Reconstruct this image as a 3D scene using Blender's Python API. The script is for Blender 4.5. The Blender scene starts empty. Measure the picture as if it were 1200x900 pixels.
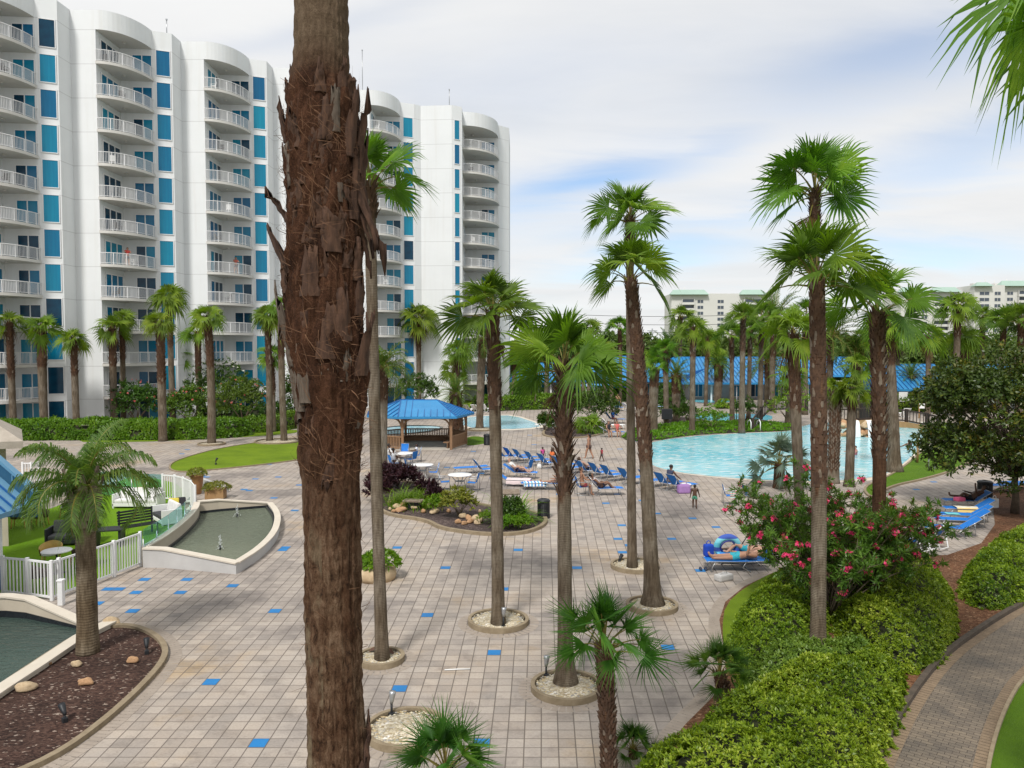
import bpy, bmesh, math, random
import numpy as np
from mathutils import Vector, Matrix, Euler, noise as mnoise
R = math.radians
PI = math.pi
random.seed(7)
rng = np.random.default_rng(11)
scene = bpy.context.scene
COL = scene.collection

# ------------------------------------------------------------------ camera
CAM_H = 7.0
FPX = 900.0
PITCH = math.atan(40.0 / FPX)
cam_d = bpy.data.cameras.new('camera')
cam = bpy.data.objects.new('camera', cam_d)
COL.objects.link(cam)
cam.location = (0, 0, CAM_H)
cam.rotation_euler = (PI / 2 - PITCH, 0, 0)
cam_d.sensor_width = 36.0
cam_d.lens = 36.0 * FPX / 1200.0
cam_d.clip_start = 0.1
cam_d.clip_end = 5000
scene.camera = cam


def ray(px, py):
    a = (px - 600) / FPX
    b = (450 - py) / FPX
    c, s = math.cos(PITCH), math.sin(PITCH)
    return Vector((a, c + b * s, -s + b * c))


def G(px, py, z=0.0):
    """point of the level z seen at a photo pixel"""
    d = ray(px, py)
    t = (z - CAM_H) / d.z
    return Vector((d.x * t, d.y * t, z))


def P(px, py, Y):
    d = ray(px, py)
    t = Y / d.y
    return Vector((d.x * t, Y, CAM_H + d.z * t))


def zat(py, Y):
    return P(600, py, Y).z


# ------------------------------------------------------------------ materials
def nt_new(name):
    m = bpy.data.materials.new(name)
    m.use_nodes = True
    nt = m.node_tree
    nt.nodes.clear()
    out = nt.nodes.new('ShaderNodeOutputMaterial')
    return m, nt, out


def N(nt, kind, **kw):
    n = nt.nodes.new(kind)
    for k, v in kw.items():
        if k in n.inputs:
            n.inputs[k].default_value = v
        else:
            setattr(n, k, v)
    return n


def L(nt, a, b):
    nt.links.new(a, b)


def c4(c):
    return (c[0], c[1], c[2], 1.0)


def ramp(nt, stops, interp='LINEAR'):
    r = nt.nodes.new('ShaderNodeValToRGB')
    r.color_ramp.interpolation = interp
    els = r.color_ramp.elements
    while len(els) < len(stops):
        els.new(0.5)
    for e, (p, c) in zip(els, stops):
        e.position = p
        e.color = c4(c) if hasattr(c, '__len__') else (c, c, c, 1)
    return r


def mixc(nt, fac, a, b, mode='MIX'):
    m = nt.nodes.new('ShaderNodeMix')
    m.data_type = 'RGBA'
    m.blend_type = mode
    for sock, v in ((m.inputs[0], fac), (m.inputs[6], a), (m.inputs[7], b)):
        if isinstance(v, bpy.types.NodeSocket):
            nt.links.new(v, sock)
        elif hasattr(v, '__len__'):
            sock.default_value = c4(v)
        else:
            sock.default_value = v
    return m.outputs[2]


def fmath(nt, op, a, b=None, c=None):
    m = nt.nodes.new('ShaderNodeMath')
    m.operation = op
    for i, v in enumerate((a, b, c)):
        if v is None:
            continue
        if isinstance(v, bpy.types.NodeSocket):
            nt.links.new(v, m.inputs[i])
        else:
            m.inputs[i].default_value = v
    return m.outputs[0]


def mat(name, col, col2=None, scale=6.0, rough=0.7, bump=0.0, bscale=None, stretch=(1, 1, 1),
        metallic=0.0, detail=4.0, spec=0.4, contrast=0.25):
    m, nt, out = nt_new(name)
    b = N(nt, 'ShaderNodeBsdfPrincipled')
    b.inputs['Roughness'].default_value = rough
    b.inputs['Metallic'].default_value = metallic
    b.inputs['Specular IOR Level'].default_value = spec
    if col2 is None:
        col2 = tuple(x * 0.8 for x in col)
    tc = N(nt, 'ShaderNodeTexCoord')
    mp = N(nt, 'ShaderNodeMapping')
    mp.inputs['Scale'].default_value = stretch
    L(nt, tc.outputs['Object'], mp.inputs[0])
    nz = N(nt, 'ShaderNodeTexNoise', Scale=scale, Detail=detail, Roughness=0.6)
    L(nt, mp.outputs[0], nz.inputs['Vector'])
    rp = ramp(nt, [(0.5 - contrast, col2), (0.5 + contrast, col)])
    L(nt, nz.outputs[0], rp.inputs[0])
    L(nt, rp.outputs[0], b.inputs['Base Color'])
    if bump:
        nb = N(nt, 'ShaderNodeTexNoise', Scale=bscale or scale * 4, Detail=5.0)
        L(nt, mp.outputs[0], nb.inputs['Vector'])
        bp = N(nt, 'ShaderNodeBump', Strength=bump, Distance=0.02)
        L(nt, nb.outputs[0], bp.inputs['Height'])
        L(nt, bp.outputs[0], b.inputs['Normal'])
    L(nt, b.outputs[0], out.inputs[0])
    return m


def leafmat(name, c1, c2, c3=None, scale=1.2, transl=0.3, rough=0.45, tint=0.25, zgrad=None):
    """foliage: hue varies by clump and by object, thin-leaf translucency"""
    m, nt, out = nt_new(name)
    tc = N(nt, 'ShaderNodeTexCoord')
    nz = N(nt, 'ShaderNodeTexNoise', Scale=scale, Detail=3.0, Roughness=0.7)
    L(nt, tc.outputs['Object'], nz.inputs['Vector'])
    geo = N(nt, 'ShaderNodeNewGeometry')
    f = fmath(nt, 'ADD', fmath(nt, 'MULTIPLY', nz.outputs[0], 0.75), fmath(nt, 'MULTIPLY', geo.outputs['Random Per Island'], 0.3))
    st = [(0.28, c1), (0.62, c2)]
    if c3:
        st.append((0.86, c3))
    rp = ramp(nt, st)
    L(nt, f, rp.inputs[0])
    oi = N(nt, 'ShaderNodeObjectInfo')
    hs = N(nt, 'ShaderNodeHueSaturation')
    L(nt, fmath(nt, 'ADD', fmath(nt, 'MULTIPLY', oi.outputs['Random'], tint), 1.0 - tint / 2), hs.inputs['Value'])
    L(nt, fmath(nt, 'ADD', fmath(nt, 'MULTIPLY', oi.outputs['Random'], 0.03), 0.487), hs.inputs['Hue'])
    L(nt, rp.outputs[0], hs.inputs['Color'])
    b = N(nt, 'ShaderNodeBsdfPrincipled')
    b.inputs['Roughness'].default_value = rough
    b.inputs['Specular IOR Level'].default_value = 0.35
    L(nt, hs.outputs[0], b.inputs['Base Color'])
    t = N(nt, 'ShaderNodeBsdfTranslucent')
    br = mixc(nt, 1.0, hs.outputs[0], (1.5, 1.6, 0.6), 'MULTIPLY')
    L(nt, br, t.inputs['Color'])
    mx = N(nt, 'ShaderNodeMixShader')
    mx.inputs[0].default_value = transl
    L(nt, b.outputs[0], mx.inputs[1])
    L(nt, t.outputs[0], mx.inputs[2])
    L(nt, mx.outputs[0], out.inputs[0])
    return m


# ------------------------------------------------------------------ mesh builder
class MB:
    def __init__(self):
        self.v = []
        self.f = []
        self.mi = []
        self.sm = []

    def add(self, vs, fs, mi=0, smooth=False):
        o = len(self.v)
        self.v.extend([tuple(p) for p in vs])
        for f in fs:
            self.f.append(tuple(i + o for i in f))
            self.mi.append(mi)
            self.sm.append(smooth)
        return self

    def box(self, c, s, rz=0.0, mi=0, M=None):
        hx, hy, hz = s[0] / 2, s[1] / 2, s[2] / 2
        vs = [Vector((x, y, z)) for x in (-hx, hx) for y in (-hy, hy) for z in (-hz, hz)]
        if M is None:
            M = Matrix.Rotation(rz, 3, 'Z')
        c = Vector(c)
        vs = [M @ v + c for v in vs]
        self.add(vs, [(0, 1, 3, 2), (4, 6, 7, 5), (0, 4, 5, 1), (2, 3, 7, 6), (0, 2, 6, 4), (1, 5, 7, 3)], mi)
        return self

    def bbox(self, c, s, bev=0.01, rz=0.0, mi=0, M=None):
        """box with chamfered edges"""
        bm = bmesh.new()
        bmesh.ops.create_cube(bm, size=1.0)
        for v in bm.verts:
            v.co = Vector((v.co.x * s[0], v.co.y * s[1], v.co.z * s[2]))
        bmesh.ops.bevel(bm, geom=bm.edges[:], offset=min(bev, min(s) * 0.45), segments=2, affect='EDGES', profile=0.6)
        if M is None:
            M = Matrix.Rotation(rz, 3, 'Z')
        bm.verts.ensure_lookup_table()
        c = Vector(c)
        bm.verts.index_update()
        self.add([M @ v.co + c for v in bm.verts], [[v.index for v in f.verts] for f in bm.faces], mi)
        bm.free()
        return self

    def beam(self, a, b, w, h, mi=0, up=(0, 0, 1)):
        a, b = Vector(a), Vector(b)
        d = (b - a)
        ln = d.length
        d = d / ln
        up = Vector(up)
        s = d.cross(up)
        if s.length < 1e-4:
            s = d.cross(Vector((1, 0, 0)))
        s.normalize()
        u = s.cross(d)
        M = Matrix((d, s, u)).transposed()
        return self.box((a + b) / 2, (ln, w, h), mi=mi, M=M)

    def tube(self, pts, rad, n=8, mi=0, smooth=True, cap=True, closed=False):
        pts = [Vector(p) for p in pts]
        k = len(pts)
        if not hasattr(rad, '__len__'):
            rad = [rad] * k
        vs = []
        ref = None
        for i, p in enumerate(pts):
            if closed:
                t = pts[(i + 1) % k] - pts[i - 1]
            else:
                t = pts[min(i + 1, k - 1)] - pts[max(i - 1, 0)]
            t.normalize()
            if ref is None:
                ref = Vector((1, 0, 0)) if abs(t.x) < 0.9 else Vector((0, 1, 0))
            s = t.cross(ref)
            if s.length < 1e-4:
                s = t.cross(Vector((0, 1, 0.01)))
            s.normalize()
            ref = s.cross(t)
            u = s.cross(t)
            for j in range(n):
                a = 2 * PI * j / n
                vs.append(p + (s * math.cos(a) + u * math.sin(a)) * rad[i])
        fs = []
        m = k if closed else k - 1
        for i in range(m):
            for j in range(n):
                a, b = i * n + j, i * n + (j + 1) % n
                c, d = ((i + 1) % k) * n + (j + 1) % n, ((i + 1) % k) * n + j
                fs.append((a, b, c, d))
        if cap and not closed:
            fs.append(tuple(range(n - 1, -1, -1)))
            fs.append(tuple(range((k - 1) * n, k * n)))
        self.add(vs, fs, mi, smooth)
        return self

    def lathe(self, prof, n=20, c=(0, 0, 0), mi=0, smooth=True, sx=1.0, sy=1.0):
        vs = []
        for r, z in prof:
            for j in range(n):
                a = 2 * PI * j / n
                vs.append((c[0] + r * sx * math.cos(a), c[1] + r * sy * math.sin(a), c[2] + z))
        fs = []
        for i in range(len(prof) - 1):
            for j in range(n):
                fs.append((i * n + j, i * n + (j + 1) % n, (i + 1) * n + (j + 1) % n, (i + 1) * n + j))
        if prof[0][0] > 1e-6:
            fs.append(tuple(range(n - 1, -1, -1)))
        if prof[-1][0] > 1e-6:
            fs.append(tuple(range((len(prof) - 1) * n, len(prof) * n)))
        self.add(vs, fs, mi, smooth)
        return self

    def ngon(self, pts, mi=0):
        self.add(pts, [tuple(range(len(pts)))], mi)
        return self

    def prism(self, poly, z0, z1, mi=0, mit=None, bottom=False):
        k = len(poly)
        area = sum(poly[i][0] * poly[(i + 1) % k][1] - poly[(i + 1) % k][0] * poly[i][1] for i in range(k))
        if area < 0:
            poly = poly[::-1]
        vs = [(p[0], p[1], z0) for p in poly] + [(p[0], p[1], z1) for p in poly]
        self.add(vs, [(i, (i + 1) % k, k + (i + 1) % k, k + i) for i in range(k)], mi)
        self.add(vs[k:], [tuple(range(k))], mi if mit is None else mit)
        if bottom:
            self.add(vs[:k], [tuple(range(k - 1, -1, -1))], mi)
        return self

    def wall(self, line, th, z0, z1, mi=0, closed=False, mit=None):
        """a wall of thickness th along a plan polyline; z0/z1 may be lists per point"""
        k = len(line)
        ln = [Vector((p[0], p[1])) for p in line]
        z0 = z0 if hasattr(z0, '__len__') else [z0] * k
        z1 = z1 if hasattr(z1, '__len__') else [z1] * k
        lf, rt = [], []
        for i in range(k):
            a = ln[i - 1] if (i > 0 or closed) else ln[i]
            c = ln[(i + 1) % k] if (i < k - 1 or closed) else ln[i]
            d1 = (ln[i] - a)
            d2 = (c - ln[i])
            d1 = d1.normalized() if d1.length > 1e-6 else d2.normalized()
            d2 = d2.normalized() if d2.length > 1e-6 else d1
            n1, n2 = Vector((-d1.y, d1.x)), Vector((-d2.y, d2.x))
            b = (n1 + n2)
            b = b.normalized() if b.length > 1e-6 else n1
            s = th / 2 / max(0.4, b.dot(n1))
            lf.append(ln[i] + b * s)
            rt.append(ln[i] - b * s)
        vs = []
        for i in range(k):
            vs += [(lf[i].x, lf[i].y, z0[i]), (rt[i].x, rt[i].y, z0[i]), (rt[i].x, rt[i].y, z1[i]), (lf[i].x, lf[i].y, z1[i])]
        m = k if closed else k - 1
        fs, ft = [], []
        for i in range(m):
            a, b = i * 4, ((i + 1) % k) * 4
            fs += [(a, b, b + 3, a + 3)[::-1], (a + 1, b + 1, b + 2, a + 2)]
            ft.append((a + 3, b + 3, b + 2, a + 2)[::-1])
        self.add(vs, fs, mi)
        self.add(vs, ft, mi if mit is None else mit)
        if not closed:
            self.add(vs[:4], [(0, 1, 2, 3)], mi)
            self.add(vs[-4:], [(3, 2, 1, 0)], mi)
        return self

    def mesh(self, name, mats):
        me = bpy.data.meshes.new(name)
        me.from_pydata([tuple(v) for v in self.v], [], self.f)
        if not hasattr(mats, '__len__'):
            mats = [mats]
        for m in mats:
            me.materials.append(m)
        me.polygons.foreach_set('material_index', self.mi)
        me.polygons.foreach_set('use_smooth', self.sm)
        me.update()
        return me

    def build(self, name, mats, parent=None, loc=(0, 0, 0), rz=0.0):
        return link(name, self.mesh(name, mats), parent, loc, rz)


def link(name, me, parent=None, loc=(0, 0, 0), rz=0.0, scale=None, rot=None):
    o = bpy.data.objects.new(name, me)
    COL.objects.link(o)
    o.location = loc
    o.rotation_euler = rot if rot else (0, 0, rz)
    if scale is not None:
        o.scale = scale if hasattr(scale, '__len__') else (scale,) * 3
    if parent:
        o.parent = parent
    return o


def tag(o, label=None, cat=None, group=None, kind=None):
    if label:
        o['label'] = label
    if cat:
        o['category'] = cat
    if group:
        o['group'] = group
    if kind:
        o['kind'] = kind
    return o


def thing(name, label, cat, loc=(0, 0, 0), rz=0.0, group=None):
    o = bpy.data.objects.new(name, None)
    o.empty_display_size = 0.2
    COL.objects.link(o)
    o.location = loc
    o.rotation_euler = (0, 0, rz)
    return tag(o, label, cat, group)


def dup(root, loc, rz=0.0, label=None, group=None, scale=None):
    def cp(o, par):
        c = o.copy()
        COL.objects.link(c)
        if par:
            c.parent = par
        for ch in list(kids.get(o, ())):
            cp(ch, c)
        return c
    kids = {}

    def coll(o):
        kids[o] = list(o.children)
        for ch in kids[o]:
            coll(ch)
    coll(root)
    r = cp(root, None)
    r.location = loc
    r.rotation_euler = (0, 0, rz)
    if scale:
        r.scale = (scale,) * 3 if not hasattr(scale, '__len__') else scale
    if label:
        r['label'] = label
    if group:
        r['group'] = group
    return r


def smooth_poly(pts, it=2, closed=True):
    pts = [Vector((p[0], p[1])) for p in pts]
    for _ in range(it):
        q = []
        k = len(pts)
        for i in range(k if closed else k - 1):
            a, b = pts[i], pts[(i + 1) % k]
            q += [a * 0.75 + b * 0.25, a * 0.25 + b * 0.75]
        if not closed:
            q = [pts[0]] + q + [pts[-1]]
        pts = q
    return pts


def gpoly(pxs, it=2, z=0.0, closed=True):
    pts = [G(x, y, z) for x, y in pxs]
    return smooth_poly(pts, it, closed) if it else [Vector((p.x, p.y)) for p in pts]


def sheet(name, poly, z, m, label=None):
    bm = bmesh.new()
    vs = [bm.verts.new((p[0], p[1], z)) for p in poly]
    f = bm.faces.new(vs)
    if f.normal.z < 0:
        f.normal_flip()
    bmesh.ops.triangulate(bm, faces=[f])
    bm.normal_update()
    for f in bm.faces:
        if f.normal.z < 0:
            f.normal_flip()
    me = bpy.data.meshes.new(name)
    bm.to_mesh(me)
    bm.free()
    me.materials.append(m)
    o = link(name, me)
    tag(o, kind='structure')
    return o


def inside(poly, x, y):
    c = False
    k = len(poly)
    j = k - 1
    for i in range(k):
        xi, yi = poly[i][0], poly[i][1]
        xj, yj = poly[j][0], poly[j][1]
        if (yi > y) != (yj > y) and x < (xj - xi) * (y - yi) / (yj - yi) + xi:
            c = not c
        j = i
    return c


def edge_dist(poly, x, y):
    best = 1e9
    k = len(poly)
    for i in range(k):
        ax, ay = poly[i][0], poly[i][1]
        bx, by = poly[(i + 1) % k][0], poly[(i + 1) % k][1]
        dx, dy = bx - ax, by - ay
        t = max(0, min(1, ((x - ax) * dx + (y - ay) * dy) / (dx * dx + dy * dy + 1e-12)))
        best = min(best, math.hypot(x - ax - t * dx, y - ay - t * dy))
    return best
# ------------------------------------------------------------------ world, sun
SUN_EL, SUN_AZ = R(52), R(200)      # azimuth measured clockwise from +Y
w = bpy.data.worlds.new('World')
scene.world = w
w.use_nodes = True
nt = w.node_tree
nt.nodes.clear()
wo = nt.nodes.new('ShaderNodeOutputWorld')
bg = nt.nodes.new('ShaderNodeBackground')
bg.inputs[1].default_value = 0.1
sky = nt.nodes.new('ShaderNodeTexSky')
sky.sky_type = 'NISHITA'
sky.sun_disc = False
sky.sun_elevation = SUN_EL
sky.sun_rotation = SUN_AZ
sky.air_density = 1.0
sky.dust_density = 0.6
sky.ozone_density = 1.5
tc = N(nt, 'ShaderNodeTexCoord')
sep = N(nt, 'ShaderNodeSeparateXYZ')
L(nt, tc.outputs['Generated'], sep.inputs[0])
zz = fmath(nt, 'ADD', fmath(nt, 'MAXIMUM', sep.outputs[2], 0.0), 0.16)
cx = fmath(nt, 'DIVIDE', sep.outputs[0], zz)
cy = fmath(nt, 'DIVIDE', sep.outputs[1], zz)
cmb = N(nt, 'ShaderNodeCombineXYZ')
L(nt, cx, cmb.inputs[0])
L(nt, cy, cmb.inputs[1])
mp = N(nt, 'ShaderNodeMapping')
mp.inputs['Rotation'].default_value = (0, 0, R(-26))
mp.inputs['Scale'].default_value = (0.42, 1.05, 1)
mp.inputs['Location'].default_value = (3.1, 1.7, 0)
L(nt, cmb.outputs[0], mp.inputs[0])
n1 = N(nt, 'ShaderNodeTexNoise', Scale=1.0, Detail=7.0, Roughness=0.52, Distortion=0.5)
L(nt, mp.outputs[0], n1.inputs['Vector'])
n2 = N(nt, 'ShaderNodeTexNoise', Scale=2.0, Detail=6.0, Roughness=0.58, Distortion=0.4)
L(nt, mp.outputs[0], n2.inputs['Vector'])
# streaks of open sky between the cloud sheets, by direction
yy = fmath(nt, 'MAXIMUM', sep.outputs[1], 0.05)
su = fmath(nt, 'DIVIDE', sep.outputs[0], yy)
sv = fmath(nt, 'ADD', fmath(nt, 'DIVIDE', sep.outputs[2], yy), fmath(nt, 'MULTIPLY', fmath(nt, 'SUBTRACT', n2.outputs[0], 0.5), 0.11))
gap = None
for u0, v0, th, a_, b_, k_ in ((.10, .222, 13, .14, .026, 1.0), (.24, .262, 12, .10, .016, .45), (.50, .365, 14, .20, .045, .62), (.17, .112, 6, .12, .020, .85), (.55, .128, -3, .15, .024, .7),
                               (.62, .27, 14, .28, .03, .5), (.34, .18, 8, .25, .014, .4), (.40, .07, 2, .3, .012, .2), (-.25, .42, 14, .2, .02, .25)):
    du, dv = fmath(nt, 'SUBTRACT', su, u0), fmath(nt, 'SUBTRACT', sv, v0)
    c_, s_ = math.cos(R(th)), math.sin(R(th))
    p_ = fmath(nt, 'ADD', fmath(nt, 'MULTIPLY', du, c_ / a_), fmath(nt, 'MULTIPLY', dv, s_ / a_))
    q_ = fmath(nt, 'ADD', fmath(nt, 'MULTIPLY', du, -s_ / b_), fmath(nt, 'MULTIPLY', dv, c_ / b_))
    e_ = fmath(nt, 'MULTIPLY', fmath(nt, 'EXPONENT', fmath(nt, 'MULTIPLY', fmath(nt, 'ADD', fmath(nt, 'MULTIPLY', p_, p_), fmath(nt, 'MULTIPLY', q_, q_)), -1.0)), k_)
    gap = e_ if gap is None else fmath(nt, 'MAXIMUM', gap, e_)
gap = fmath(nt, 'MULTIPLY', gap, fmath(nt, 'ADD', fmath(nt, 'MULTIPLY', n1.outputs[0], 1.1), 0.25))
thin = ramp(nt, [(0.34, 0.22), (0.44, 0.10), (0.54, 0.0)])
L(nt, n1.outputs[0], thin.inputs[0])
cov = fmath(nt, 'SUBTRACT', 1.0, fmath(nt, 'MINIMUM', fmath(nt, 'ADD', gap, thin.outputs[0]), 0.92))
cc = ramp(nt, [(0.30, (5.55, 5.62, 5.68)), (0.50, (6.0, 6.03, 6.05)), (0.68, (6.28, 6.3, 6.3))])
L(nt, n2.outputs[0], cc.inputs[0])
blue = mixc(nt, 1.0, sky.outputs[0], (0.92, 1.02, 1.12), 'MULTIPLY')
fin = mixc(nt, cov, blue, cc.outputs[0])
L(nt, fin, bg.inputs[0])
L(nt, bg.outputs[0], wo.inputs[0])

sd = bpy.data.lights.new('sun', 'SUN')
sd.energy = 2.4
sd.angle = R(10)
sd.color = (1.0, 0.97, 0.92)
so = bpy.data.objects.new('sun', sd)
COL.objects.link(so)
sdir = Vector((math.sin(SUN_AZ) * math.cos(SUN_EL), math.cos(SUN_AZ) * math.cos(SUN_EL), math.sin(SUN_EL)))
so.rotation_euler = sdir.to_track_quat('Z', 'Y').to_euler()
scene.view_settings.view_transform = 'Standard'
scene.view_settings.look = 'None'
scene.view_settings.exposure = 0.55
scene.view_settings.gamma = 1.0
scene.cycles.max_bounces = 6
scene.cycles.diffuse_bounces = 3
scene.cycles.transparent_max_bounces = 8
scene.cycles.use_denoising = True

# ------------------------------------------------------------------ shared materials
M = {}
M['stucco'] = mat('stucco', (0.72, 0.735, 0.74), (0.665, 0.68, 0.685), 0.35, 0.85, 0.15, 30, contrast=0.3)
M['white_paint'] = mat('white_paint', (0.78, 0.78, 0.78), (0.72, 0.72, 0.72), 3, 0.45)
M['glass_teal'] = mat('glass_teal', (0.004, 0.19, 0.30), (0.002, 0.125, 0.23), 2.5, 0.16, stretch=(8, 8, 0.2), spec=0.35)
for _n in ('glass_teal',):
    _nt = M[_n].node_tree
    _b = [q for q in _nt.nodes if q.type == 'BSDF_PRINCIPLED'][0]
    _src = _b.inputs['Base Color'].links[0].from_socket
    _oi = N(_nt, 'ShaderNodeObjectInfo')
    _hs = N(_nt, 'ShaderNodeHueSaturation')
    L(_nt, fmath(_nt, 'ADD', fmath(_nt, 'MULTIPLY', _oi.outputs['Random'], 0.45), 0.82), _hs.inputs['Value'])
    L(_nt, fmath(_nt, 'ADD', fmath(_nt, 'MULTIPLY', _oi.outputs['Random'], -0.035), 0.525), _hs.inputs['Hue'])
    L(_nt, _src, _hs.inputs['Color'])
    L(_nt, _hs.outputs[0], _b.inputs['Base Color'])
M['glass_dark'] = mat('glass_dark', (0.004, 0.055, 0.10), (0.002, 0.02, 0.05), 1.5, 0.14, spec=0.3)
M['grey_metal'] = mat('grey_metal', (0.42, 0.43, 0.44), (0.34, 0.35, 0.36), 5, 0.35, metallic=0.6)
M['dark_metal'] = mat('dark_metal', (0.03, 0.03, 0.033), (0.02, 0.02, 0.022), 8, 0.5)
M['blue_roof'] = mat('blue_roof', (0.036, 0.245, 0.50), (0.022, 0.165, 0.37), 0.7, 0.4)
M['roof_fade'] = mat('roof_fade', (0.13, 0.29, 0.43), (0.10, 0.24, 0.37), 0.9, 0.4)
M['blue_sling'] = mat('blue_sling', (0.012, 0.19, 0.60), (0.008, 0.14, 0.50), 9, 0.7)
M['navy_sling'] = mat('navy_sling', (0.008, 0.055, 0.20), (0.006, 0.04, 0.15), 9, 0.7)
M['wood'] = mat('wood', (0.28, 0.165, 0.09), (0.19, 0.105, 0.055), 3, 0.7, 0.2, 40, stretch=(4, 4, 0.5))
M['dark_wood'] = mat('dark_wood', (0.045, 0.030, 0.022), (0.025, 0.017, 0.013), 4, 0.7)
M['concrete'] = mat('concrete', (0.48, 0.44, 0.38), (0.36, 0.33, 0.28), 2.5, 0.9, 0.2, 60)
M['tan_stucco'] = mat('tan_stucco', (0.50, 0.44, 0.35), (0.43, 0.37, 0.29), 1.5, 0.9, 0.25, 80)
M['cap_stone'] = mat('cap_stone', (0.62, 0.56, 0.47), (0.52, 0.46, 0.38), 2, 0.85, 0.1, 50)
M['grey_stucco'] = mat('grey_stucco', (0.50, 0.49, 0.48), (0.42, 0.41, 0.40), 1.2, 0.9, 0.2, 80)
M['curb'] = mat('curb', (0.30, 0.24, 0.16), (0.19, 0.145, 0.09), 5, 0.9, 0.3, 60)
M['dark_curb'] = mat('dark_curb', (0.10, 0.075, 0.055), (0.05, 0.04, 0.03), 5, 0.9, 0.3, 60)
M['white_resin'] = mat('white_resin', (0.76, 0.76, 0.75), (0.70, 0.70, 0.69), 5, 0.5)
M['white_cloth'] = mat('white_cloth', (0.74, 0.73, 0.72), (0.62, 0.61, 0.6), 9, 0.9)
M['black_plastic'] = mat('black_plastic', (0.022, 0.024, 0.028), (0.015, 0.016, 0.018), 8, 0.5)
M['charcoal_fabric'] = mat('charcoal_fabric', (0.05, 0.052, 0.055), (0.03, 0.031, 0.034), 12, 0.9)
M['wicker'] = mat('wicker', (0.11, 0.065, 0.045), (0.05, 0.03, 0.022), 40, 0.7, 0.4, 80)
M['bamboo'] = mat('bamboo', (0.55, 0.36, 0.09), (0.42, 0.26, 0.06), 8, 0.5)
M['rock'] = mat('rock', (0.50, 0.30, 0.16), (0.30, 0.17, 0.09), 3.5, 0.9, 0.5, 14)
M['rock_pale'] = mat('rock_pale', (0.55, 0.43, 0.28), (0.38, 0.27, 0.16), 3.5, 0.9, 0.5, 14)
M['terracotta'] = mat('terracotta', (0.36, 0.18, 0.08), (0.25, 0.12, 0.05), 3, 0.8)
M['cream'] = mat('cream', (0.63, 0.622, 0.595), (0.58, 0.57, 0.545), 0.15, 0.9)
M['green_roof'] = mat('green_roof', (0.33, 0.45, 0.38), (0.29, 0.40, 0.34), 0.2, 0.6)
M['far_glass'] = mat('far_glass', (0.10, 0.12, 0.15), (0.05, 0.065, 0.09), 0.5, 0.2)
M['dark_tile'] = mat('dark_tile', (0.022, 0.026, 0.030), (0.012, 0.014, 0.018), 9, 0.25)
M['tan_wood'] = mat('tan_wood', (0.36, 0.22, 0.10), (0.28, 0.16, 0.07), 3, 0.75)
M['rope'] = mat('rope', (0.4, 0.33, 0.24), None, 9, 0.9)

# foliage
M['fan'] = leafmat('fan_leaf', (0.034, 0.090, 0.004), (0.115, 0.215, 0.012), (0.26, 0.35, 0.030), 1.6, 0.36, rough=0.6)
M['fan_deep'] = leafmat('fan_leaf_deep', (0.024, 0.075, 0.006), (0.075, 0.165, 0.014), (0.17, 0.26, 0.028), 2.0, 0.3, rough=0.6)
M['fan_sun'] = leafmat('fan_leaf_bright', (0.05, 0.11, 0.006), (0.155, 0.245, 0.014), (0.31, 0.37, 0.032), 1.4, 0.36, rough=0.6)
M['queen'] = leafmat('queen_leaf', (0.045, 0.10, 0.018), (0.11, 0.18, 0.028), (0.24, 0.28, 0.04), 1.0, 0.32, rough=0.6)
M['date'] = leafmat('date_leaf', (0.035, 0.08, 0.012), (0.095, 0.16, 0.022), (0.20, 0.24, 0.03), 1.0, 0.32, rough=0.6)
M['silver'] = leafmat('silver_leaf', (0.06, 0.10, 0.075), (0.12, 0.17, 0.12), (0.18, 0.22, 0.14), 2.0, 0.2)
M['dead'] = leafmat('dead_frond', (0.10, 0.055, 0.022), (0.20, 0.12, 0.05), (0.28, 0.18, 0.08), 2.0, 0.15)
M['hedge'] = leafmat('hedge_leaf', (0.036, 0.095, 0.006), (0.20, 0.30, 0.014), (0.50, 0.56, 0.09), 0.8, 0.3, tint=0.1)
M['hedge_pale'] = leafmat('hedge_pale_leaf', (0.06, 0.125, 0.016), (0.16, 0.25, 0.032), (0.30, 0.37, 0.06), 1.1, 0.28, tint=0.1)
M['hedge_far'] = leafmat('far_hedge_leaf', (0.055, 0.12, 0.008), (0.13, 0.22, 0.012), (0.22, 0.30, 0.020), 0.5, 0.28, tint=0.1)
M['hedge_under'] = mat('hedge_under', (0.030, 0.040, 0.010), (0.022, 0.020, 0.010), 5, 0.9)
M['shrub'] = leafmat('shrub_leaf', (0.022, 0.058, 0.007), (0.058, 0.115, 0.012), (0.115, 0.175, 0.02), 1.4, 0.25)
M['magnolia'] = leafmat('magnolia_leaf', (0.02, 0.042, 0.007), (0.07, 0.10, 0.014), (0.25, 0.155, 0.02), 0.8, 0.18, rough=0.4)
M['forest'] = leafmat('forest_leaf', (0.05, 0.095, 0.02), (0.105, 0.165, 0.032), (0.17, 0.22, 0.045), 0.25, 0.2)
M['maroon'] = leafmat('maroon_leaf', (0.018, 0.008, 0.012), (0.050, 0.018, 0.026), (0.10, 0.032, 0.035), 1.6, 0.2)
M['fern'] = leafmat('fern_leaf', (0.06, 0.14, 0.006), (0.14, 0.26, 0.010), (0.24, 0.36, 0.02), 1.5, 0.35)
M['croton'] = leafmat('croton_leaf', (0.09, 0.12, 0.012), (0.21, 0.22, 0.03), (0.33, 0.27, 0.07), 2.5, 0.25)
M['oleander'] = leafmat('oleander_leaf', (0.036, 0.082, 0.009), (0.10, 0.175, 0.02), (0.19, 0.26, 0.035), 1.5, 0.28)
M['pink'] = leafmat('oleander_flower', (0.72, 0.035, 0.13), (0.82, 0.08, 0.22), (0.85, 0.18, 0.32), 3, 0.25, tint=0.1)
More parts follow.
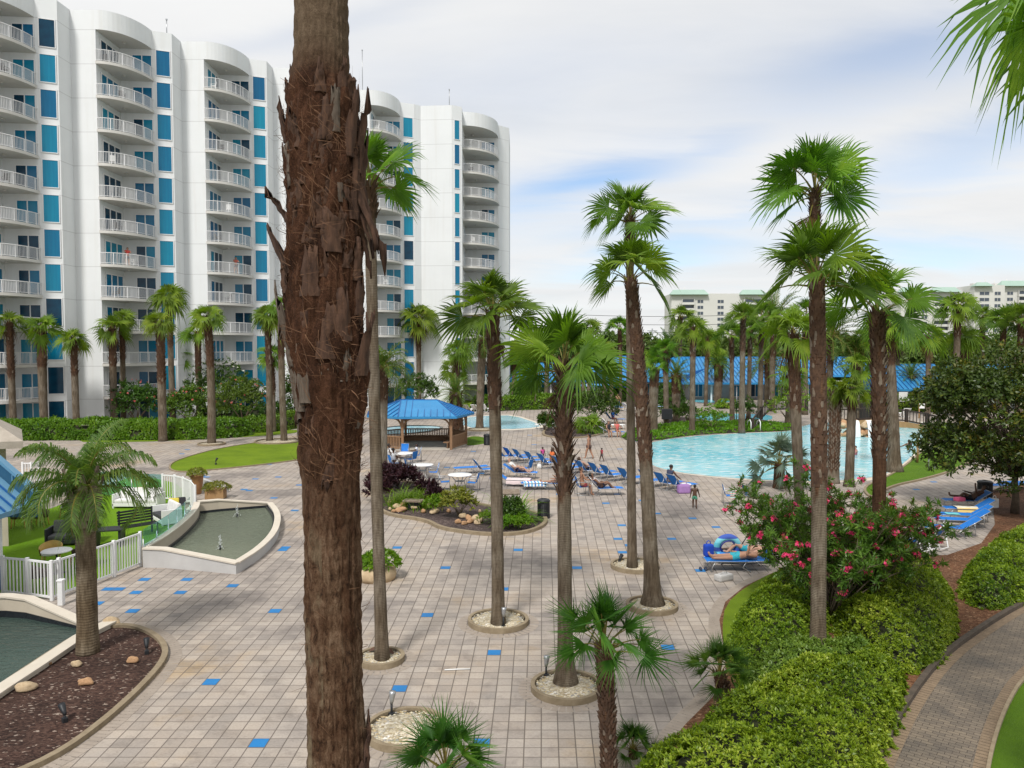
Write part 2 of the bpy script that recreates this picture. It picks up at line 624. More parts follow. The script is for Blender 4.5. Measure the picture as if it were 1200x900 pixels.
M['pink_far'] = leafmat('far_flower', (0.40, 0.07, 0.08), (0.55, 0.13, 0.14), None, 3, 0.2, tint=0.1)
M['white_flower'] = leafmat('white_flower', (0.7, 0.7, 0.66), (0.8, 0.8, 0.78), None, 3, 0.25, tint=0.1)
M['bark'] = mat('bark', (0.14, 0.105, 0.075), (0.06, 0.045, 0.032), 6, 0.95, 0.5, 30)
M['twig'] = mat('twig', (0.17, 0.13, 0.09), (0.10, 0.075, 0.05), 9, 0.9)


def trunk_mat(name, c1, c2, c3, ringfreq=9.0, bump=0.6, old=None):
    m, nt, out = nt_new(name)
    tc = N(nt, 'ShaderNodeTexCoord')
    wv = N(nt, 'ShaderNodeTexWave', Scale=ringfreq, Distortion=3.0, Detail=3.0)
    wv.inputs['Detail Scale'].default_value = 2.0
    wv.wave_type = 'BANDS'
    wv.bands_direction = 'Z'
    L(nt, tc.outputs['Object'], wv.inputs['Vector'])
    mp = N(nt, 'ShaderNodeMapping')
    mp.inputs['Scale'].default_value = (14, 14, 2.2)
    L(nt, tc.outputs['Object'], mp.inputs[0])
    n1 = N(nt, 'ShaderNodeTexNoise', Scale=1.0, Detail=6.0, Roughness=0.65)
    L(nt, mp.outputs[0], n1.inputs['Vector'])
    n2 = N(nt, 'ShaderNodeTexNoise', Scale=1.3, Detail=4.0)
    L(nt, tc.outputs['Object'], n2.inputs['Vector'])
    rp = ramp(nt, [(0.32, c1), (0.52, c2), (0.72, c3)])
    L(nt, n1.outputs[0], rp.inputs[0])
    pat = ramp(nt, [(0.42, (0.72, 0.66, 0.58)), (0.62, (1.08, 1.08, 1.06))])
    L(nt, n2.outputs[0], pat.inputs[0])
    base = rp.outputs[0]
    if old:
        # the stretch of trunk that still carries its brown fibre, its limit broken up by noise
        rp2 = ramp(nt, [(0.32, old[0]), (0.52, old[1]), (0.72, old[2])])
        L(nt, n1.outputs[0], rp2.inputs[0])
        at = N(nt, 'ShaderNodeAttribute', attribute_name='old')
        mpo = N(nt, 'ShaderNodeMapping')
        mpo.inputs['Scale'].default_value = (7, 7, 2.0)
        L(nt, tc.outputs['Object'], mpo.inputs[0])
        n4 = N(nt, 'ShaderNodeTexNoise', Scale=1.0, Detail=5.0)
        L(nt, mpo.outputs[0], n4.inputs['Vector'])
        k = ramp(nt, [(0.42, 0.0), (0.58, 1.0)])
        L(nt, fmath(nt, 'ADD', at.outputs['Fac'], fmath(nt, 'MULTIPLY', fmath(nt, 'SUBTRACT', n4.outputs[0], 0.5), 0.9)), k.inputs[0])
        base = mixc(nt, k.outputs[0], base, rp2.outputs[0])
    col = mixc(nt, 1.0, base, pat.outputs[0], 'MULTIPLY')
    col = mixc(nt, fmath(nt, 'MULTIPLY', wv.outputs['Fac'], 0.30), col, c1)
    b = N(nt, 'ShaderNodeBsdfPrincipled')
    b.inputs['Roughness'].default_value = 0.95
    b.inputs['Specular IOR Level'].default_value = 0.15
    L(nt, col, b.inputs['Base Color'])
    h = fmath(nt, 'ADD', fmath(nt, 'MULTIPLY', n1.outputs[0], 0.7), fmath(nt, 'MULTIPLY', wv.outputs['Fac'], -0.35))
    bp = N(nt, 'ShaderNodeBump', Strength=bump, Distance=0.03)
    L(nt, h, bp.inputs['Height'])
    L(nt, bp.outputs[0], b.inputs['Normal'])
    L(nt, b.outputs[0], out.inputs[0])
    return m


OLD = ((0.035, 0.018, 0.011), (0.095, 0.048, 0.028), (0.17, 0.095, 0.055))
M['trunk_grey'] = trunk_mat('palm_trunk_grey', (0.085, 0.066, 0.048), (0.17, 0.14, 0.108), (0.26, 0.222, 0.175), old=OLD)
M['trunk_brown'] = trunk_mat('palm_trunk_brown', (0.035, 0.018, 0.011), (0.085, 0.045, 0.027), (0.15, 0.085, 0.05))
M['trunk_queen'] = trunk_mat('palm_trunk_ringed', (0.075, 0.055, 0.036), (0.165, 0.13, 0.09), (0.25, 0.205, 0.15), 5.0, 0.5)
M['trunk_pale'] = trunk_mat('palm_trunk_pale', (0.13, 0.11, 0.085), (0.26, 0.23, 0.19), (0.36, 0.32, 0.27), old=OLD)
M['boot'] = mat('palm_boot', (0.135, 0.075, 0.045), (0.045, 0.024, 0.016), 7, 0.95, 0.5, 25)
M['boot_pale'] = mat('palm_boot_pale', (0.27, 0.22, 0.17), (0.12, 0.085, 0.06), 7, 0.95, 0.5, 25)


def paver_mat():
    """stamped 0.28 x 0.32 m pavers in slightly fanning rows, dirt in patches, every paver its own tone"""
    m, nt, out = nt_new('plaza_pavers')
    tc = N(nt, 'ShaderNodeTexCoord')
    sp = N(nt, 'ShaderNodeSeparateXYZ')
    L(nt, tc.outputs['Object'], sp.inputs[0])
    x, y = sp.outputs[0], sp.outputs[1]
    u = fmath(nt, 'DIVIDE', fmath(nt, 'SUBTRACT', x, fmath(nt, 'MULTIPLY', y, SKEW)), fmath(nt, 'ADD', 1.0, fmath(nt, 'DIVIDE', y, FAN)))
    uu = fmath(nt, 'DIVIDE', u, PW)
    vv = fmath(nt, 'DIVIDE', y, PD)
    fu, fv = fmath(nt, 'FRACT', uu), fmath(nt, 'FRACT', vv)
    cu, cv = fmath(nt, 'FLOOR', uu), fmath(nt, 'FLOOR', vv)
    # distance to joint, metres
    du = fmath(nt, 'MULTIPLY', fmath(nt, 'SUBTRACT', 0.5, fmath(nt, 'ABSOLUTE', fmath(nt, 'SUBTRACT', fu, 0.5))), PW)
    dv = fmath(nt, 'MULTIPLY', fmath(nt, 'SUBTRACT', 0.5, fmath(nt, 'ABSOLUTE', fmath(nt, 'SUBTRACT', fv, 0.5))), PD)
    d = fmath(nt, 'MINIMUM', du, dv)
    jr = ramp(nt, [(0.0, 1.0), (0.007, 1.0), (0.012, 0.0)])
    L(nt, d, jr.inputs[0])
    cmb = N(nt, 'ShaderNodeCombineXYZ')
    L(nt, cu, cmb.inputs[0])
    L(nt, cv, cmb.inputs[1])
    wn = N(nt, 'ShaderNodeTexWhiteNoise')
    wn.noise_dimensions = '2D'
    L(nt, cmb.outputs[0], wn.inputs['Vector'])
    tone = ramp(nt, [(0.0, (0.295, 0.260, 0.230)), (0.25, (0.345, 0.300, 0.262)), (0.7, (0.378, 0.330, 0.287)), (1.0, (0.41, 0.358, 0.31))])
    L(nt, wn.outputs[0], tone.inputs[0])
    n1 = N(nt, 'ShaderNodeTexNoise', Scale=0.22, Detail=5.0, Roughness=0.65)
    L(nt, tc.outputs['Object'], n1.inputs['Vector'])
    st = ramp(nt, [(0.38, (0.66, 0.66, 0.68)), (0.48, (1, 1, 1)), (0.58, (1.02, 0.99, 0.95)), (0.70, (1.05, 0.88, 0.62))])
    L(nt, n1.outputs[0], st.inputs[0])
    n2 = N(nt, 'ShaderNodeTexNoise', Scale=1.7, Detail=6.0, Roughness=0.7)
    L(nt, tc.outputs['Object'], n2.inputs['Vector'])
    st2 = ramp(nt, [(0.30, (0.70, 0.69, 0.69)), (0.48, (0.98, 0.98, 0.98)), (0.75, (1.06, 1.05, 1.04))])
    L(nt, n2.outputs[0], st2.inputs[0])
    n3 = N(nt, 'ShaderNodeTexNoise', Scale=22.0, Detail=4.0, Roughness=0.7)
    L(nt, tc.outputs['Object'], n3.inputs['Vector'])
    st3 = ramp(nt, [(0.35, (0.86, 0.86, 0.86)), (0.6, (1.05, 1.05, 1.05))])
    L(nt, n3.outputs[0], st3.inputs[0])
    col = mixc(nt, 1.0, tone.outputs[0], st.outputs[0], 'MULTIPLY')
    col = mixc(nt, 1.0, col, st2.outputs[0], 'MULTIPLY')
    col = mixc(nt, 0.8, col, st3.outputs[0], 'MULTIPLY')
    col = mixc(nt, fmath(nt, 'MULTIPLY', jr.outputs[0], 0.9), col, (0.115, 0.095, 0.078))
    b = N(nt, 'ShaderNodeBsdfPrincipled')
    b.inputs['Roughness'].default_value = 0.75
    b.inputs['Specular IOR Level'].default_value = 0.3
    L(nt, col, b.inputs['Base Color'])
    bp = N(nt, 'ShaderNodeBump', Strength=0.5, Distance=0.01)
    L(nt, fmath(nt, 'SUBTRACT', fmath(nt, 'MULTIPLY', n3.outputs[0], 0.3), jr.outputs[0]), bp.inputs['Height'])
    L(nt, bp.outputs[0], b.inputs['Normal'])
    L(nt, b.outputs[0], out.inputs[0])
    return m


PW, PD, SKEW, FAN = 0.28, 0.315, 0.039, 150.0
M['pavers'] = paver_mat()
M['blue_paver'] = mat('blue_paver', (0.012, 0.20, 0.50), (0.016, 0.13, 0.34), 1.6, 0.6, 0.1, 60)


def grass_mat(name, a, b_, c, s1=0.5, s2=30):
    m, nt, out = nt_new(name)
    tc = N(nt, 'ShaderNodeTexCoord')
    n1 = N(nt, 'ShaderNodeTexNoise', Scale=s1, Detail=5.0, Roughness=0.7)
    n2 = N(nt, 'ShaderNodeTexNoise', Scale=s2, Detail=5.0, Roughness=0.8)
    L(nt, tc.outputs['Object'], n1.inputs['Vector'])
    L(nt, tc.outputs['Object'], n2.inputs['Vector'])
    rp = ramp(nt, [(0.3, a), (0.55, b_), (0.8, c)])
    L(nt, fmath(nt, 'ADD', fmath(nt, 'MULTIPLY', n1.outputs[0], 0.6), fmath(nt, 'MULTIPLY', n2.outputs[0], 0.4)), rp.inputs[0])
    b = N(nt, 'ShaderNodeBsdfPrincipled')
    b.inputs['Roughness'].default_value = 0.9
    b.inputs['Specular IOR Level'].default_value = 0.15
    L(nt, rp.outputs[0], b.inputs['Base Color'])
    bp = N(nt, 'ShaderNodeBump', Strength=0.8, Distance=0.04)
    L(nt, n2.outputs[0], bp.inputs['Height'])
    L(nt, bp.outputs[0], b.inputs['Normal'])
    L(nt, b.outputs[0], out.inputs[0])
    return m


M['lawn'] = grass_mat('lawn', (0.075, 0.125, 0.008), (0.14, 0.215, 0.010), (0.22, 0.27, 0.022))
M['lawn_deep'] = grass_mat('lawn_deep', (0.045, 0.10, 0.006), (0.085, 0.165, 0.008), (0.13, 0.21, 0.016))
M['turf'] = grass_mat('turf', (0.10, 0.21, 0.006), (0.135, 0.26, 0.006), (0.17, 0.30, 0.010), 0.3, 60)
M['soil'] = grass_mat('soil', (0.06, 0.09, 0.02), (0.10, 0.13, 0.035), (0.14, 0.15, 0.06), 0.05, 3)


def mulch_mat(name, a, b_, c, fl):
    m, nt, out = nt_new(name)
    tc = N(nt, 'ShaderNodeTexCoord')
    vo = N(nt, 'ShaderNodeTexVoronoi', Scale=22.0)
    mp = N(nt, 'ShaderNodeMapping')
    mp.inputs['Scale'].default_value = (1, 1.8, 1)
    L(nt, tc.outputs['Object'], mp.inputs[0])
    nw = N(nt, 'ShaderNodeTexNoise', Scale=8.0, Detail=3.0)
    L(nt, mp.outputs[0], nw.inputs['Vector'])
    ad = N(nt, 'ShaderNodeMix')
    ad.data_type = 'RGBA'
    ad.inputs[0].default_value = 0.15
    L(nt, mp.outputs[0], ad.inputs[6])
    L(nt, nw.outputs['Color'], ad.inputs[7])
    L(nt, ad.outputs[2], vo.inputs['Vector'])
    sp = N(nt, 'ShaderNodeSeparateColor')
    L(nt, vo.outputs['Color'], sp.inputs[0])
    rp = ramp(nt, [(0.0, a), (0.5, b_), (0.88, c), (0.955, c), (0.965, fl)])
    L(nt, sp.outputs[0], rp.inputs[0])
    n1 = N(nt, 'ShaderNodeTexNoise', Scale=0.8, Detail=4.0)
    L(nt, tc.outputs['Object'], n1.inputs['Vector'])
    st = ramp(nt, [(0.35, (0.7, 0.7, 0.7)), (0.65, (1.15, 1.12, 1.1))])
    L(nt, n1.outputs[0], st.inputs[0])
    col = mixc(nt, 1.0, rp.outputs[0], st.outputs[0], 'MULTIPLY')
    b = N(nt, 'ShaderNodeBsdfPrincipled')
    b.inputs['Roughness'].default_value = 0.9
    b.inputs['Specular IOR Level'].default_value = 0.2
    L(nt, col, b.inputs['Base Color'])
    bp = N(nt, 'ShaderNodeBump', Strength=1.0, Distance=0.05)
    L(nt, sp.outputs[1], bp.inputs['Height'])
    L(nt, bp.outputs[0], b.inputs['Normal'])
    L(nt, b.outputs[0], out.inputs[0])
    return m


M['mulch'] = mulch_mat('bark_mulch', (0.028, 0.015, 0.012), (0.062, 0.034, 0.026), (0.10, 0.058, 0.044), (0.34, 0.27, 0.22))
M['mulch_grey'] = mulch_mat('dark_mulch', (0.045, 0.032, 0.032), (0.085, 0.062, 0.058), (0.13, 0.10, 0.09), (0.25, 0.2, 0.18))
M['pine_straw'] = mulch_mat('pine_straw', (0.085, 0.038, 0.020), (0.15, 0.070, 0.036), (0.21, 0.11, 0.06), (0.36, 0.22, 0.13))
M['pebbles'] = mulch_mat('river_pebbles', (0.30, 0.24, 0.15), (0.48, 0.42, 0.30), (0.66, 0.60, 0.48), (0.75, 0.72, 0.66))


def water_mat(name, shallow, deep, foam=0.0, rough=0.06, wscale=2.0, wb=0.25, ax=(1, 2.2, 1)):
    m, nt, out = nt_new(name)
    tc = N(nt, 'ShaderNodeTexCoord')
    mp = N(nt, 'ShaderNodeMapping')
    mp.inputs['Scale'].default_value = ax
    L(nt, tc.outputs['Object'], mp.inputs[0])
    n1 = N(nt, 'ShaderNodeTexNoise', Scale=wscale, Detail=4.0, Roughness=0.6, Distortion=0.6)
    L(nt, mp.outputs[0], n1.inputs['Vector'])
    n2 = N(nt, 'ShaderNodeTexNoise', Scale=0.12, Detail=3.0)
    L(nt, tc.outputs['Object'], n2.inputs['Vector'])
    rp = ramp(nt, [(0.35, deep), (0.6, shallow)])
    L(nt, n2.outputs[0], rp.inputs[0])
    col = rp.outputs[0]
    if foam:
        fr = ramp(nt, [(0.50, 0.0), (0.60, foam)])
        L(nt, n1.outputs[0], fr.inputs[0])
        col = mixc(nt, fr.outputs[0], col, (0.72, 0.80, 0.80))
    b = N(nt, 'ShaderNodeBsdfPrincipled')
    b.inputs['Roughness'].default_value = rough
    b.inputs['IOR'].default_value = 1.33
    L(nt, col, b.inputs['Base Color'])
    bp = N(nt, 'ShaderNodeBump', Strength=wb, Distance=0.1)
    L(nt, n1.outputs[0], bp.inputs['Height'])
    L(nt, bp.outputs[0], b.inputs['Normal'])
    L(nt, b.outputs[0], out.inputs[0])
    return m


M['pool_water'] = water_mat('pool_water', (0.36, 0.68, 0.74), (0.11, 0.50, 0.62), 0.8, 0.10, 1.3, 0.35)
M['pool_blue'] = water_mat('pool_blue', (0.10, 0.55, 0.68), (0.05, 0.45, 0.60), 0.35, 0.10, 2.0, 0.3)
M['splash'] = water_mat('splash_water', (0.40, 0.66, 0.75), (0.28, 0.58, 0.72), 0.4, 0.10, 1.5, 0.2)
M['pond_water'] = water_mat('pond_water', (0.17, 0.19, 0.135), (0.12, 0.14, 0.10), 0.0, 0.12, 4.5, 0.8)
M['pond_dark'] = water_mat('pond_dark', (0.055, 0.085, 0.07), (0.035, 0.055, 0.048), 0.0, 0.06, 3.0, 0.5)


def brick_mat():
    m, nt, out = nt_new('path_bricks')
    tc = N(nt, 'ShaderNodeTexCoord')
    mp = N(nt, 'ShaderNodeMapping')
    mp.inputs['Rotation'].default_value = (0, 0, R(38))
    L(nt, tc.outputs['Object'], mp.inputs[0])
    bt = N(nt, 'ShaderNodeTexBrick', Scale=1.0)
    bt.inputs['Brick Width'].default_value = 0.2
    bt.inputs['Row Height'].default_value = 0.1
    bt.inputs['Mortar Size'].default_value = 0.006
    bt.inputs['Color1'].default_value = (0.185, 0.155, 0.118, 1)  # both brick tones lowered to carry the shade over the path
    bt.inputs['Color2'].default_value = (0.13, 0.11, 0.088, 1)
    bt.inputs['Mortar'].default_value = (0.055, 0.042, 0.032, 1)
    L(nt, mp.outputs[0], bt.inputs['Vector'])
    n1 = N(nt, 'ShaderNodeTexNoise', Scale=0.7, Detail=5.0, Roughness=0.65)
    L(nt, tc.outputs['Object'], n1.inputs['Vector'])
    st = ramp(nt, [(0.33, (0.62, 0.62, 0.64)), (0.6, (1.15, 1.08, 1.0))])
    L(nt, n1.outputs[0], st.inputs[0])
    col = mixc(nt, 1.0, bt.outputs['Color'], st.outputs[0], 'MULTIPLY')
    b = N(nt, 'ShaderNodeBsdfPrincipled')
    b.inputs['Roughness'].default_value = 0.75
    L(nt, col, b.inputs['Base Color'])
    bp = N(nt, 'ShaderNodeBump', Strength=0.4, Distance=0.01)
    L(nt, bt.outputs['Fac'], bp.inputs['Height'])
    bp.invert = True
    L(nt, bp.outputs[0], b.inputs['Normal'])
    L(nt, b.outputs[0], out.inputs[0])
    return m


M['bricks'] = brick_mat()
M['soldier'] = mat('soldier_bricks', (0.25, 0.18, 0.115), (0.16, 0.115, 0.075), 7, 0.85, 0.3, 40)

# ------------------------------------------------------------------ ground
sheet('ground', [(-900, -40), (900, -40), (900, 1400), (-900, 1400)], -0.02, M['soil'])


def curb_ring(name, poly, w_, h, m, base=0.0, closed=True):
    b = MB()
    b.wall(poly, w_, base, h, closed=closed)
    o = b.build(name, m)
    tag(o, kind='structure')
    return o


def plaza():
    pts = [(-75, -5), (70, -5), (70, 116), (-75, 116)]
    b = MB()
    b.ngon([(x, y, 0.0) for x, y in pts], 0)
    px = [(145, 689), (168, 678), (158, 693), (212, 693), (218, 679), (278, 686), (152, 714), (327, 718), (240, 801), (305, 866),
          (327, 645 + 0), (120, 692), (118, 708), (470, 643), (525, 664), (602, 644), (594, 690), (500, 722), (579, 762), (460, 809), (559, 871),
          (722, 631), (732, 646), (789, 631), (672, 664), (775, 757), (817, 669), (770, 602), (757, 587), (742, 640), (834, 617), (730, 616),
          (815, 607), (470, 545), (562, 555), (657, 579), (668, 562), (616, 570), (579, 560), (540, 554), (556, 529), (620, 510), (627, 521), (521, 548),
          (320, 583), (288, 575), (316, 544), (246, 559), (288, 574), (325, 559), (348, 568), (300, 561), (714, 590), (726, 579), (240, 558), (256, 585),
          (222, 527), (213, 532), (345, 598), (338, 641), (240, 518), (1050, 566), (1098, 565), (1076, 574), (700, 500), (745, 517), (729, 526), (735, 533)]
    seen = set()
    for x, y in px:
        p = G(x, y)
        iu = round((p.x - SKEW * p.y) / (1 + p.y / FAN) / PW - 0.5)
        iv = round(p.y / PD - 0.5)
        if (iu, iv) in seen:
            continue
        seen.add((iu, iv))
        q = []
        for du, dv in ((0.03, 0.03), (0.97, 0.03), (0.97, 0.97), (0.03, 0.97)):
            yy = (iv + dv) * PD
            q.append(((iu + du) * PW * (1 + yy / FAN) + SKEW * yy, yy, 0.004))
        b.ngon(q, 1)
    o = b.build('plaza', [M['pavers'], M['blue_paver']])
    tag(o, kind='structure')


plaza()
Z1 = 0.012
# lawn in front of the tall building
lawn_px = [(198, 551), (200, 543), (222, 535), (256, 526), (300, 519), (340, 516), (380, 515), (425, 518), (425, 526), (385, 534), (340, 541), (290, 547), (240, 552), (212, 554)]
LAWN = gpoly(lawn_px, 2)
sheet('lawn', LAWN, 0.03, M['lawn'])
curb_ring('lawn_edging', LAWN, 0.1, 0.07, M['curb'])
sheet('lawn_strip', gpoly([(100, 519), (200, 517), (310, 511), (352, 507), (352, 503), (290, 507), (200, 512), (90, 515)], 1), Z1, M['lawn'])
sheet('lawn_patch', gpoly([(541, 519), (548, 512), (560, 511), (575, 515), (572, 519), (556, 522), (545, 522)], 2), Z1, M['lawn_deep'])
sheet('lawn_far', gpoly([(520, 478), (600, 479), (690, 474), (735, 470), (735, 466), (600, 469), (500, 470)], 1), Z1, M['lawn'])

# the restaurant's artificial turf
TURF = gpoly([(-300, 735), (0, 699), (58, 701), (163, 660), (166, 650), (214, 612), (228, 585), (205, 566), (160, 556), (60, 596), (-20, 604), (-300, 640)], 0)
sheet('artificial_turf', TURF, Z1, M['turf'])

# mulch bed at lower left
BED = smooth_poly([G(x, y) for x, y in [(-160, 1010), (-20, 925), (60, 893), (118, 852), (166, 808), (194, 775), (193, 757), (176, 743), (152, 735), (122, 737), (96, 744), (40, 781), (0, 808), (-160, 930)]], 2)
sheet('mulch_bed', BED, 0.03, M['mulch'])
curb_ring('mulch_bed_kerb', BED, 0.13, 0.1, M['curb'])

# kidney planter
KID = gpoly([(437, 582), (440, 590), (446, 600), (463, 606), (487, 609), (504, 613), (515, 620), (544, 625), (575, 628), (609, 627), (631, 621), (640, 614), (639, 608), (627, 602), (606, 598), (575, 595), (552, 590), (530, 583), (500, 571), (465, 563), (441, 568)], 2)
sheet('planter_bed', KID, 0.05, M['mulch_grey'])
curb_ring('planter_bed_kerb', KID, 0.16, 0.12, M['curb'])
# far planter by the fan plant
KID2 = gpoly([(634, 509), (645, 513), (675, 514), (705, 510), (713, 503), (700, 497), (670, 495), (645, 498)], 2)
sheet('planter_bed', KID2, 0.05, M['mulch_grey'])
curb_ring('planter_bed_kerb', KID2, 0.2, 0.1, M['curb'])
for q in ([(775, 494), (800, 497), (826, 496), (830, 492), (800, 489), (780, 490)],
          [(842, 496), (870, 500), (900, 498), (900, 492), (862, 491)]):
    sheet('planter_bed', gpoly(q, 2), 0.05, M['mulch_grey'])

# pools
POOL = gpoly([(752, 524), (752, 536), (764, 546), (790, 553), (830, 558), (880, 562), (940, 564), (1000, 563), (1040, 556), (1058, 544), (1076, 528), (1094, 512), (1120, 504),
              (1110, 497), (1050, 494), (985, 494), (940, 498), (930, 506), (880, 507.5), (830, 510), (790, 514), (765, 518)], 2)
sheet('pool_edging', [((p - Vector((8, 55))) * 1.035 + Vector((8, 55))) for p in POOL], 0.008, M['cap_stone'])
sheet('pool_water', POOL, 0.02, M['pool_water'])
sheet('pool_water', gpoly([(810, 484), (866, 485), (905, 486), (905, 493), (868, 494), (812, 492)], 1), 0.02, M['pool_blue'])
sheet('pool_water', gpoly([(812, 467.5), (858, 467.5), (858, 472), (812, 472)], 1), 0.02, M['pool_blue'])
sheet('pool_edging', gpoly([(536, 489.5), (575, 486), (604, 486), (637, 497), (637, 502), (590, 505), (538, 502)], 1), 0.008, M['cap_stone'])
sheet('pool_water', gpoly([(540, 490), (575, 487), (602, 487), (632, 497), (632, 501), (590, 503.5), (542, 501)], 1), 0.02, M['splash'])
sheet('pool_edging', gpoly([(440, 510), (446, 501), (480, 498), (515, 499), (521, 502), (508, 506), (480, 509)], 2), 0.03, M['dark_tile'])
sheet('pool_water', gpoly([(438, 510), (448, 502), (480, 499.5), (512, 500), (517, 502), (505, 505), (480, 508)], 2), 0.04, M['splash'])
# groundcover strip behind the pool and grass at its right-hand end
COVER = gpoly([(728, 512), (745, 504), (780, 499), (830, 497), (868, 496), (900, 497), (935, 500), (930, 505), (880, 506.5), (830, 508.5), (795, 512), (765, 517), (735, 517)], 1)
sheet('groundcover_soil', COVER, 0.05, M['mulch_grey'])
ENDGRASS = gpoly([(1020, 585), (1010, 572), (1040, 560), (1062, 546), (1080, 530), (1100, 519), (1150, 512), (1172, 516), (1160, 528), (1140, 540), (1118, 552), (1080, 563), (1050, 569), (1030, 578)], 2)
sheet('grass_bank', ENDGRASS, 0.05, M['lawn_deep'])
curb_ring('grass_bank_kerb', ENDGRASS, 0.12, 0.09, M['curb'])
sheet('planter_bed', gpoly([(1000, 640), (1030, 628), (1062, 618), (1069, 608), (1062, 598), (1040, 596), (1000, 605)], 2), 0.05, M['mulch'])

# right-hand beds, brick path, lawn
STRAW = gpoly([(735, 935), (773, 888), (803, 850), (835, 818), (851, 790), (848, 760), (843, 727), (850, 706), (872, 688), (905, 672), (940, 662), (985, 655), (1060, 652), (1110, 651), (1150, 637), (1166, 615), (1164, 597),
               (1150, 580), (1170, 572), (1230, 560), (1700, 560), (1700, 640), (1260, 682), (1200, 707), (1150, 737), (1100, 772), (1062, 820), (1032, 880), (1010, 935), (1000, 1000), (720, 1000)], 0)
sheet('pine_straw_bed', STRAW, 0.02, M['pine_straw'])
sheet('grass_verge', gpoly([(846, 738), (850, 710), (872, 690), (905, 672), (940, 664), (940, 700), (880, 745), (850, 775)], 1), 0.032, M['lawn'])
PL = smooth_poly([G(x, y) for x, y in [(1000, 1010), (1012, 930), (1034, 880), (1064, 822), (1102, 773), (1150, 738), (1200, 708), (1270, 680), (1420, 640), (1700, 600)]], 2, closed=False)
PRR = smooth_poly([G(x, y) for x, y in [(1150, 1010), (1154, 930), (1162, 880), (1178, 832), (1200, 795), (1250, 757), (1330, 722), (1700, 640)]], 2, closed=False)
sheet('brick_path', PL + PRR[::-1], 0.03, M['bricks'])
curb_ring('path_kerb', PL, 0.12, 0.13, M['dark_curb'], closed=False)


def band(name, line, off, width, z, m):
    """a border of soldier bricks: one small quad per brick along a line"""
    b = MB()
    ln = [Vector((p[0], p[1])) for p in line]
    # resample
    pts = []
    step = 0.105
    for a, c in zip(ln[:-1], ln[1:]):
        k = max(1, int((c - a).length / 0.02))
        for i in range(k):
            pts.append(a.lerp(c, i / k))
    acc = [pts[0]]
    for p in pts[1:]:
        if (p - acc[-1]).length >= step:
            acc.append(p)
    for a, c in zip(acc[:-1], acc[1:]):
        d = (c - a).normalized()
        n = Vector((-d.y, d.x))
        g = 0.006
        q = [a + d * g + n * off, c - d * g + n * off, c - d * g + n * (off + width), a + d * g + n * (off + width)]
        if (q[1] - q[0]).cross(q[2] - q[0]) < 0:
            q = q[::-1]
        b.ngon([(p.x, p.y, z) for p in q], 0)
    o = b.build(name, m)
    tag(o, kind='structure')


band('path_border', PL, -0.27, 0.20, 0.036, M['soldier'])
band('path_border', PRR, 0.02, 0.20, 0.036, M['soldier'])
curb_ring('lawn_kerb', [p for p in PRR], 0.06, 0.09, M['curb'], closed=False)
sheet('lawn_right', PRR + [Vector((40, 8)), Vector((8, 5))], 0.034, M['lawn_deep'])
# soldier border along the hedge bed
M['collar'] = mat('collar_pavers', (0.38, 0.32, 0.265), (0.27, 0.225, 0.185), 3, 0.85, 0.2, 40)
band('bed_border', smooth_poly([G(x, y) for x, y in [(735, 935), (773, 888), (803, 850), (835, 818), (851, 790), (848, 760), (843, 727), (850, 706), (872, 688), (905, 672)]], 2, closed=False), 0.0, 0.30, 0.006, M['collar'])
band('bed_border', BED + [BED[0]], -0.36, 0.25, 0.006, M['collar'])
# ------------------------------------------------------------------ the tall white building
FLOOR0, FLOORH, NFL = 2.4, 3.07, 11
SOFFIT, ROOFZ = 36.2, 37.96
BAYS = [(-47.3 + 7 * i, 64.2 + 7.2 * i) for i in range(5)]


def stucco_joint():
    m = M['stucco'].copy()
    m.name = 'stucco_jointed'
    nt = m.node_tree
    b = [n for n in nt.nodes if n.type == 'BSDF_PRINCIPLED'][0]
    src = b.inputs['Base Color'].links[0].from_socket
    tc = N(nt, 'ShaderNodeTexCoord')
    sp = N(nt, 'ShaderNodeSeparateXYZ')
    L(nt, tc.outputs['Object'], sp.inputs[0])
    fz = fmath(nt, 'FRACT', fmath(nt, 'DIVIDE', fmath(nt, 'SUBTRACT', sp.outputs[2], FLOOR0 - 0.03 - FLOORH), FLOORH))
    rp = ramp(nt, [(0.0, 0.5), (0.022, 0.5), (0.026, 0.0)])
    L(nt, fz, rp.inputs[0])
    nz = N(nt, 'ShaderNodeTexNoise', Scale=1.2, Detail=5.0)
    mp = N(nt, 'ShaderNodeMapping')
    mp.inputs['Scale'].default_value = (1.6, 1.6, 0.08)
    L(nt, tc.outputs['Object'], mp.inputs[0])
    L(nt, mp.outputs[0], nz.inputs['Vector'])
    sr = ramp(nt, [(0.28, (0.95, 0.94, 0.925)), (0.5, (1, 1, 1))])
    L(nt, nz.outputs[0], sr.inputs[0])
    c = mixc(nt, 1.0, src, sr.outputs[0], 'MULTIPLY')
    L(nt, mixc(nt, rp.outputs[0], c, (0.40, 0.40, 0.40)), b.inputs['Base Color'])
    return m


M['stucco_joint'] = stucco_joint()
M['soffit'] = mat('soffit', (0.60, 0.585, 0.55), (0.54, 0.525, 0.49), 0.8, 0.9)
tower = thing('apartment_building', 'tall white curved apartment building with stacked rounded balconies and teal windows', 'building', (0, 0, 0))


def ell(c, rx, ry, n=14, grow=0.0):
    return [(c[0] + (rx + grow) * math.sin(t), c[1] - (ry + grow) * math.cos(t)) for t in [PI / 2 * i / n for i in range(n + 1)]]


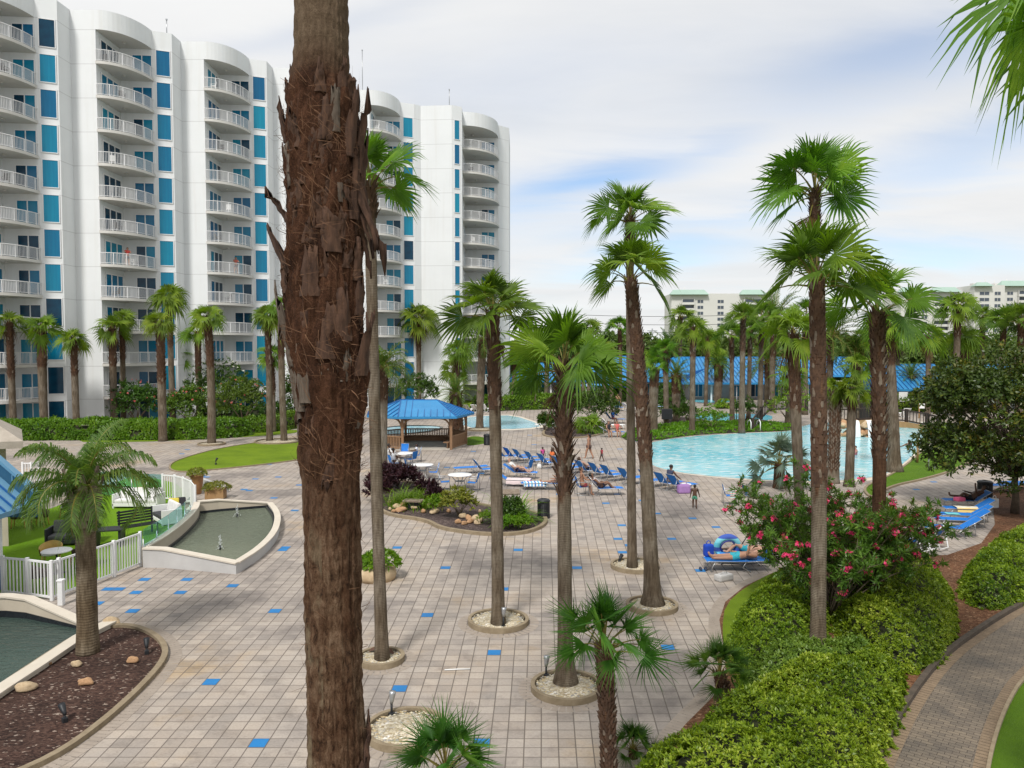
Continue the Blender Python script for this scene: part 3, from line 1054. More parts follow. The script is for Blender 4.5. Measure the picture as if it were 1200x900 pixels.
line = [(-75, 80), (-62, 58), (-54, 58)]
arcs = []
for (bx, by) in BAYS:
    last = (bx, by) == BAYS[-1]
    line += [(bx, by), (bx + 2.3, by), (bx + 2.3, by + 4.3), (bx + 5.3, by + 4.6), (bx + 6.95, by + 5.3)]
    arcs.append(((bx + 2.3, by + 4.6), 3.0, 4.6))
EB = [(-11.6, 99.0), (-7.65, 98.7), (-6.4, 99.4), (-6.45, 101.4), (-6.45, 107.0), (-1.9, 107.3), (-0.4, 108.8), (-0.3, 119)]
line += EB
arcs.append(((-6.45, 107.3), 4.55, 5.9))
back = [(-14, 126), (-30, 124), (-60, 95)]
fp = line + back
wb_ = MB()
k = len(fp)
area = sum(fp[i][0] * fp[(i + 1) % k][1] - fp[(i + 1) % k][0] * fp[i][1] for i in range(k))
vs = [(p[0], p[1], 0.0) for p in fp] + [(p[0], p[1], SOFFIT) for p in fp]
wb_.add(vs, [(i, (i + 1) % k, k + (i + 1) % k, k + i) for i in range(k)])
# parapet line follows the curved balcony fronts
par = [(-75, 80), (-62, 58), (-54, 58)]
for i, (bx, by) in enumerate(BAYS):
    c, rx, ry = arcs[i]
    par += [(bx, by)] + ell(c, rx, ry, 14) + [(bx + 6.95, by + 5.3)]
c, rx, ry = arcs[5]
par += EB[:3] + ell(c, rx, ry, 14) + EB[6:8] + back
k2 = len(par)
vs = [(p[0], p[1], SOFFIT) for p in par] + [(p[0], p[1], ROOFZ) for p in par]
wb_.add(vs, [(i, (i + 1) % k2, k2 + (i + 1) % k2, k2 + i) for i in range(k2)])
wb_.build('wall', M['stucco_joint'], tower)
rb_ = MB()
rb_.ngon([(p[0], p[1], ROOFZ - 0.004) for p in par])
rb_.build('roof', M['stucco'], tower)
for i, (c, rx, ry) in enumerate(arcs):
    b = MB()
    a = ell(c, rx - 0.02, ry - 0.02, 14)
    b.ngon([(c[0] + 0.0, c[1] - 0.02, SOFFIT + 0.002)] + [(p[0], p[1], SOFFIT + 0.002) for p in a[::-1]])
    b.tube([(c[0] + 1.1, c[1] - 1.6, SOFFIT - 0.001), (c[0] + 1.1, c[1] - 1.6, SOFFIT - 0.12)], 0.16, 10)
    b.build('soffit', M['soffit'], tower)


def balcony_mesh(rx, ry):
    """returns slab, railing meshes in coordinates relative to the inner corner (cx, cy)"""
    s = MB()
    g = 0.14
    a = ell((0, 0), rx, ry, 18, g)
    poly = [(-0.01, 0.0)] + [(-0.01, -ry - g)] + a[1:-1] + [(rx + g, 0.0)]
    s.prism(poly, 0.0, 0.26, 0, bottom=True)
    s.tube([(rx * .35, -ry * .35, 0.0), (rx * .35, -ry * .35, -0.1)], 0.15, 10)
    sl = s.mesh('balcony', [M['soffit'], M['soffit']])
    r = MB()
    arc = ell((0, 0), rx, ry, 60, 0.05)
    r.tube([(p[0], p[1], 1.30) for p in arc], 0.032, 6)
    r.tube([(p[0], p[1], 0.36) for p in arc], 0.022, 6)
    # evenly spaced balusters
    acc = 0
    prev = Vector(arc[0])
    nb = 0
    for p in arc[1:]:
        p = Vector(p)
        seg = (p - prev).length
        while acc + 0.0 <= seg:
            q = prev.lerp(p, acc / seg)
            if nb % 9 == 0:
                r.box((q.x, q.y, 0.79), (0.055, 0.055, 1.06))
            else:
                r.box((q.x, q.y, 0.83), (0.022, 0.022, 0.92))
            nb += 1
            acc += 0.125
        acc -= seg
        prev = p
    rl = r.mesh('railing', M['white_paint'])
    return sl, rl


def panes(wd, ht, n, glass, fw=0.06, dark=()):
    """glazing of n panes in a white frame, in the xz plane, proud towards -y"""
    b = MB()
    b.box((0, -0.02, ht / 2), (wd, 0.03, ht), mi=1)
    pw = wd / n
    for i in range(n + 1):
        x = -wd / 2 + i * pw
        b.box((min(max(x, -wd / 2 + fw / 2), wd / 2 - fw / 2), -0.035, ht / 2), (fw, 0.07, ht), mi=0)
    for z in (fw / 2, ht - fw / 2):
        for i in range(n):
            b.box((-wd / 2 + (i + 0.5) * pw, -0.034, z), (pw - fw - 0.004, 0.066, fw), mi=0)
    if dark:
        for i in dark:
            b.box((-wd / 2 + (i + 0.5) * pw, -0.0385, ht / 2), (pw - fw, 0.004, ht - 2 * fw), mi=2)
    return b


rr = random.Random(5)
door_v = [panes(1.9, 2.25, 2, 0, 0.08, d).mesh('sliding_door', [M['white_paint'], M['glass_teal'], M['glass_dark']]) for d in ((), (0,), (0, 1), (1,))]
side_v = [panes(3.3, 2.35, 3, 0, 0.14, d).mesh('side_window', [M['white_paint'], M['glass_teal'], M['glass_dark']]) for d in ((), (2,), (1, 2), (0, 1, 2))]
win_v = [panes(1.32, 2.5, 1, 0, 0.06, d).mesh('window', [M['white_paint'], M['glass_teal'], M['glass_dark']]) for d in ((), (0,))]
nar_v = [panes(0.78, 2.5, 1, 0, 0.06, d).mesh('window', [M['white_paint'], M['glass_teal'], M['glass_dark']]) for d in ((), (0,))]
slab_m, rail_m = balcony_mesh(3.0, 4.6)
slab_e, rail_e = balcony_mesh(4.55, 5.9)
p2p3 = math.atan2(0.7, 1.65)
for i, (c, rx, ry) in enumerate(arcs):
    end = i == 5
    for f in range(-1, NFL):
        z = FLOOR0 + f * FLOORH
        if f >= 0:
            bal = link('balcony', slab_e if end else slab_m, tower, (c[0], c[1], z))
            link('railing', rail_e if end else rail_m, bal)
            host, oz, oc = bal, 0.27, (0, 0)
        else:
            host, oz, oc = tower, 0.05, c
        lo = rr.random() < (0.55 if f < 4 else 0.25)
        dv = rr.choice(door_v[1:]) if lo else door_v[0]
        sv = rr.choice(side_v[1:]) if rr.random() < 0.6 else side_v[0]
        dx = rx * 0.69
        link('sliding_door', dv, host, (oc[0] + dx, oc[1] - 0.30 + 0.30 * dx / rx, oz), math.atan2(0.3, rx))
        if end:
            link('side_window', sv, host, (oc[0], oc[1] - 0.5 - 2.2, oz), R(90))
        else:
            link('side_window', sv, host, (oc[0], oc[1] - 0.5 - 1.75, oz), R(90))
    for f in range(-1, NFL):
        z = FLOOR0 + f * FLOORH + 0.6
        dk = 1 if rr.random() < (0.08 if f > 3 else 0.2) else 0
        if end:
            a, b_ = Vector(EB[1]), Vector(EB[2])
            q = a.lerp(b_, 0.5)
            link('window', nar_v[dk], tower, (q.x, q.y, z), math.atan2(b_.y - a.y, b_.x - a.x))
        else:
            bx, by = BAYS[i]
            a, b_ = Vector((bx + 5.3, by + 4.6)), Vector((bx + 6.95, by + 5.3))
            q = a.lerp(b_, 0.54)
            link('window', win_v[dk], tower, (q.x, q.y, z), p2p3)
for (x, y, h) in ((-37.2 + 2.8, 78, 1.9), (-18.2, 95, 5.4), (-8.0, 99.5, 2.2), (-31.4, 84, 1.3)):
    b = MB()
    b.tube([(x, y, ROOFZ - 0.02), (x, y, ROOFZ + h)], 0.05, 6)
    b.box((x, y, ROOFZ + h), (0.16, 0.16, 0.12))
    b.build('antenna', M['grey_metal'], tower)
# balcony furniture
b = MB()
for sx in (-.22, .22):
    for sy in (-.2, .2):
        b.box((sx, sy, .21), (.035, .035, .42))
b.bbox((0, 0, .43), (.5, .46, .04), .015)
b.box((0, .22, .68), (.48, .03, .5), M=Matrix.Rotation(R(-10), 3, 'X'))
for sx in (-.25, .25):
    b.box((sx, 0, .62), (.04, .44, .03))
    b.box((sx, -.2, .52), (.035, .035, .2))
bc_me = b.mesh('balcony_chair', M['white_resin'])
bd_me = b.mesh('balcony_chair', M['charcoal_fabric'])
ordn = ['top', 'second highest', 'third highest', 'fourth highest', 'fifth highest', 'sixth highest', 'seventh highest', 'eighth highest', 'ninth highest', 'tenth highest', 'lowest']
colname = ['balcony column cut by the picture edge', 'wide balcony column behind the clustered palms', 'balcony column beside the big trunk', 'hidden', 'balcony column behind the green fronds', 'end balcony column at the building corner']
for i, fl, dx, dy, wh in ((1, 10, .5, -3.6, 0), (1, 9, 1.6, -3.2, 0), (1, 7, .7, -3.5, 1), (1, 5, 1.0, -3.3, 0), (1, 4, 1.9, -2.6, 1), (1, 3, .8, -3.4, 0), (2, 10, .6, -3.7, 1), (2, 8, 1.1, -3.3, 0), (2, 6, 1.7, -2.9, 1), (2, 5, .7, -3.5, 0),
                          (2, 3, 1.5, -3.0, 0), (4, 10, .7, -3.5, 1), (4, 5, .9, -3.4, 1), (4, 4, 1.5, -3.0, 1), (4, 1, 1.0, -3.3, 1), (5, 9, 1.0, -4.5, 0), (5, 7, 2.2, -3.6, 0), (5, 6, 1.2, -4.3, 1), (0, 9, 2.0, -2.6, 0), (0, 6, 1.9, -2.7, 0), (0, 2, 1.9, -2.7, 1)):
    c = arcs[i][0]
    o = link('balcony_chair', bc_me if wh else bd_me, None, (c[0] + dx, c[1] + dy, FLOOR0 + fl * FLOORH + 0.26), rr.uniform(0, 6))
    tag(o, '%s chair on the %s balcony of the %s' % ('white' if wh else 'dark', ordn[10 - fl], colname[i]), 'chair', 'chairs on the balconies')

# ------------------------------------------------------------------ gazebo
gz = thing('gazebo', 'timber gazebo with blue ribbed metal roof beside the splash pool', 'gazebo', (-6.6, 56, 0))
OC = [Vector(p) for p in ((-9.7, 54.4), (-7.65, 53.4), (-4.27, 53.6), (-3.4, 56.6), (-4.7, 59.0), (-8.2, 59.0), (-10.2, 57.2))]
gc = Vector((-6.6, 56))
LO = [p - gc for p in OC]
EAVE = [p + p.normalized() * 0.6 for p in LO]
RDG = [Vector((-1.55, 0.2)), Vector((1.15, 0.0))]
EZ, RZ = 2.38, 3.35


def seam_roof(b, quad, seams, mi=0, mi2=1, h=0.05, wd=0.05):
    """quad = eave a, eave b, ridge b, ridge a ; ribs run up the slope"""
    a, b_, c, d = [Vector(q) for q in quad]
    b.ngon([a, b_, c, d] if (c - d).length > 1e-4 else [a, b_, c], mi)
    n = (b_ - a).cross(d - a)
    n.normalize()
    if n.z < 0:
        n = -n
    for i in range(1, seams):
        t = i / seams
        e = a.lerp(b_, t)
        # run perpendicular to the eave until it meets the panel's edge
        u = (b_ - a).normalized()
        up = n.cross(u)
        if up.z < 0:
            up = -up
        best = None
        for s0, s1 in ((d, c), (a, d), (b_, c)):
            ev = s1 - s0
            if ev.length < 1e-5:
                continue
            A = np.array([[up.x, -ev.x], [up.y, -ev.y], [up.z, -ev.z]])
            sol, *_ = np.linalg.lstsq(A, np.array(s0 - e), rcond=None)
            if sol[0] > 0.02 and -0.001 <= sol[1] <= 1.001:
                best = sol[0] if best is None else min(best, sol[0])
        if best:
            b.beam(e + n * (h / 2), e + up * best + n * (h / 2), wd, h, mi2, up=n)


M['seam'] = mat('roof_seam', (0.012, 0.10, 0.30), (0.010, 0.08, 0.25), 2, 0.4)
b = MB()
rid = [Vector((RDG[0].x, RDG[0].y, RZ)), Vector((RDG[1].x, RDG[1].y, RZ))]
ridx = [0, 0, 1, 1, 1, 0, 0]
nE = len(EAVE)
for i in range(nE):
    j = (i + 1) % nE
    a = Vector((EAVE[i].x, EAVE[i].y, EZ))
    c = Vector((EAVE[j].x, EAVE[j].y, EZ))
    seam_roof(b, (a, c, rid[ridx[j]], rid[ridx[i]]), max(3, int((c - a).length / 0.42)))
    b.beam(a, rid[ridx[i]], 0.09, 0.07, 1)
    b.beam(a + Vector((0, 0, -0.07)), c + Vector((0, 0, -0.07)), 0.05, 0.16, 0)
b.beam(rid[0], rid[1], 0.12, 0.08, 1)
b.build('roof', [M['blue_roof'], M['seam']], gz)
for i, p in enumerate(LO):
    b = MB()
    b.bbox((p.x, p.y, 1.15), (0.18, 0.18, 2.3), 0.012)
    for nb_ in (LO[i - 1], LO[(i + 1) % nE]):
        d = (nb_ - p).normalized()
        pr = None
        for t in range(6):
            a = PI / 2 * t / 5
            q = Vector((p.x, p.y, 0)) + Vector((d.x, d.y, 0)) * (0.08 + 0.62 * (1 - math.cos(a))) + Vector((0, 0, 1.55 + 0.65 * math.sin(a)))
            if pr is not None:
                b.beam(pr, q, 0.07, 0.12)
            pr = q
    b.build('post', M['wood'], gz)
for i in range(nE):
    j = (i + 1) % nE
    a, c = LO[i], LO[j]
    b = MB()
    b.beam((a.x, a.y, 2.24), (c.x, c.y, 2.24), 0.1, 0.18)
    b.build('beam', M['wood'], gz)
    if i == 1:
        continue
    b = MB()
    d = (c - a).normalized()
    a2, c2 = a + d * 0.1, c - d * 0.1
    for z in (0.12, 0.92):
        b.beam((a2.x, a2.y, z), (c2.x, c2.y, z), 0.07, 0.09)
    ln = (c2 - a2).length
    kk = int(ln / 0.13)
    for t in range(1, kk):
        q = a2.lerp(c2, t / kk)
        b.box((q.x, q.y, 0.52), (0.075, 0.03, 0.72), math.atan2(d.y, d.x))
    b.build('railing', M['wood'], gz)
b = MB()
for i in (2, 3, 4, 5):
    a, c = LO[i] * 0.83, LO[(i + 1) % nE] * 0.83
    b.beam((a.x, a.y, 0.46), (c.x, c.y, 0.46), 0.42, 0.06)
    b.beam((a.x * 1.05, a.y * 1.05, 0.22), (c.x * 1.05, c.y * 1.05, 0.22), 0.05, 0.44)
b.build('bench', M['wood'], gz)
b = MB()
b.prism([(p.x * 1.03, p.y * 1.03) for p in LO], 0.0, 0.05)
b.build('floor', M['concrete'], gz)

# ------------------------------------------------------------------ pool houses with blue roofs


def hip(b, x0, y0, x1, y1, ez, rz, inset, seam=0.55, mi=0, mi2=1):
    ym = (y0 + y1) / 2
    A, B_, C_, D = Vector((x0, y0, ez)), Vector((x1, y0, ez)), Vector((x1, y1, ez)), Vector((x0, y1, ez))
    Rl, Rr = Vector((x0 + inset, ym, rz)), Vector((x1 - inset, ym, rz))
    for q in ((A, B_, Rr, Rl), (B_, C_, Rr, Rr), (C_, D, Rl, Rr), (D, A, Rl, Rl)):
        seam_roof(b, q, max(3, int((q[1] - q[0]).length / seam)), mi, mi2, 0.09, 0.07)
    for e, r_ in ((A, Rl), (B_, Rr), (C_, Rr), (D, Rl)):
        b.beam(e, r_, 0.2, 0.12, 0)
    b.beam(Rl, Rr, 0.2, 0.12, 0)
    for e, r_ in ((A, B_), (B_, C_), (C_, D), (D, A)):
        b.beam(e + Vector((0, 0, -0.12)), r_ + Vector((0, 0, -0.12)), 0.08, 0.26, 0)


def poolhouse(label, parts, walls, loc):
    o = thing('pool_house', label, 'building', loc)
    w_ = MB()
    for (x0, y0, x1, y1, h) in walls:
        w_.prism([(x0, y0), (x1, y0), (x1, y1), (x0, y1)], 0, h)
    w_.build('wall', M['grey_stucco'], o)
    for pr in parts:
        b = MB()
        hip(b, *pr)
        b.build('roof', [M['blue_roof'], M['seam']], o)
    for (x0, y0, x1, y1, h) in walls:
        n = int((x1 - x0) / 2.6)
        for i in range(n):
            x = x0 + (i + 0.5) * (x1 - x0) / n
            wv = panes(1.3, 1.7 if i % 3 else 2.1, 2, 0, 0.08, (0,) if i % 2 else ())
            wv.build('window', [M['white_paint'], M['glass_teal'], M['glass_dark']], o, (x, y0, 0.35))
        for i in range(n + 1):
            x = x0 + i * (x1 - x0) / n
            c_ = MB()
            c_.bbox((x, y0 - 2.0, h / 2), (0.22, 0.22, h), 0.02)
            c_.build('column', M['white_paint'], o)
    return o


poolhouse('long blue ribbed roof building behind the hedge next to the tall apartments', [(0.0 - 1, -2.4, 27.5, 8, 2.55, 5.0, 4.5), (10.5, 3.0, 26, 14, 3.9, 6.0, 4.0)], [(0.5, 0.5, 26.5, 7, 2.5)], (0, 114, 0))
poolhouse('blue roofed building with hipped front behind the two small pools', [(-1, -2.6, 18.0, 9, 2.5, 4.4, 5.0), (-4, 4, 33, 16, 3.3, 5.9, 4.5)], [(0.5, 0.5, 30, 8, 2.5)], (24.5, 108, 0))
poolhouse('low blue roofed building behind the footbridge and the dark magnolia', [(-1, -2.2, 32, 9, 2.4, 5.2, 4.5)], [(0.5, 0.5, 30.5, 8, 2.35)], (43.5, 92, 0))
# blue shade sails
for (x0, x1, y, zl, zr) in ((659, 700, 106, 482, 483), (690, 736, 103, 481, 484)):
    b = MB()
    a, c = P(x0, 451, y), P(x1, 454, y)
    d2, e2 = P(x1 - 4, 450.5, y + 5), P(x0 - 2, 449.5, y + 5)
    n = 6
    vs = []
    for i in range(n + 1):
        for j in range(n + 1):
            s, t = i / n, j / n
            q = (a.lerp(c, s)).lerp(e2.lerp(d2, s), t)
            q.z -= 0.5 * math.sin(PI * s) * math.sin(PI * t)
            vs.append(q)
    b.add(vs, [(i * (n + 1) + j, (i + 1) * (n + 1) + j, (i + 1) * (n + 1) + j + 1, i * (n + 1) + j + 1) for i in range(n) for j in range(n)], 0, True)
    me = b.mesh('sail', M['blue_roof'])
    o = thing('shade_sail', 'flat blue shade sail stretched in front of the blue roof, %s one' % ('wider' if x0 > 680 else 'narrower'), 'shade sail', (0, 0, 0))
    link('sail', me, o)
    for q in (a, c, d2, e2):
        pb = MB()
        pb.tube([(q.x, q.y, 0), (q.x, q.y, q.z)], 0.06, 8)
        pb.build('post', M['white_paint'], o)

# ------------------------------------------------------------------ kiosk roof at the left edge
ks = thing('kiosk', 'restaurant kiosk with faded blue metal roof under a pale tiled cap', 'building', (0, 0, 0))
kc = G(37, 590, 2.5)          # far end of the eave, which runs away from the viewer
kx, ky, kz = kc.x, kc.y, kc.z
b = MB()
seam_roof(b, (Vector((kx, ky - 16, kz)), Vector((kx, ky, kz)), Vector((kx - 5, ky, kz + 4.4)), Vector((kx - 5, ky - 16, kz + 4.4))), 40, 0, 1, 0.05, 0.04)
b.beam((kx + .02, ky - 16, kz - 0.07), (kx + .02, ky, kz - 0.07), 0.06, 0.14, 0)
b.build('roof', [M['roof_fade'], M['seam']], ks)
M['roof_side'] = mat('roof_side', (0.02, 0.10, 0.20), (0.016, 0.085, 0.165), 2, 0.5)
a0, a1 = P(45, 580, ky + .25), P(2, 543, ky + .25)
b = MB()
sl_ = (a1.z - a0.z) / (a1.x - a0.x)
xl = kx - 5
zl = a0.z + sl_ * (xl - a0.x)
for yy, mi_ in ((ky + .2, 0),):
    vs = [(a0.x, yy, kz - .45), (a0.x, yy, a0.z), (xl, yy, zl), (xl, yy, kz - .45), (a0.x, yy + .18, kz - .45), (a0.x, yy + .18, a0.z), (xl, yy + .18, zl), (xl, yy + .18, kz - .45)]
    b.add(vs, [(0, 3, 2, 1), (4, 5, 6, 7), (0, 1, 5, 4), (1, 2, 6, 5), (3, 0, 4, 7)], 0)
b.beam((a0.x, ky + .29, a0.z + .04), (xl, ky + .29, zl + .04), .26, .08, 1)
x = a0.x - .3
while x > xl:
    zt = a0.z + sl_ * (x - a0.x)
    b.box((x, ky + .19, (zt + kz - .45) / 2), (.03, .03, zt - kz + .4), mi=1)
    x -= .42
b.build('parapet', [M['roof_side'], M['roof_fade']], ks)
cw = G(-3, 690)
b = MB()
b.prism([(kx - 6, ky - 15), (kx - 3.2, ky - 15), (kx - 3.2, ky - .2), (kx - 6, ky - .2)], 0, kz)
b.build('wall', M['stucco'], ks)
b = MB()
b.bbox((cw.x + 0.03, cw.y, kz / 2 - .1), (0.2, 0.2, kz - .2), 0.02)
b.build('column', M['white_paint'], ks)
b = MB()
b.bbox((cw.x + 0.03, cw.y, 0.35), (0.26, 0.26, 0.7), 0.02)
b.build('column_base', mat('blue_base', (0.02, 0.12, 0.5), (0.015, 0.1, 0.42), 5, 0.5), ks)
cp = P(27, 517, 26.5)
M['cap_tile'] = mat('cap_tile', (0.42, 0.37, 0.31), (0.30, 0.26, 0.21), 2.5, 0.9, 0.3, 30)
b = MB()
b.add([(cp.x - 6, cp.y - 1.6, cp.z - .25), (cp.x, cp.y, cp.z - .25), (cp.x - 2.6, cp.y + 4, cp.z - .25), (cp.x - 6, cp.y + 4, cp.z - .25),
       (cp.x - 6, cp.y - 1.6, cp.z), (cp.x, cp.y, cp.z), (cp.x - 2.6, cp.y + 4, cp.z), (cp.x - 6, cp.y + 4, cp.z), (cp.x - 3.0, cp.y + 1.6, cp.z + 1.15), (cp.x - 6, cp.y + 1.2, cp.z + 1.15)],
      [(0, 1, 5, 4), (1, 2, 6, 5), (3, 2, 1, 0), (4, 5, 8, 9), (5, 6, 8), (6, 7, 9, 8), (2, 3, 7, 6)])
b.build('upper_roof', M['cap_tile'], ks)
b = MB()
b.prism([(cp.x - 6, cp.y - .5), (cp.x - 1.0, cp.y + .6), (cp.x - 3, cp.y + 3.2), (cp.x - 6, cp.y + 3.2)], 0, cp.z - .25)
b.build('upper_wall', M['tan_stucco'], ks)

# ------------------------------------------------------------------ far hotels


def far_block(label, X0, Y, width, depth, H, cols, mats_, rotz=0.0, caps=()):
    o = thing('hotel_block', label, 'building', (X0, Y, 0), rotz)
    b = MB()
    b.prism([(0, 0), (width, 0), (width, depth), (0, depth)], 0, H)
    b.build('wall', mats_, o)
    nf = int(H / 3.1)
    wd = {}
    for kind, x, ww in cols:
        for f in range(max(0, nf - 11), nf - 1):
            z = H - 3.0 - (nf - 1 - f) * 3.05 + 1.0
            if kind == 'w':
                if ('w', ww) not in wd:
                    wd[('w', ww)] = panes(ww, 1.9, 2, 0, 0.14).mesh('window', [M['cream'], M['far_glass'], M['far_glass']])
                link('window', wd[('w', ww)], o, (x, -0.01, z))
            else:
                if ('b', ww) not in wd:
                    q = MB()
                    q.box((0, -0.75, 0), (ww, 1.5, 0.3), mi=0)
                    q.box((0, -1.45, 0.6), (ww, 0.06, 0.9), mi=0)
                    for s in (-1, 1):
                        q.box((s * (ww / 2 - 0.12), -0.7, 1.45), (0.24, 1.44, 2.6), mi=0)
                    q.box((0, -0.03, 1.5), (ww - 0.6, 0.05, 2.3), mi=1)
                    wd[('b', ww)] = q.mesh('balcony', [M['cream'], M['far_glass']])
                link('balcony', wd[('b', ww)], o, (x, -0.02, z - 0.6))
    for x, ww, h in caps:
        q = MB()
        q.add([(x - ww / 2, -2.2, H - 0.6), (x + ww / 2, -2.2, H - 0.6), (x + ww / 2, 3, H - 0.6), (x - ww / 2, 3, H - 0.6), (x - ww / 2 + 2, 0.5, H - 0.6 + h), (x + ww / 2 - 2, 0.5, H - 0.6 + h)],
              [(0, 1, 5, 4), (1, 2, 5), (2, 3, 4, 5), (3, 0, 4), (3, 2, 1, 0)])
        q.build('roof', M['green_roof'], o)
    q = MB()
    for i in range(5):
        q.tube([(3 + i * 2.3, 4, H - 0.02), (3 + i * 2.3, 4, H + 1.5 + (i % 3))], 0.15, 5)
    q.box((4, 5, H + 0.6), (5, 3, 1.2))
    q.build('roof_plant', M['cream'], o)
    return o


Hf = zat(344, 400)
X0 = P(787, 344, 400).x
far_block('cream hotel block with green hipped eaves far behind the small pools', X0, 400, 56, 18, Hf,
          [('b', 8.5, 6.5), ('w', 15, 3.2), ('w', 25.5, 3.4), ('b', 42, 9), ('w', 50, 3.0)], M['cream'], 0, ((9, 20, 2.6), (42, 14, 2.6)))
X1 = P(1056, 345, 390).x
far_block('long cream hotel wing with stepped green roofs far behind the magnolia', X1, 390, 34, 20, zat(341, 390),
          [('b', 6, 6), ('w', 12, 3.2), ('b', 20, 8), ('w', 28, 3.4)], M['cream'], 0, ((6, 14, 2.6), (22, 15, 2.6)))
far_block('tall middle tower of the cream hotel far behind the palm crowns', X1 + 31, 380, 15, 20, zat(334, 380),
          [('w', 5, 5.0), ('w', 11.5, 3.2)], M['cream'], 0, ((4, 9, 2.0),))
far_block('end wing of the cream hotel with green eaves cut by the picture edge', X1 + 45.5, 386, 45, 20, zat(334, 386),
          [('w', 3, 2.4), ('w', 7, 3.2), ('b', 14, 7), ('w', 21, 3.0), ('b', 29, 8)], M['cream'], 0, ((12, 22, 2.8), (32, 18, 2.6)))

# power line and pole
po = thing('utility_pole', 'grey utility pole rising above the far tree line', 'utility pole', P(764, 436, 170).to_2d().to_3d())
b = MB()
hz_ = zat(385, 170)
b.tube([(0, 0, 0), (0, 0, hz_)], [0.22, 0.16], 8)
b.build('pole', M['grey_metal'], po)
b = MB()
b.box((0, 0, hz_ - 0.5), (2.2, 0.15, 0.15))
b.build('crossarm', M['grey_metal'], po)
for i, (ya, yb) in enumerate(((365, 361), (374, 372), (384, 380))):
    b = MB()
    A, B_ = P(590, ya, 180), P(1010, yb, 172)
    pts = [A.lerp(B_, t / 24) - Vector((0, 0, 1.5 * math.sin(PI * t / 24))) for t in range(25)]
    b.tube(pts, 0.05, 4)
    o = b.build('power_line', M['dark_metal'])
    tag(o, ['topmost of the overhead wires', 'middle one of the overhead wires', 'lowest of the overhead wires'][i] + ' crossing the sky above the blue roofs', 'power line', 'overhead power lines')
# ------------------------------------------------------------------ palms


def fan_crown(seed, n=18, pet=0.85, R_=0.85, segs=24, lo=-25, hi=86, dead=2, droop=0.22, span=128, leafm='fan', flat=0.0, split=0.5, pw=1.0):
    r = random.Random(seed)
    b = MB()
    az0 = r.uniform(0, 6)
    tot = n + dead
    for i in range(tot):
        isd = i >= n
        t = (i + 0.5) / n
        az = az0 + i * 2.39996 + r.uniform(-.35, .35)
        el = R(hi + (lo - hi) * (t ** 1.05)) if not isd else R(r.uniform(-78, -55))
        el += r.uniform(-.15, .15)
        p = pet * r.uniform(0.75, 1.2) * (0.85 + 0.25 * t)
        Rl = R_ * r.uniform(0.8, 1.12)
        if i < 3:
            Rl *= .8
        if isd:
            p *= 0.6
            Rl *= 0.65
        pts = [Vector((0, 0, -0.15 * t))]
        e = el + 0.18
        for s in range(4):
            d = Vector((math.cos(az) * math.cos(e), math.sin(az) * math.cos(e), math.sin(e)))
            pts.append(pts[-1] + d * p / 4)
            e -= 0.06 + 0.12 * max(0, math.cos(e))
        b.tube(pts, [0.030 * pw, 0.022 * pw, 0.017 * pw, 0.014 * pw, 0.011 * pw], 4, 1, False, cap=False)
        hub = pts[-1]
        e -= r.uniform(-0.12, 0.55) + flat
        roll = r.uniform(-1.15, 1.15)
        tdir = Vector((math.cos(az) * math.cos(e), math.sin(az) * math.cos(e), math.sin(e)))
        nrm = Vector((-math.cos(az) * math.sin(e), -math.sin(az) * math.sin(e), math.cos(e)))
        side = tdir.cross(nrm)
        q = Matrix.Rotation(roll, 3, tdir)
        nrm, side = q @ nrm, q @ side
        cup = r.uniform(0.05, 0.34) * (2.0 if isd else 1)
        dr = droop * r.uniform(0.5, 1.7) * (1.8 if isd else 1)
        sp = R(span * (0.5 if isd else 1) * r.uniform(0.85, 1.05))
        vs = [hub]
        fs = []
        dl = sp / segs
        for k in range(segs):
            ph = -sp + (k + 0.5) * 2 * dl
            L_ = Rl * (0.72 + 0.28 * math.cos(ph)) * r.uniform(0.9, 1.07)
            tw = r.uniform(-0.07, 0.07)
            dk = dr * r.uniform(.55, 1.5)

            def pos(rad, a, lift=0.0):
                d = tdir * math.cos(a) + side * math.sin(a)
                w_ = rad / Rl
                return hub + d * rad + nrm * (cup * rad * (abs(math.sin(a)) ** 1.5) * 0.9 + lift) + Vector((0, 0, -dk * Rl * w_ ** 3.0))
            o = len(vs)
            sp_ = split + r.uniform(-.06, .06)
            vs += [pos(L_ * sp_, ph - dl), pos(L_ * sp_, ph, 0.022), pos(L_ * sp_, ph + dl),
                   pos(L_ * (sp_ + .24), ph - dl * 0.40 + tw), pos(L_ * (sp_ + .24), ph + tw, 0.012), pos(L_ * (sp_ + .24), ph + dl * 0.40 + tw),
                   pos(L_ * 1.04, ph + tw * 2.0) + Vector((0, 0, -dk * Rl * r.uniform(0.0, .30)))]
            fs += [(0, o, o + 1), (0, o + 1, o + 2), (o, o + 3, o + 4, o + 1), (o + 1, o + 4, o + 5, o + 2), (o + 3, o + 6, o + 4), (o + 4, o + 6, o + 5)]
        b.add(vs, fs, 2 if isd else 0)
    return b.mesh('crown', [M[leafm], M['petiole'], M['dead']])



M['petiole'] = mat('palm_petiole', (0.14, 0.17, 0.03), (0.20, 0.13, 0.03), 5, 0.6)


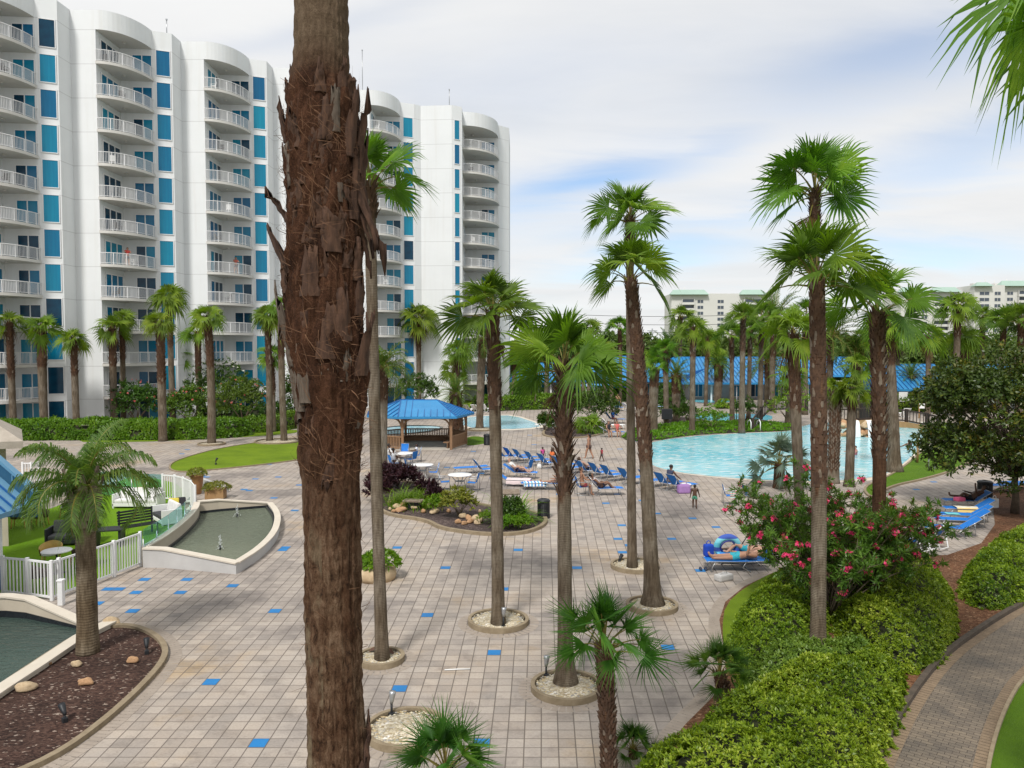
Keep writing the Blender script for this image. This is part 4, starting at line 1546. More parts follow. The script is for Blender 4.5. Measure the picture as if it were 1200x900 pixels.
def pinnate_crown(seed, n=18, length=2.3, nl=34, ll=0.5, bend=1.9, lo=-15, hi=80, leafm='queen', droop=0.6, lw=0.022, dead=0, vee=0.5):
    r = random.Random(seed)
    b = MB()
    az0 = r.uniform(0, 6)
    for i in range(n + dead):
        isd = i >= n
        t = (i + 0.5) / n
        az = az0 + i * 2.39996 + r.uniform(-.2, .2)
        e = R(hi + (lo - hi) * t) if not isd else R(-25)
        Lf = length * r.uniform(0.85, 1.1)
        if isd:
            Lf *= 0.8
        pts = [Vector((0, 0, 0))]
        tg = []
        ns = 12
        bd = bend * r.uniform(0.8, 1.2) * (0.5 + 0.75 * max(0.0, math.cos(e)) + 0.2)
        for s in range(ns):
            d = Vector((math.cos(az) * math.cos(e), math.sin(az) * math.cos(e), math.sin(e)))
            tg.append(d)
            pts.append(pts[-1] + d * Lf / ns)
            e -= bd / ns * (0.4 + 1.2 * s / ns)
        tg.append(tg[-1])
        b.tube(pts, [0.03 * (1 - 0.85 * j / ns) for j in range(ns + 1)], 4, 2 if isd else 1, False, cap=False)
        hor = Vector((-math.sin(az), math.cos(az), 0))
        vs, fs = [], []
        for k in range(nl):
            s = 0.14 + 0.86 * (k + 0.5) / nl
            f = s * ns
            j = min(int(f), ns - 1)
            p = pts[j].lerp(pts[j + 1], f - j)
            tdir = tg[j]
            up = hor.cross(tdir)
            if up.z < 0:
                up = -up
            L_ = ll * (math.sin(PI * min(1, 0.12 + s * 0.9)) ** 0.6) * r.uniform(0.85, 1.1)
            for sg in (-1, 1):
                ang = r.uniform(0.75, 1.05)
                d = hor * sg * math.sin(ang) + tdir * math.cos(ang) + up * (vee + r.uniform(-.35, .35))
                d.normalize()
                m_ = p + d * L_ * 0.5 + Vector((0, 0, -droop * L_ * 0.10))
                tip = p + d * L_ * 0.9 + Vector((0, 0, -droop * L_ * 0.55))
                wv = (tdir * 0.8 + up * 0.2) * lw
                o = len(vs)
                vs += [p - wv * .6, p + wv * .6, m_ + wv, m_ - wv, tip]
                fs += [(o, o + 1, o + 2, o + 3), (o + 3, o + 2, o + 4)]
        b.add(vs, fs, 2 if isd else 0)
    return b.mesh('crown', [M[leafm], M['petiole'], M['dead']])


def trunk_line(h, lean=(0, 0), bow=0.0, az=0.0, n=18):
    pts = []
    for i in range(n + 1):
        t = i / n
        c = bow * math.sin(PI * t)
        pts.append(Vector((lean[0] * t + c * math.cos(az), lean[1] * t + c * math.sin(az), h * t)))
    return pts


def at_line(pts, t):
    f = t * (len(pts) - 1)
    j = min(int(f), len(pts) - 2)
    return pts[j].lerp(pts[j + 1], f - j)


def palm_trunk(h, r0, r1, lean, bow, az, flare=1.35, seed=0, n=24, sides=16):
    r = random.Random(seed)
    pts = trunk_line(h, lean, bow, az, n)
    pts[0].z -= 0.05
    rad = []
    for i in range(n + 1):
        t = i / n
        rr_ = r0 + (r1 - r0) * t
        rr_ *= 1 + (flare - 1) * math.exp(-t * h / 0.35)
        rad.append(rr_ * (1 + r.uniform(-.03, .03)))
    b = MB()
    b.tube(pts, rad, sides, 0, True)
    return b, pts, rad


def boots(pts, rad, t0, t1, h, seed, dz=0.085, per=8, ln=0.2, wd=0.085, out=0.6, skip=0.12, pale=.10):
    r = random.Random(seed)
    b = MB()
    k = int((t1 - t0) * h / dz)
    a0 = r.uniform(0, 6)
    for i in range(k):
        t = t0 + (t1 - t0) * (i + 0.5) / k
        c = at_line(pts, t)
        f = t * (len(rad) - 1)
        ra = rad[min(int(f), len(rad) - 1)]
        for j in range(per):
            if r.random() < skip:
                continue
            a = a0 + i * 0.39 + j * 2 * PI / per + r.uniform(-.12, .12)
            o = Vector((math.cos(a), math.sin(a), 0))
            s = Vector((-math.sin(a), math.cos(a), 0))
            l = ln * r.uniform(0.65, 1.35)
            w_ = wd * r.uniform(0.8, 1.2)
            ot = out * r.uniform(0.5, 1.4)
            p0 = c + o * (ra * 0.93)
            p1 = p0 + Vector((0, 0, l * 0.55)) + o * (l * 0.28 * ot)
            p2 = p0 + Vector((0, 0, l)) + o * (l * ot * 0.75)
            th = 0.022
            vs = [p0 - s * w_ * .6, p0 + s * w_ * .6, p1 - s * w_ * .45, p1 + s * w_ * .45, p2 - s * w_ * .22, p2 + s * w_ * .22,
                  p0 + o * th, p1 + o * th, p2 + o * th * .4]
            b.add(vs, [(0, 6, 7, 2), (6, 1, 3, 7), (2, 7, 8, 4), (7, 3, 5, 8), (1, 0, 2, 3), (3, 2, 4, 5)], 1 if r.random() < pale else 0)
    return b


FAN = [fan_crown(100 + i, n=16 + (i % 3), pet=.78, R_=.95, segs=28, lo=4, hi=88, droop=.17, dead=(0, 0, 1)[i % 3]) for i in range(6)]
FANB = [fan_crown(200 + i, n=16 + 2 * i, pet=0.65, R_=1.0, segs=20, lo=-22, hi=86, dead=3, droop=0.34, leafm='fan_sun') for i in range(4)]
FANS = [fan_crown(300 + i, n=26, pet=0.62, R_=0.62, segs=30, lo=2, hi=88, dead=0, droop=0.06, span=108, leafm='fan_deep', split=.28, pw=.7, flat=-.12) for i in range(3)]
DATE = [pinnate_crown(400 + i, n=38, length=2.2, nl=40, ll=0.36, bend=1.1, lo=-35, hi=82, leafm='date', droop=0.15, lw=0.022) for i in range(2)]
QUEEN = [pinnate_crown(450 + i, n=21, length=2.25, nl=78, ll=0.58, bend=2.35, lo=6, hi=84, leafm='queen', droop=1.5, lw=0.020, dead=0) for i in range(2)]
QFAR = [pinnate_crown(470 + i, n=24, length=2.2, nl=36, ll=0.6, bend=1.9, lo=-25, hi=80, leafm='date', droop=0.9, lw=0.030) for i in range(2)]
SILV = fan_crown(350, n=34, pet=0.9, R_=0.6, segs=18, lo=-20, hi=85, dead=0, droop=0.1, span=95, leafm='silver')

PALM_N = [0]


def palm(label, base, top, crown, cs, r0, r1, boot=(0.75, 1.0), bm_='boot', tm='trunk_grey', lean=None, group=None, flare=1.4, name='fan_palm', bootkw=None, brown=None, crz=None, bow=None):
    """base = world ground point, top = z of the crown's foot; boot = stretch of the trunk that still wears its old leaf bases"""
    PALM_N[0] += 1
    sd_ = PALM_N[0] * 13
    r = random.Random(sd_)
    h = top
    lean = lean if lean is not None else (r.uniform(-.15, .15), r.uniform(-.15, .15))
    o = thing(name, label, 'palm tree', (base.x, base.y, 0), 0, group)
    bw = bow if bow is not None else r.uniform(0, 0.06) * h / 6
    tb, pts, rad = palm_trunk(h, r0, r1, lean, bw, r.uniform(0, 6), flare, sd_)
    to = tb.build('trunk', M[tm], o)
    ns_ = len(pts)
    t0 = (boot[0] if boot else 2.0) if brown is None else brown
    at = to.data.attributes.new('old', 'FLOAT', 'POINT')
    at.data.foreach_set('value', [max(0.0, min(1.0, (i // 16 / (ns_ - 1) - t0) * 5 + .5)) if boot or brown is not None else 0.0 for i in range(len(to.data.vertices))])
    if boot:
        kw = dict(dz=0.09, per=8, ln=0.2, wd=0.085)
        kw.update(bootkw or {})
        b = boots(pts, rad, boot[0], boot[1], h, sd_, **kw)
        b.build('leaf_bases', [M[bm_], M['boot_pale']], o)
    c = link('crown', crown, o, (pts[-1].x, pts[-1].y, h), crz if crz is not None else r.uniform(0, 6), cs)
    return o


def palm_px(label, bx, by, cy, crown, cs, wpx0, wpx1, cx=None, **kw):
    """palm whose foot is at photo pixel (bx,by) and whose crown's foot is at height cy; trunk widths in pixels"""
    p = G(bx, by)
    d = p.y
    top = zat(cy, d)
    lean = kw.pop('lean', None)
    if cx is not None:
        q = P(cx, cy, d)
        lean = (q.x - p.x, 0.0)
    return palm(label, p, top, crown, cs, wpx0 / 2 / FPX * d, wpx1 / 2 / FPX * d, lean=lean, **kw)


# --- palms on the plaza
palm_px('slim grey-trunked fan palm half hidden behind the huge shaggy trunk', 448, 777, 218, FAN[0], 0.92, 15, 13, cx=433, boot=(0.93, 1.0), group='fan palms on the plaza', crz=0.6)
palm_px('fan palm with its crown against the end of the white tower, in a pebble ring', 584, 735, 370, FAN[5], 0.94, 15, 13, cx=577, boot=(0.70, 1.0), group='fan palms on the plaza', bootkw=dict(dz=.075, out=.35), tm='trunk_grey')
palm_px('shorter fan palm with thick booted trunk and a spotlight at its pebble ring', 663, 806, 430, FAN[2], .92, 18, 15, cx=661, boot=(0.60, 1.0), group='fan palms on the plaza', flare=2.1, bootkw=dict(dz=.085, out=.75, ln=.24), crz=2.0)
palm_px('tall fan palm leaning over a pebble ring with the lower of two stacked crowns', 765, 712, 328, FAN[3], 0.98, 18, 13, cx=739, boot=(0.45, 1.0), group='fan palms on the plaza', flare=1.9, tm='trunk_grey', bootkw=dict(out=.35, dz=.07, ln=.16))
palm_px('tallest thin fan palm whose crown rises above the lower one in the plaza', 741, 668, 258, FAN[4], 0.98, 11, 9, cx=738, boot=(0.93, 1.0), group='fan palms on the plaza')
palm_px('fan palm with ragged brown trunk standing in the clipped hedge among pink oleanders', 958, 790, 330, FAN[1], 1.04, 18, 16, cx=957, boot=(0.48, 1.0), group='palms in the hedge bed', bootkw=dict(out=.22, dz=.07, ln=.16), crz=1.2, tm='trunk_grey')
palm_px('taller fan palm directly behind the hedge palm, its crown highest against the sky', 956, 700, 226, FAN[2], 1.18, 11, 10, cx=955, boot=(0.90, 1.0), group='palms in the hedge bed', crz=4.0)
palm_px('fan palm with wind-blown crown rising behind the pink oleander', 1027, 722, 366, FAN[3], 1.0, 15, 15, cx=1028, boot=(0.52, 1.0), group='palms in the hedge bed', bootkw=dict(out=.5, dz=.08), tm='trunk_brown', crz=3.4)
palm_px('palm with dense dark crown and shaggy neck in front of the pool', 938, 622, 392, FANB[0], 1.0, 11, 13, cx=929, boot=(0.62, 1.0), group='palms in front of the pool', bm_='boot', bootkw=dict(out=.35), tm='trunk_grey')
palm_px('short pale mottled palm standing in the pool bed', 976, 566, 458, FANB[1], 0.72, 12, 14, boot=(0.15, 1.0), group='palms in front of the pool', bm_='boot_pale', tm='trunk_pale')
palm_px('short grey palm beside the mottled one in front of the waterfall', 995, 570, 458, FANB[2], 0.72, 10, 10, boot=(0.8, 1.0), group='palms in front of the pool')
palm_px('slender palm on the grass bank at the end of the pool', 1048, 553, 385, FANB[3], 1.05, 15, 8, cx=1042, boot=(0.75, 1.0), group='palms in front of the pool', flare=1.5)
# overhanging crown at the upper right
palm('fan palm whose drooping fronds hang into the top corner of the sky', Vector((7.95, 10.4, 0)), 12.15, fan_crown(119, n=34, pet=.85, R_=.9, segs=26, lo=-40, hi=80, droop=.3, dead=0), 1.2, 0.2, 0.17, boot=(0.9, 1.0), crz=3.3)
# --- small palms
MIDP = palm('small windmill palm with hairy dark trunk at the front of the plaza', P(717, 900, 11.0).to_2d().to_3d() if False else Vector((P(717, 900, 11.0).x, 11.0, 0)), zat(757, 11.0), FANS[0], 0.86, 0.085, 0.115,
            boot=(0.08, 1.0), bootkw=dict(dz=.05, per=9, ln=.1, wd=.05, out=.55, skip=.05), tm='trunk_brown', lean=(P(708, 757, 11).x - P(717, 900, 11).x, 0), flare=1.1, name='windmill_palm', crz=1.0)
q = G(850, 826)
palm('little windmill palm at the edge of the clipped hedge', q, 0.62, FANS[1], 0.72, 0.10, 0.10, boot=(0.0, 1.0), bootkw=dict(dz=.05, ln=.1, wd=.05), tm='trunk_brown', lean=(-.12, 0), name='windmill_palm')
palm('little windmill palm by the pebbles at the foot of the shaggy trunk', Vector((P(522, 890, 11.4).x, 11.4, 0)), 0.62, FANS[2], 0.86, 0.09, 0.09, boot=(0.0, 1.0), bootkw=dict(dz=.05, ln=.1, wd=.05), tm='trunk_brown', lean=(0, 0), name='windmill_palm', crz=.5)
palm('tiny windmill palm sprouting at the lower hedge corner', Vector((P(742, 905, 12.9).x, 12.9, 0)), 0.16, FANS[0], 0.5, 0.06, 0.06, boot=None, tm='trunk_brown', lean=(0, 0), name='windmill_palm')
# queen palm in the mulch bed
p = G(103, 766)
qp = palm('feathery queen palm in the brown mulch bed beside the white fence', p, zat(574, p.y) , QUEEN[0], .90, 0.215, 0.215, boot=None, tm='trunk_queen', lean=(0.02, 0), flare=1.25, name='queen_palm', bow=0.03, crz=0.4)
b = MB()
hz2 = zat(574, p.y)
r_ = random.Random(4)
for i in range(15):
    a = i * 2.39996
    o_ = Vector((math.cos(a), math.sin(a), 0))
    s_ = Vector((-math.sin(a), math.cos(a), 0))
    z0 = hz2 - 0.95 + 0.055 * i
    p0 = o_ * .205 + Vector((0, 0, z0))
    pts_ = [p0, p0 + o_ * 0.06 + Vector((0, 0, .25)), p0 + o_ * 0.09 + Vector((0, 0, .5)), p0 + o_ * 0.17 + Vector((0, 0, .8))]
    ws = [0.17, 0.13, 0.09, 0.035]
    vs = []
    for q_, w_ in zip(pts_, ws):
        vs += [q_ - s_ * w_, q_ + o_ * 0.06, q_ + s_ * w_]
    fs = []
    for k_ in range(3):
        a0 = k_ * 3
        fs += [(a0, a0 + 1, a0 + 4, a0 + 3), (a0 + 1, a0 + 2, a0 + 5, a0 + 4)]
    b.add(vs, fs, 0, True)
b.build('leaf_bases', M['boot_pale'], qp)

# --- row of palms in front of the tall building
row = [(16, 506, 392, 0.92, 9, 8, 'brown necked palm nearest the picture edge before the tower'), (52, 505, 398, 1.0, 10, 12, 'palm with heavy drooping dead skirt before the tower'),
       (90, 506, 412, 0.92, 9, 8, 'tilted fan palm before the plain tower wall'), (84, 496, 447, 0.86, 8, 10, 'short thick-crowned palm behind the tilted fan palm'),
       (134, 501, 398, 1.05, 9, 9, 'wide-crowned palm with brown neck before the wide balconies'), (145, 499, 388, 0.8, 7, 6, 'thin palm just behind the wide-crowned one'),
       (191, 517, 392, 0.88, 11, 10, 'tall palm beside the clipped hedge end'), (203, 500, 362, 1.0, 8, 7, 'highest crown of the palm row before the tower'),
       (211, 490, 432, 0.8, 6, 8, 'small palm between the oleander bushes and the tower'), (233, 492, 402, 0.85, 7, 8, 'palm with yellowing crown behind the white oleander'),
       (248, 521, 385, 0.92, 11, 9, 'straight palm in a small pebble ring before the balconies'), (316, 518, 385, 0.92, 9, 7, 'palm at the tip of the lawn with a bright crown'),
       (320, 506, 430, 0.9, 8, 8, 'shorter palm tucked behind the lawn-tip palm'), (333, 518, 372, 0.75, 9, 8, 'bare grey palm beside the shaggy trunk on the lawn'),
       (491, 474, 388, 1.25, 7, 6, 'lone slim palm before the blank end wall of the tower'), (537, 484, 425, 0.9, 5, 5, 'little palm before the end balcony column'), (531, 482, 446, 0.95, 5, 5, 'lowest little palm before the end balcony column')]
for i, (bx, by, cy, cs, w0, w1, lb) in enumerate(row):
    d = G(bx, by).y
    palm_px(lb, bx, by, cy - 13, FANB[i % 4], cs * (36 / 900 * d) / 2.2, w0 * .85, w1 * .9, flare=1.2, boot=(0.62, 1.0) if i % 3 else (0.5, 1.0), group='palms before the tall building',
            bootkw=dict(dz=.16, per=6, ln=.3, wd=.14), crz=i * 1.7)
# --- behind the big trunk and round the pools
palm_px('bushy feather palm rising from the maroon planter', 447, 566, 432, QFAR[0], 0.98, 14, 15, cx=448, boot=(0.72, 1.0), name='feather_palm', bm_='boot', tm='trunk_pale')
palm_px('date palm standing in the splash pool paving', 562, 503, 398, QFAR[1], 1.15, 8, 10, cx=566, boot=(0.8, 1.0), name='date_palm')
palm_px('squat pineapple-trunked date palm behind the gazebo', 535, 512, 462, DATE[0], 0.95, 17, 15, cx=534, boot=(0.0, 1.0), name='date_palm', bootkw=dict(dz=.12, per=8, ln=.3, wd=.16))
far = [(684, 478, 405, 'F', 1.0, 5, 5, 'first of the thin palms before the shade sails'), (690, 480, 385, 'F', 1.1, 5, 5, 'thin grey palm behind the shade sail post'), (708, 478, 410, 'F', 1.0, 4, 6, 'thin palm with ragged crown above the shade sails'),
       (717, 478, 432, 'F', .8, 5, 6, 'short palm tucked against the blue roof'), (727, 475, 385, 'F', 1.1, 4, 5, 'tall thin palm over the wide shade sail'), (640, 474, 418, 'F', 1.1, 5, 7, 'palm before the hedge and blue eave'),
       (781, 500, 412, 'F', 1.15, 7, 7, 'signpost-like palm with a box on its trunk'), (765, 508, 432, 'F', 1.1, 13, 12, 'mottled palm close behind the tall plaza trunk'),
       (784, 462, 412, 'D', 1.55, 7, 8, 'dark date palm standing before the pale hotel'), (797, 462, 372, 'F', 1.4, 4, 6, 'tall far palm before the corner of the hotel'),
       (811, 508, 385, 'F', 1.4, 8, 7, 'straight palm on the strip behind the pool'), (793, 493, 440, 'D', 1.15, 9, 14, 'pineapple date palm with orange fronds by the small pool'),
       (841, 476, 428, 'D', .95, 8, 13, 'small pineapple date palm before the blue hipped roof'), (858, 495, 395, 'F', 1.4, 7, 5, 'palm by the small pool ladder'), (869, 508, 375, 'F', 1.6, 9, 6, 'pale trunked palm at the pool handrail'),
       (877, 492, 388, 'F', 1.2, 6, 5, 'thin palm behind the handrail'), (890, 490, 375, 'F', 1.7, 7, 6, 'leaning palm beyond the handrail'), (898, 475, 425, 'D', 1.8, 6, 9, 'wide date palm before the blue roof'),
       (925, 500, 440, 'F', 1.5, 12, 9, 'bushy low palm beside the footbridge ramp'), (1087, 488, 395, 'F', 1.6, 7, 6, 'palm before the hotel behind the magnolia edge'), (1119, 488, 360, 'F', 1.75, 8, 8, 'tall palm with spread crown above the magnolia'),
       (1126, 486, 398, 'F', 1.6, 8, 9, 'thick-necked palm above the magnolia crown'), (1134, 484, 402, 'D', 1.3, 8, 9, 'date palm behind the magnolia'), (1171, 484, 380, 'F', 1.6, 6, 7, 'palm above the magnolia before the hotel end wing'),
       (1194, 486, 378, 'F', 1.7, 7, 9, 'palm at the picture edge above the magnolia'), (1066, 478, 442, 'D', 1.05, 10, 12, 'yellowish date palm before the low blue roof'), (1150, 482, 372, 'F', 1.1, 6, 6, 'slim palm just above the magnolia top'),
       (1000, 480, 412, 'D', 1.7, 8, 9, 'date palm seen between the booted trunks'), (1008, 480, 398, 'F', 1.25, 7, 8, 'palm crown between the booted trunks'), (905, 482, 378, 'D', 2.1, 7, 8, 'feathery palm filling the gap beside the dense crown'),
       (752, 470, 420, 'F', 1.2, 5, 6, 'far palm seen behind the two-crown palm trunk'), (972, 480, 392, 'D', 2.0, 8, 8, 'drooping palm behind the hedge palm trunk'), (602, 470, 425, 'F', 1.0, 5, 6, 'low palm peeping past the tower corner'),
       (1050, 476, 400, 'F', 1.5, 6, 8, 'palm before the long hotel wing'), (943, 486, 372, 'F', 1.7, 8, 8, 'tall palm behind the dense crowned palm'), (1033, 486, 392, 'F', 1.6, 7, 8, 'palm between the wind-blown palm and the hotel wing'), (1003, 500, 430, 'F', 1.6, 9, 8, 'low fan palm by the bridge side wall'), (827, 476, 398, 'F', 1.3, 5, 6, 'palm before the middle of the pale hotel'), (838, 470, 418, 'F', 1.0, 5, 5, 'low far palm under the pale hotel')]
for i, (bx, by, cy, ty, cs, w0, w1, lb) in enumerate(far):
    d = G(bx, by).y
    sc = cs * (34 / 900 * d) / 2.5 * (.80 if ty == 'F' else .95)
    cr = (FANB + FAN)[i % 9] if ty == 'F' else (DATE[i % 2] if i % 3 else QFAR[i % 2])
    kw = dict(dz=.2, per=6, ln=.34, wd=.16)
    palm_px(lb, bx, by, cy, cr, sc * (0.8 if ty == 'D' else 1.0), w0 * .85, w1 * .9, flare=1.2, boot=(0.6, 1.0) if ty == 'D' else (0.72, 1.0), group='palms round the far pools', name='date_palm' if ty == 'D' else 'fan_palm', bootkw=kw, crz=i * 2.1)
# silver saw palm by the pool
o = thing('silver_palm', 'grey-green spiky palm bending over the pool edge', 'palm tree', G(913, 572))
b, pts, rad = palm_trunk(1.25, 0.28, 0.25, (0, 0), 0, 0, 1.2, 3)
b.build('trunk', M['trunk_brown'], o)
link('crown', SILV, o, (0, 0, 1.25), 0.3, 1.2)


# --- the huge shaggy trunk close to the camera
def big_trunk():
    Y0 = 5.25
    prof = [(0, 345, 407), (60, 345, 408), (90, 342, 409), (110, 338, 418), (150, 336, 424), (200, 334, 425), (260, 337, 424), (330, 334, 425), (400, 334, 428), (450, 344, 430), (500, 350, 427), (560, 354, 423), (620, 356, 423), (700, 356, 424), (800, 358, 426), (880, 359, 431), (960, 358, 435), (1100, 350, 446)]
    ys = np.array([p_[0] for p_ in prof], float)
    lx = np.array([p_[1] for p_ in prof], float)
    rx = np.array([p_[2] for p_ in prof], float)
    # sample as height
    zs = np.array([zat(y, Y0) for y in ys])
    ctr = np.array([P((a + c) / 2, y, Y0).x for a, c, y in zip(lx, rx, ys)])
    rad = np.array([(c - a) / 2 / FPX * Y0 for a, c in zip(lx, rx)])
    order = np.argsort(zs)
    zs, ctr, rad = zs[order], ctr[order], rad[order]
    TOP = 13.6

    def cr(z):
        if z < zs[0]:
            return ctr[0], rad[0] * (1 + 0.25 * math.exp(-z / 0.3))
        if z > zs[-1]:
            return ctr[-1] - 0.004 * (z - zs[-1]), rad[-1] * (1.0 - 0.01 * (z - zs[-1]))
        return np.interp(z, zs, ctr), np.interp(z, zs, rad)
    base = Vector((float(ctr[0]), Y0, 0))
    o = thing('shaggy_palm', 'huge shaggy brown palm trunk crossing the whole picture close to the viewer', 'palm tree', base)
    zlist = list(np.arange(0, 2.2, 0.1)) + list(np.arange(2.2, 10.2, 0.022)) + list(np.arange(10.2, TOP, 0.12)) + [TOP]
    nA = 150
    vs = []
    z_top_fib = zat(95, Y0)
    z_bot_fib = zat(560, Y0)
    for z in zlist:
        c, r = cr(z)
        fib = max(0.0, min(1.0, (z - z_bot_fib + 0.25) / 0.5)) * max(0.0, min(1.0, (z_top_fib - z + 0.05) / 0.12))
        for j in range(nA):
            a = 2 * PI * j / nA
            ca, sa = math.cos(a), math.sin(a)
            pn = Vector((ca * r * 1.0, sa * r * 1.0, z))
            d = 0.012 * mnoise.noise(Vector((ca * 2.2, sa * 2.2, z * 2.0)))
            fis = mnoise.noise(Vector((ca * 9, sa * 9, z * 2.2)))
            d += 0.007 * fis
            d += 0.006 * mnoise.noise(Vector((ca * 14, sa * 14, z * 14))) + 0.004 * mnoise.noise(Vector((ca * 3, sa * 3, z * 30)))
            if not fib and z < z_bot_fib:
                d -= 0.012 * max(0.0, abs(mnoise.noise(Vector((ca * 6.5, sa * 6.5, z * 0.9)))) * -6 + 1)
            if fib > 0:
                tw = z * 1.2
                sw = mnoise.noise(Vector((ca * 1.6, sa * 1.6, z * 1.4))) * 1.5
                d += fib * (0.050 * abs(mnoise.noise(Vector((ca * 3 + 7, sa * 3, z * 3.6)))) - 0.012 + 0.018 * mnoise.noise(Vector((ca * 9 + sw * 2, sa * 9 + sw, z * 5 + sw))) + 0.011 * mnoise.noise(Vector((ca * 22 + tw, sa * 22 - tw, z * 13 + sw * 4))) + 0.006 * mnoise.noise(Vector((ca * 40, sa * 40, z * 30))))
            else:
                d += 0.003 * math.sin(z * 55 + 3 * mnoise.noise(Vector((ca * 2, sa * 2, z))))
            rr_ = r * (0.965 - 0.035 * fib) + d
            vs.append((c - base.x + ca * rr_, sa * rr_, z))
    fs = []
    for i in range(len(zlist) - 1):
        for j in range(nA):
            fs.append((i * nA + j, i * nA + (j + 1) % nA, (i + 1) * nA + (j + 1) % nA, (i + 1) * nA + j))
    b = MB()
    b.add(vs, fs, 0, True)
    # material: grey-brown smooth bark above and below, dark fibre mat between
    m, nt, out = nt_new('shaggy_bark')
    tc = N(nt, 'ShaderNodeTexCoord')
    sp = N(nt, 'ShaderNodeSeparateXYZ')
    L(nt, tc.outputs['Object'], sp.inputs[0])
    mp = N(nt, 'ShaderNodeMapping')
    mp.inputs['Scale'].default_value = (24, 24, 8)
    L(nt, tc.outputs['Object'], mp.inputs[0])
    f1 = N(nt, 'ShaderNodeTexNoise', Scale=1.0, Detail=8.0, Roughness=0.7, Distortion=0.8)
    L(nt, mp.outputs[0], f1.inputs['Vector'])
    mp2 = N(nt, 'ShaderNodeMapping')
    mp2.inputs['Scale'].default_value = (3, 3, 1.2)
    L(nt, tc.outputs['Object'], mp2.inputs[0])
    f2 = N(nt, 'ShaderNodeTexNoise', Scale=1.6, Detail=6.0, Roughness=0.65)
    L(nt, mp2.outputs[0], f2.inputs['Vector'])
    f3 = N(nt, 'ShaderNodeTexNoise', Scale=55.0, Detail=6.0, Roughness=0.75, Distortion=1.5)
    L(nt, tc.outputs['Object'], f3.inputs['Vector'])
    bark = ramp(nt, [(0.38, (0.020, 0.011, 0.007)), (0.48, (0.090, 0.050, 0.028)), (0.63, (0.195, 0.130, 0.085))])
    L(nt, fmath(nt, 'ADD', fmath(nt, 'MULTIPLY', f1.outputs[0], 0.65), fmath(nt, 'MULTIPLY', f3.outputs[0], 0.35)), bark.inputs[0])
    hair = ramp(nt, [(0.36, (0.012, 0.006, 0.004)), (0.49, (0.048, 0.021, 0.011)), (0.60, (0.105, 0.048, 0.026)), (0.74, (0.20, 0.11, 0.062))])
    L(nt, fmath(nt, 'ADD', fmath(nt, 'MULTIPLY', f3.outputs[0], 0.55), fmath(nt, 'MULTIPLY', f2.outputs[0], 0.45)), hair.inputs[0])
    lich = ramp(nt, [(0.50, 0.0), (0.60, 0.75)])
    L(nt, f2.outputs[0], lich.inputs[0])
    # pale lichen on the lower bark, mostly on the side towards -x
    lx_ = fmath(nt, 'MULTIPLY', lich.outputs[0], fmath(nt, 'LESS_THAN', sp.outputs[0], -0.05))
    ptc = ramp(nt, [(0.36, (0.50, 0.40, 0.34)), (0.48, (0.95, 0.92, 0.9)), (0.60, (1.25, 1.32, 1.36))])
    L(nt, f2.outputs[0], ptc.inputs[0])
    bark_l = mixc(nt, fmath(nt, 'MULTIPLY', lx_, 0.6), mixc(nt, 1.0, bark.outputs[0], ptc.outputs[0], 'MULTIPLY'), (0.20, 0.17, 0.11))
    up = ramp(nt, [(0.0, (0.75, 0.70, 0.66)), (1.0, (1, 1, 1))])
    # height masks with a ragged limit
    zn = fmath(nt, 'ADD', sp.outputs[2], fmath(nt, 'MULTIPLY', fmath(nt, 'SUBTRACT', f2.outputs[0], 0.5), 1.6))
    lo_ = N(nt, 'ShaderNodeMapRange')
    lo_.inputs[1].default_value = z_bot_fib - 0.55
    lo_.inputs[2].default_value = z_bot_fib + 0.35
    L(nt, zn, lo_.inputs[0])
    hi_ = N(nt, 'ShaderNodeMapRange')
    hi_.inputs[1].default_value = z_top_fib - 0.05
    hi_.inputs[2].default_value = z_top_fib + 0.25
    hi_.inputs[3].default_value = 1.0
    hi_.inputs[4].default_value = 0.0
    L(nt, fmath(nt, 'ADD', sp.outputs[2], fmath(nt, 'MULTIPLY', fmath(nt, 'SUBTRACT', f2.outputs[0], 0.5), 0.5)), hi_.inputs[0])
    msk = fmath(nt, 'MULTIPLY', lo_.outputs[0], hi_.outputs[0])
    upper = mixc(nt, fmath(nt, 'GREATER_THAN', sp.outputs[2], z_top_fib + 0.0), bark_l, (0.16, 0.115, 0.078))
    topc = ramp(nt, [(0.35, (0.055, 0.036, 0.022)), (0.52, (0.13, 0.09, 0.058)), (0.7, (0.21, 0.16, 0.11))])
    L(nt, fmath(nt, 'ADD', fmath(nt, 'MULTIPLY', f1.outputs[0], 0.4), fmath(nt, 'MULTIPLY', f3.outputs[0], 0.6)), topc.inputs[0])
    bc = mixc(nt, fmath(nt, 'GREATER_THAN', sp.outputs[2], z_top_fib), bark_l, topc.outputs[0])
    col = mixc(nt, msk, bc, hair.outputs[0])
    bs = N(nt, 'ShaderNodeBsdfPrincipled')
    bs.inputs['Roughness'].default_value = 0.95
    bs.inputs['Specular IOR Level'].default_value = 0.15
    L(nt, col, bs.inputs['Base Color'])
    bp = N(nt, 'ShaderNodeBump', Strength=0.9, Distance=0.012)
    L(nt, fmath(nt, 'ADD', f1.outputs[0], f3.outputs[0]), bp.inputs['Height'])
    L(nt, bp.outputs[0], bs.inputs['Normal'])
    L(nt, bs.outputs[0], out.inputs[0])
    b.build('trunk', m, o)

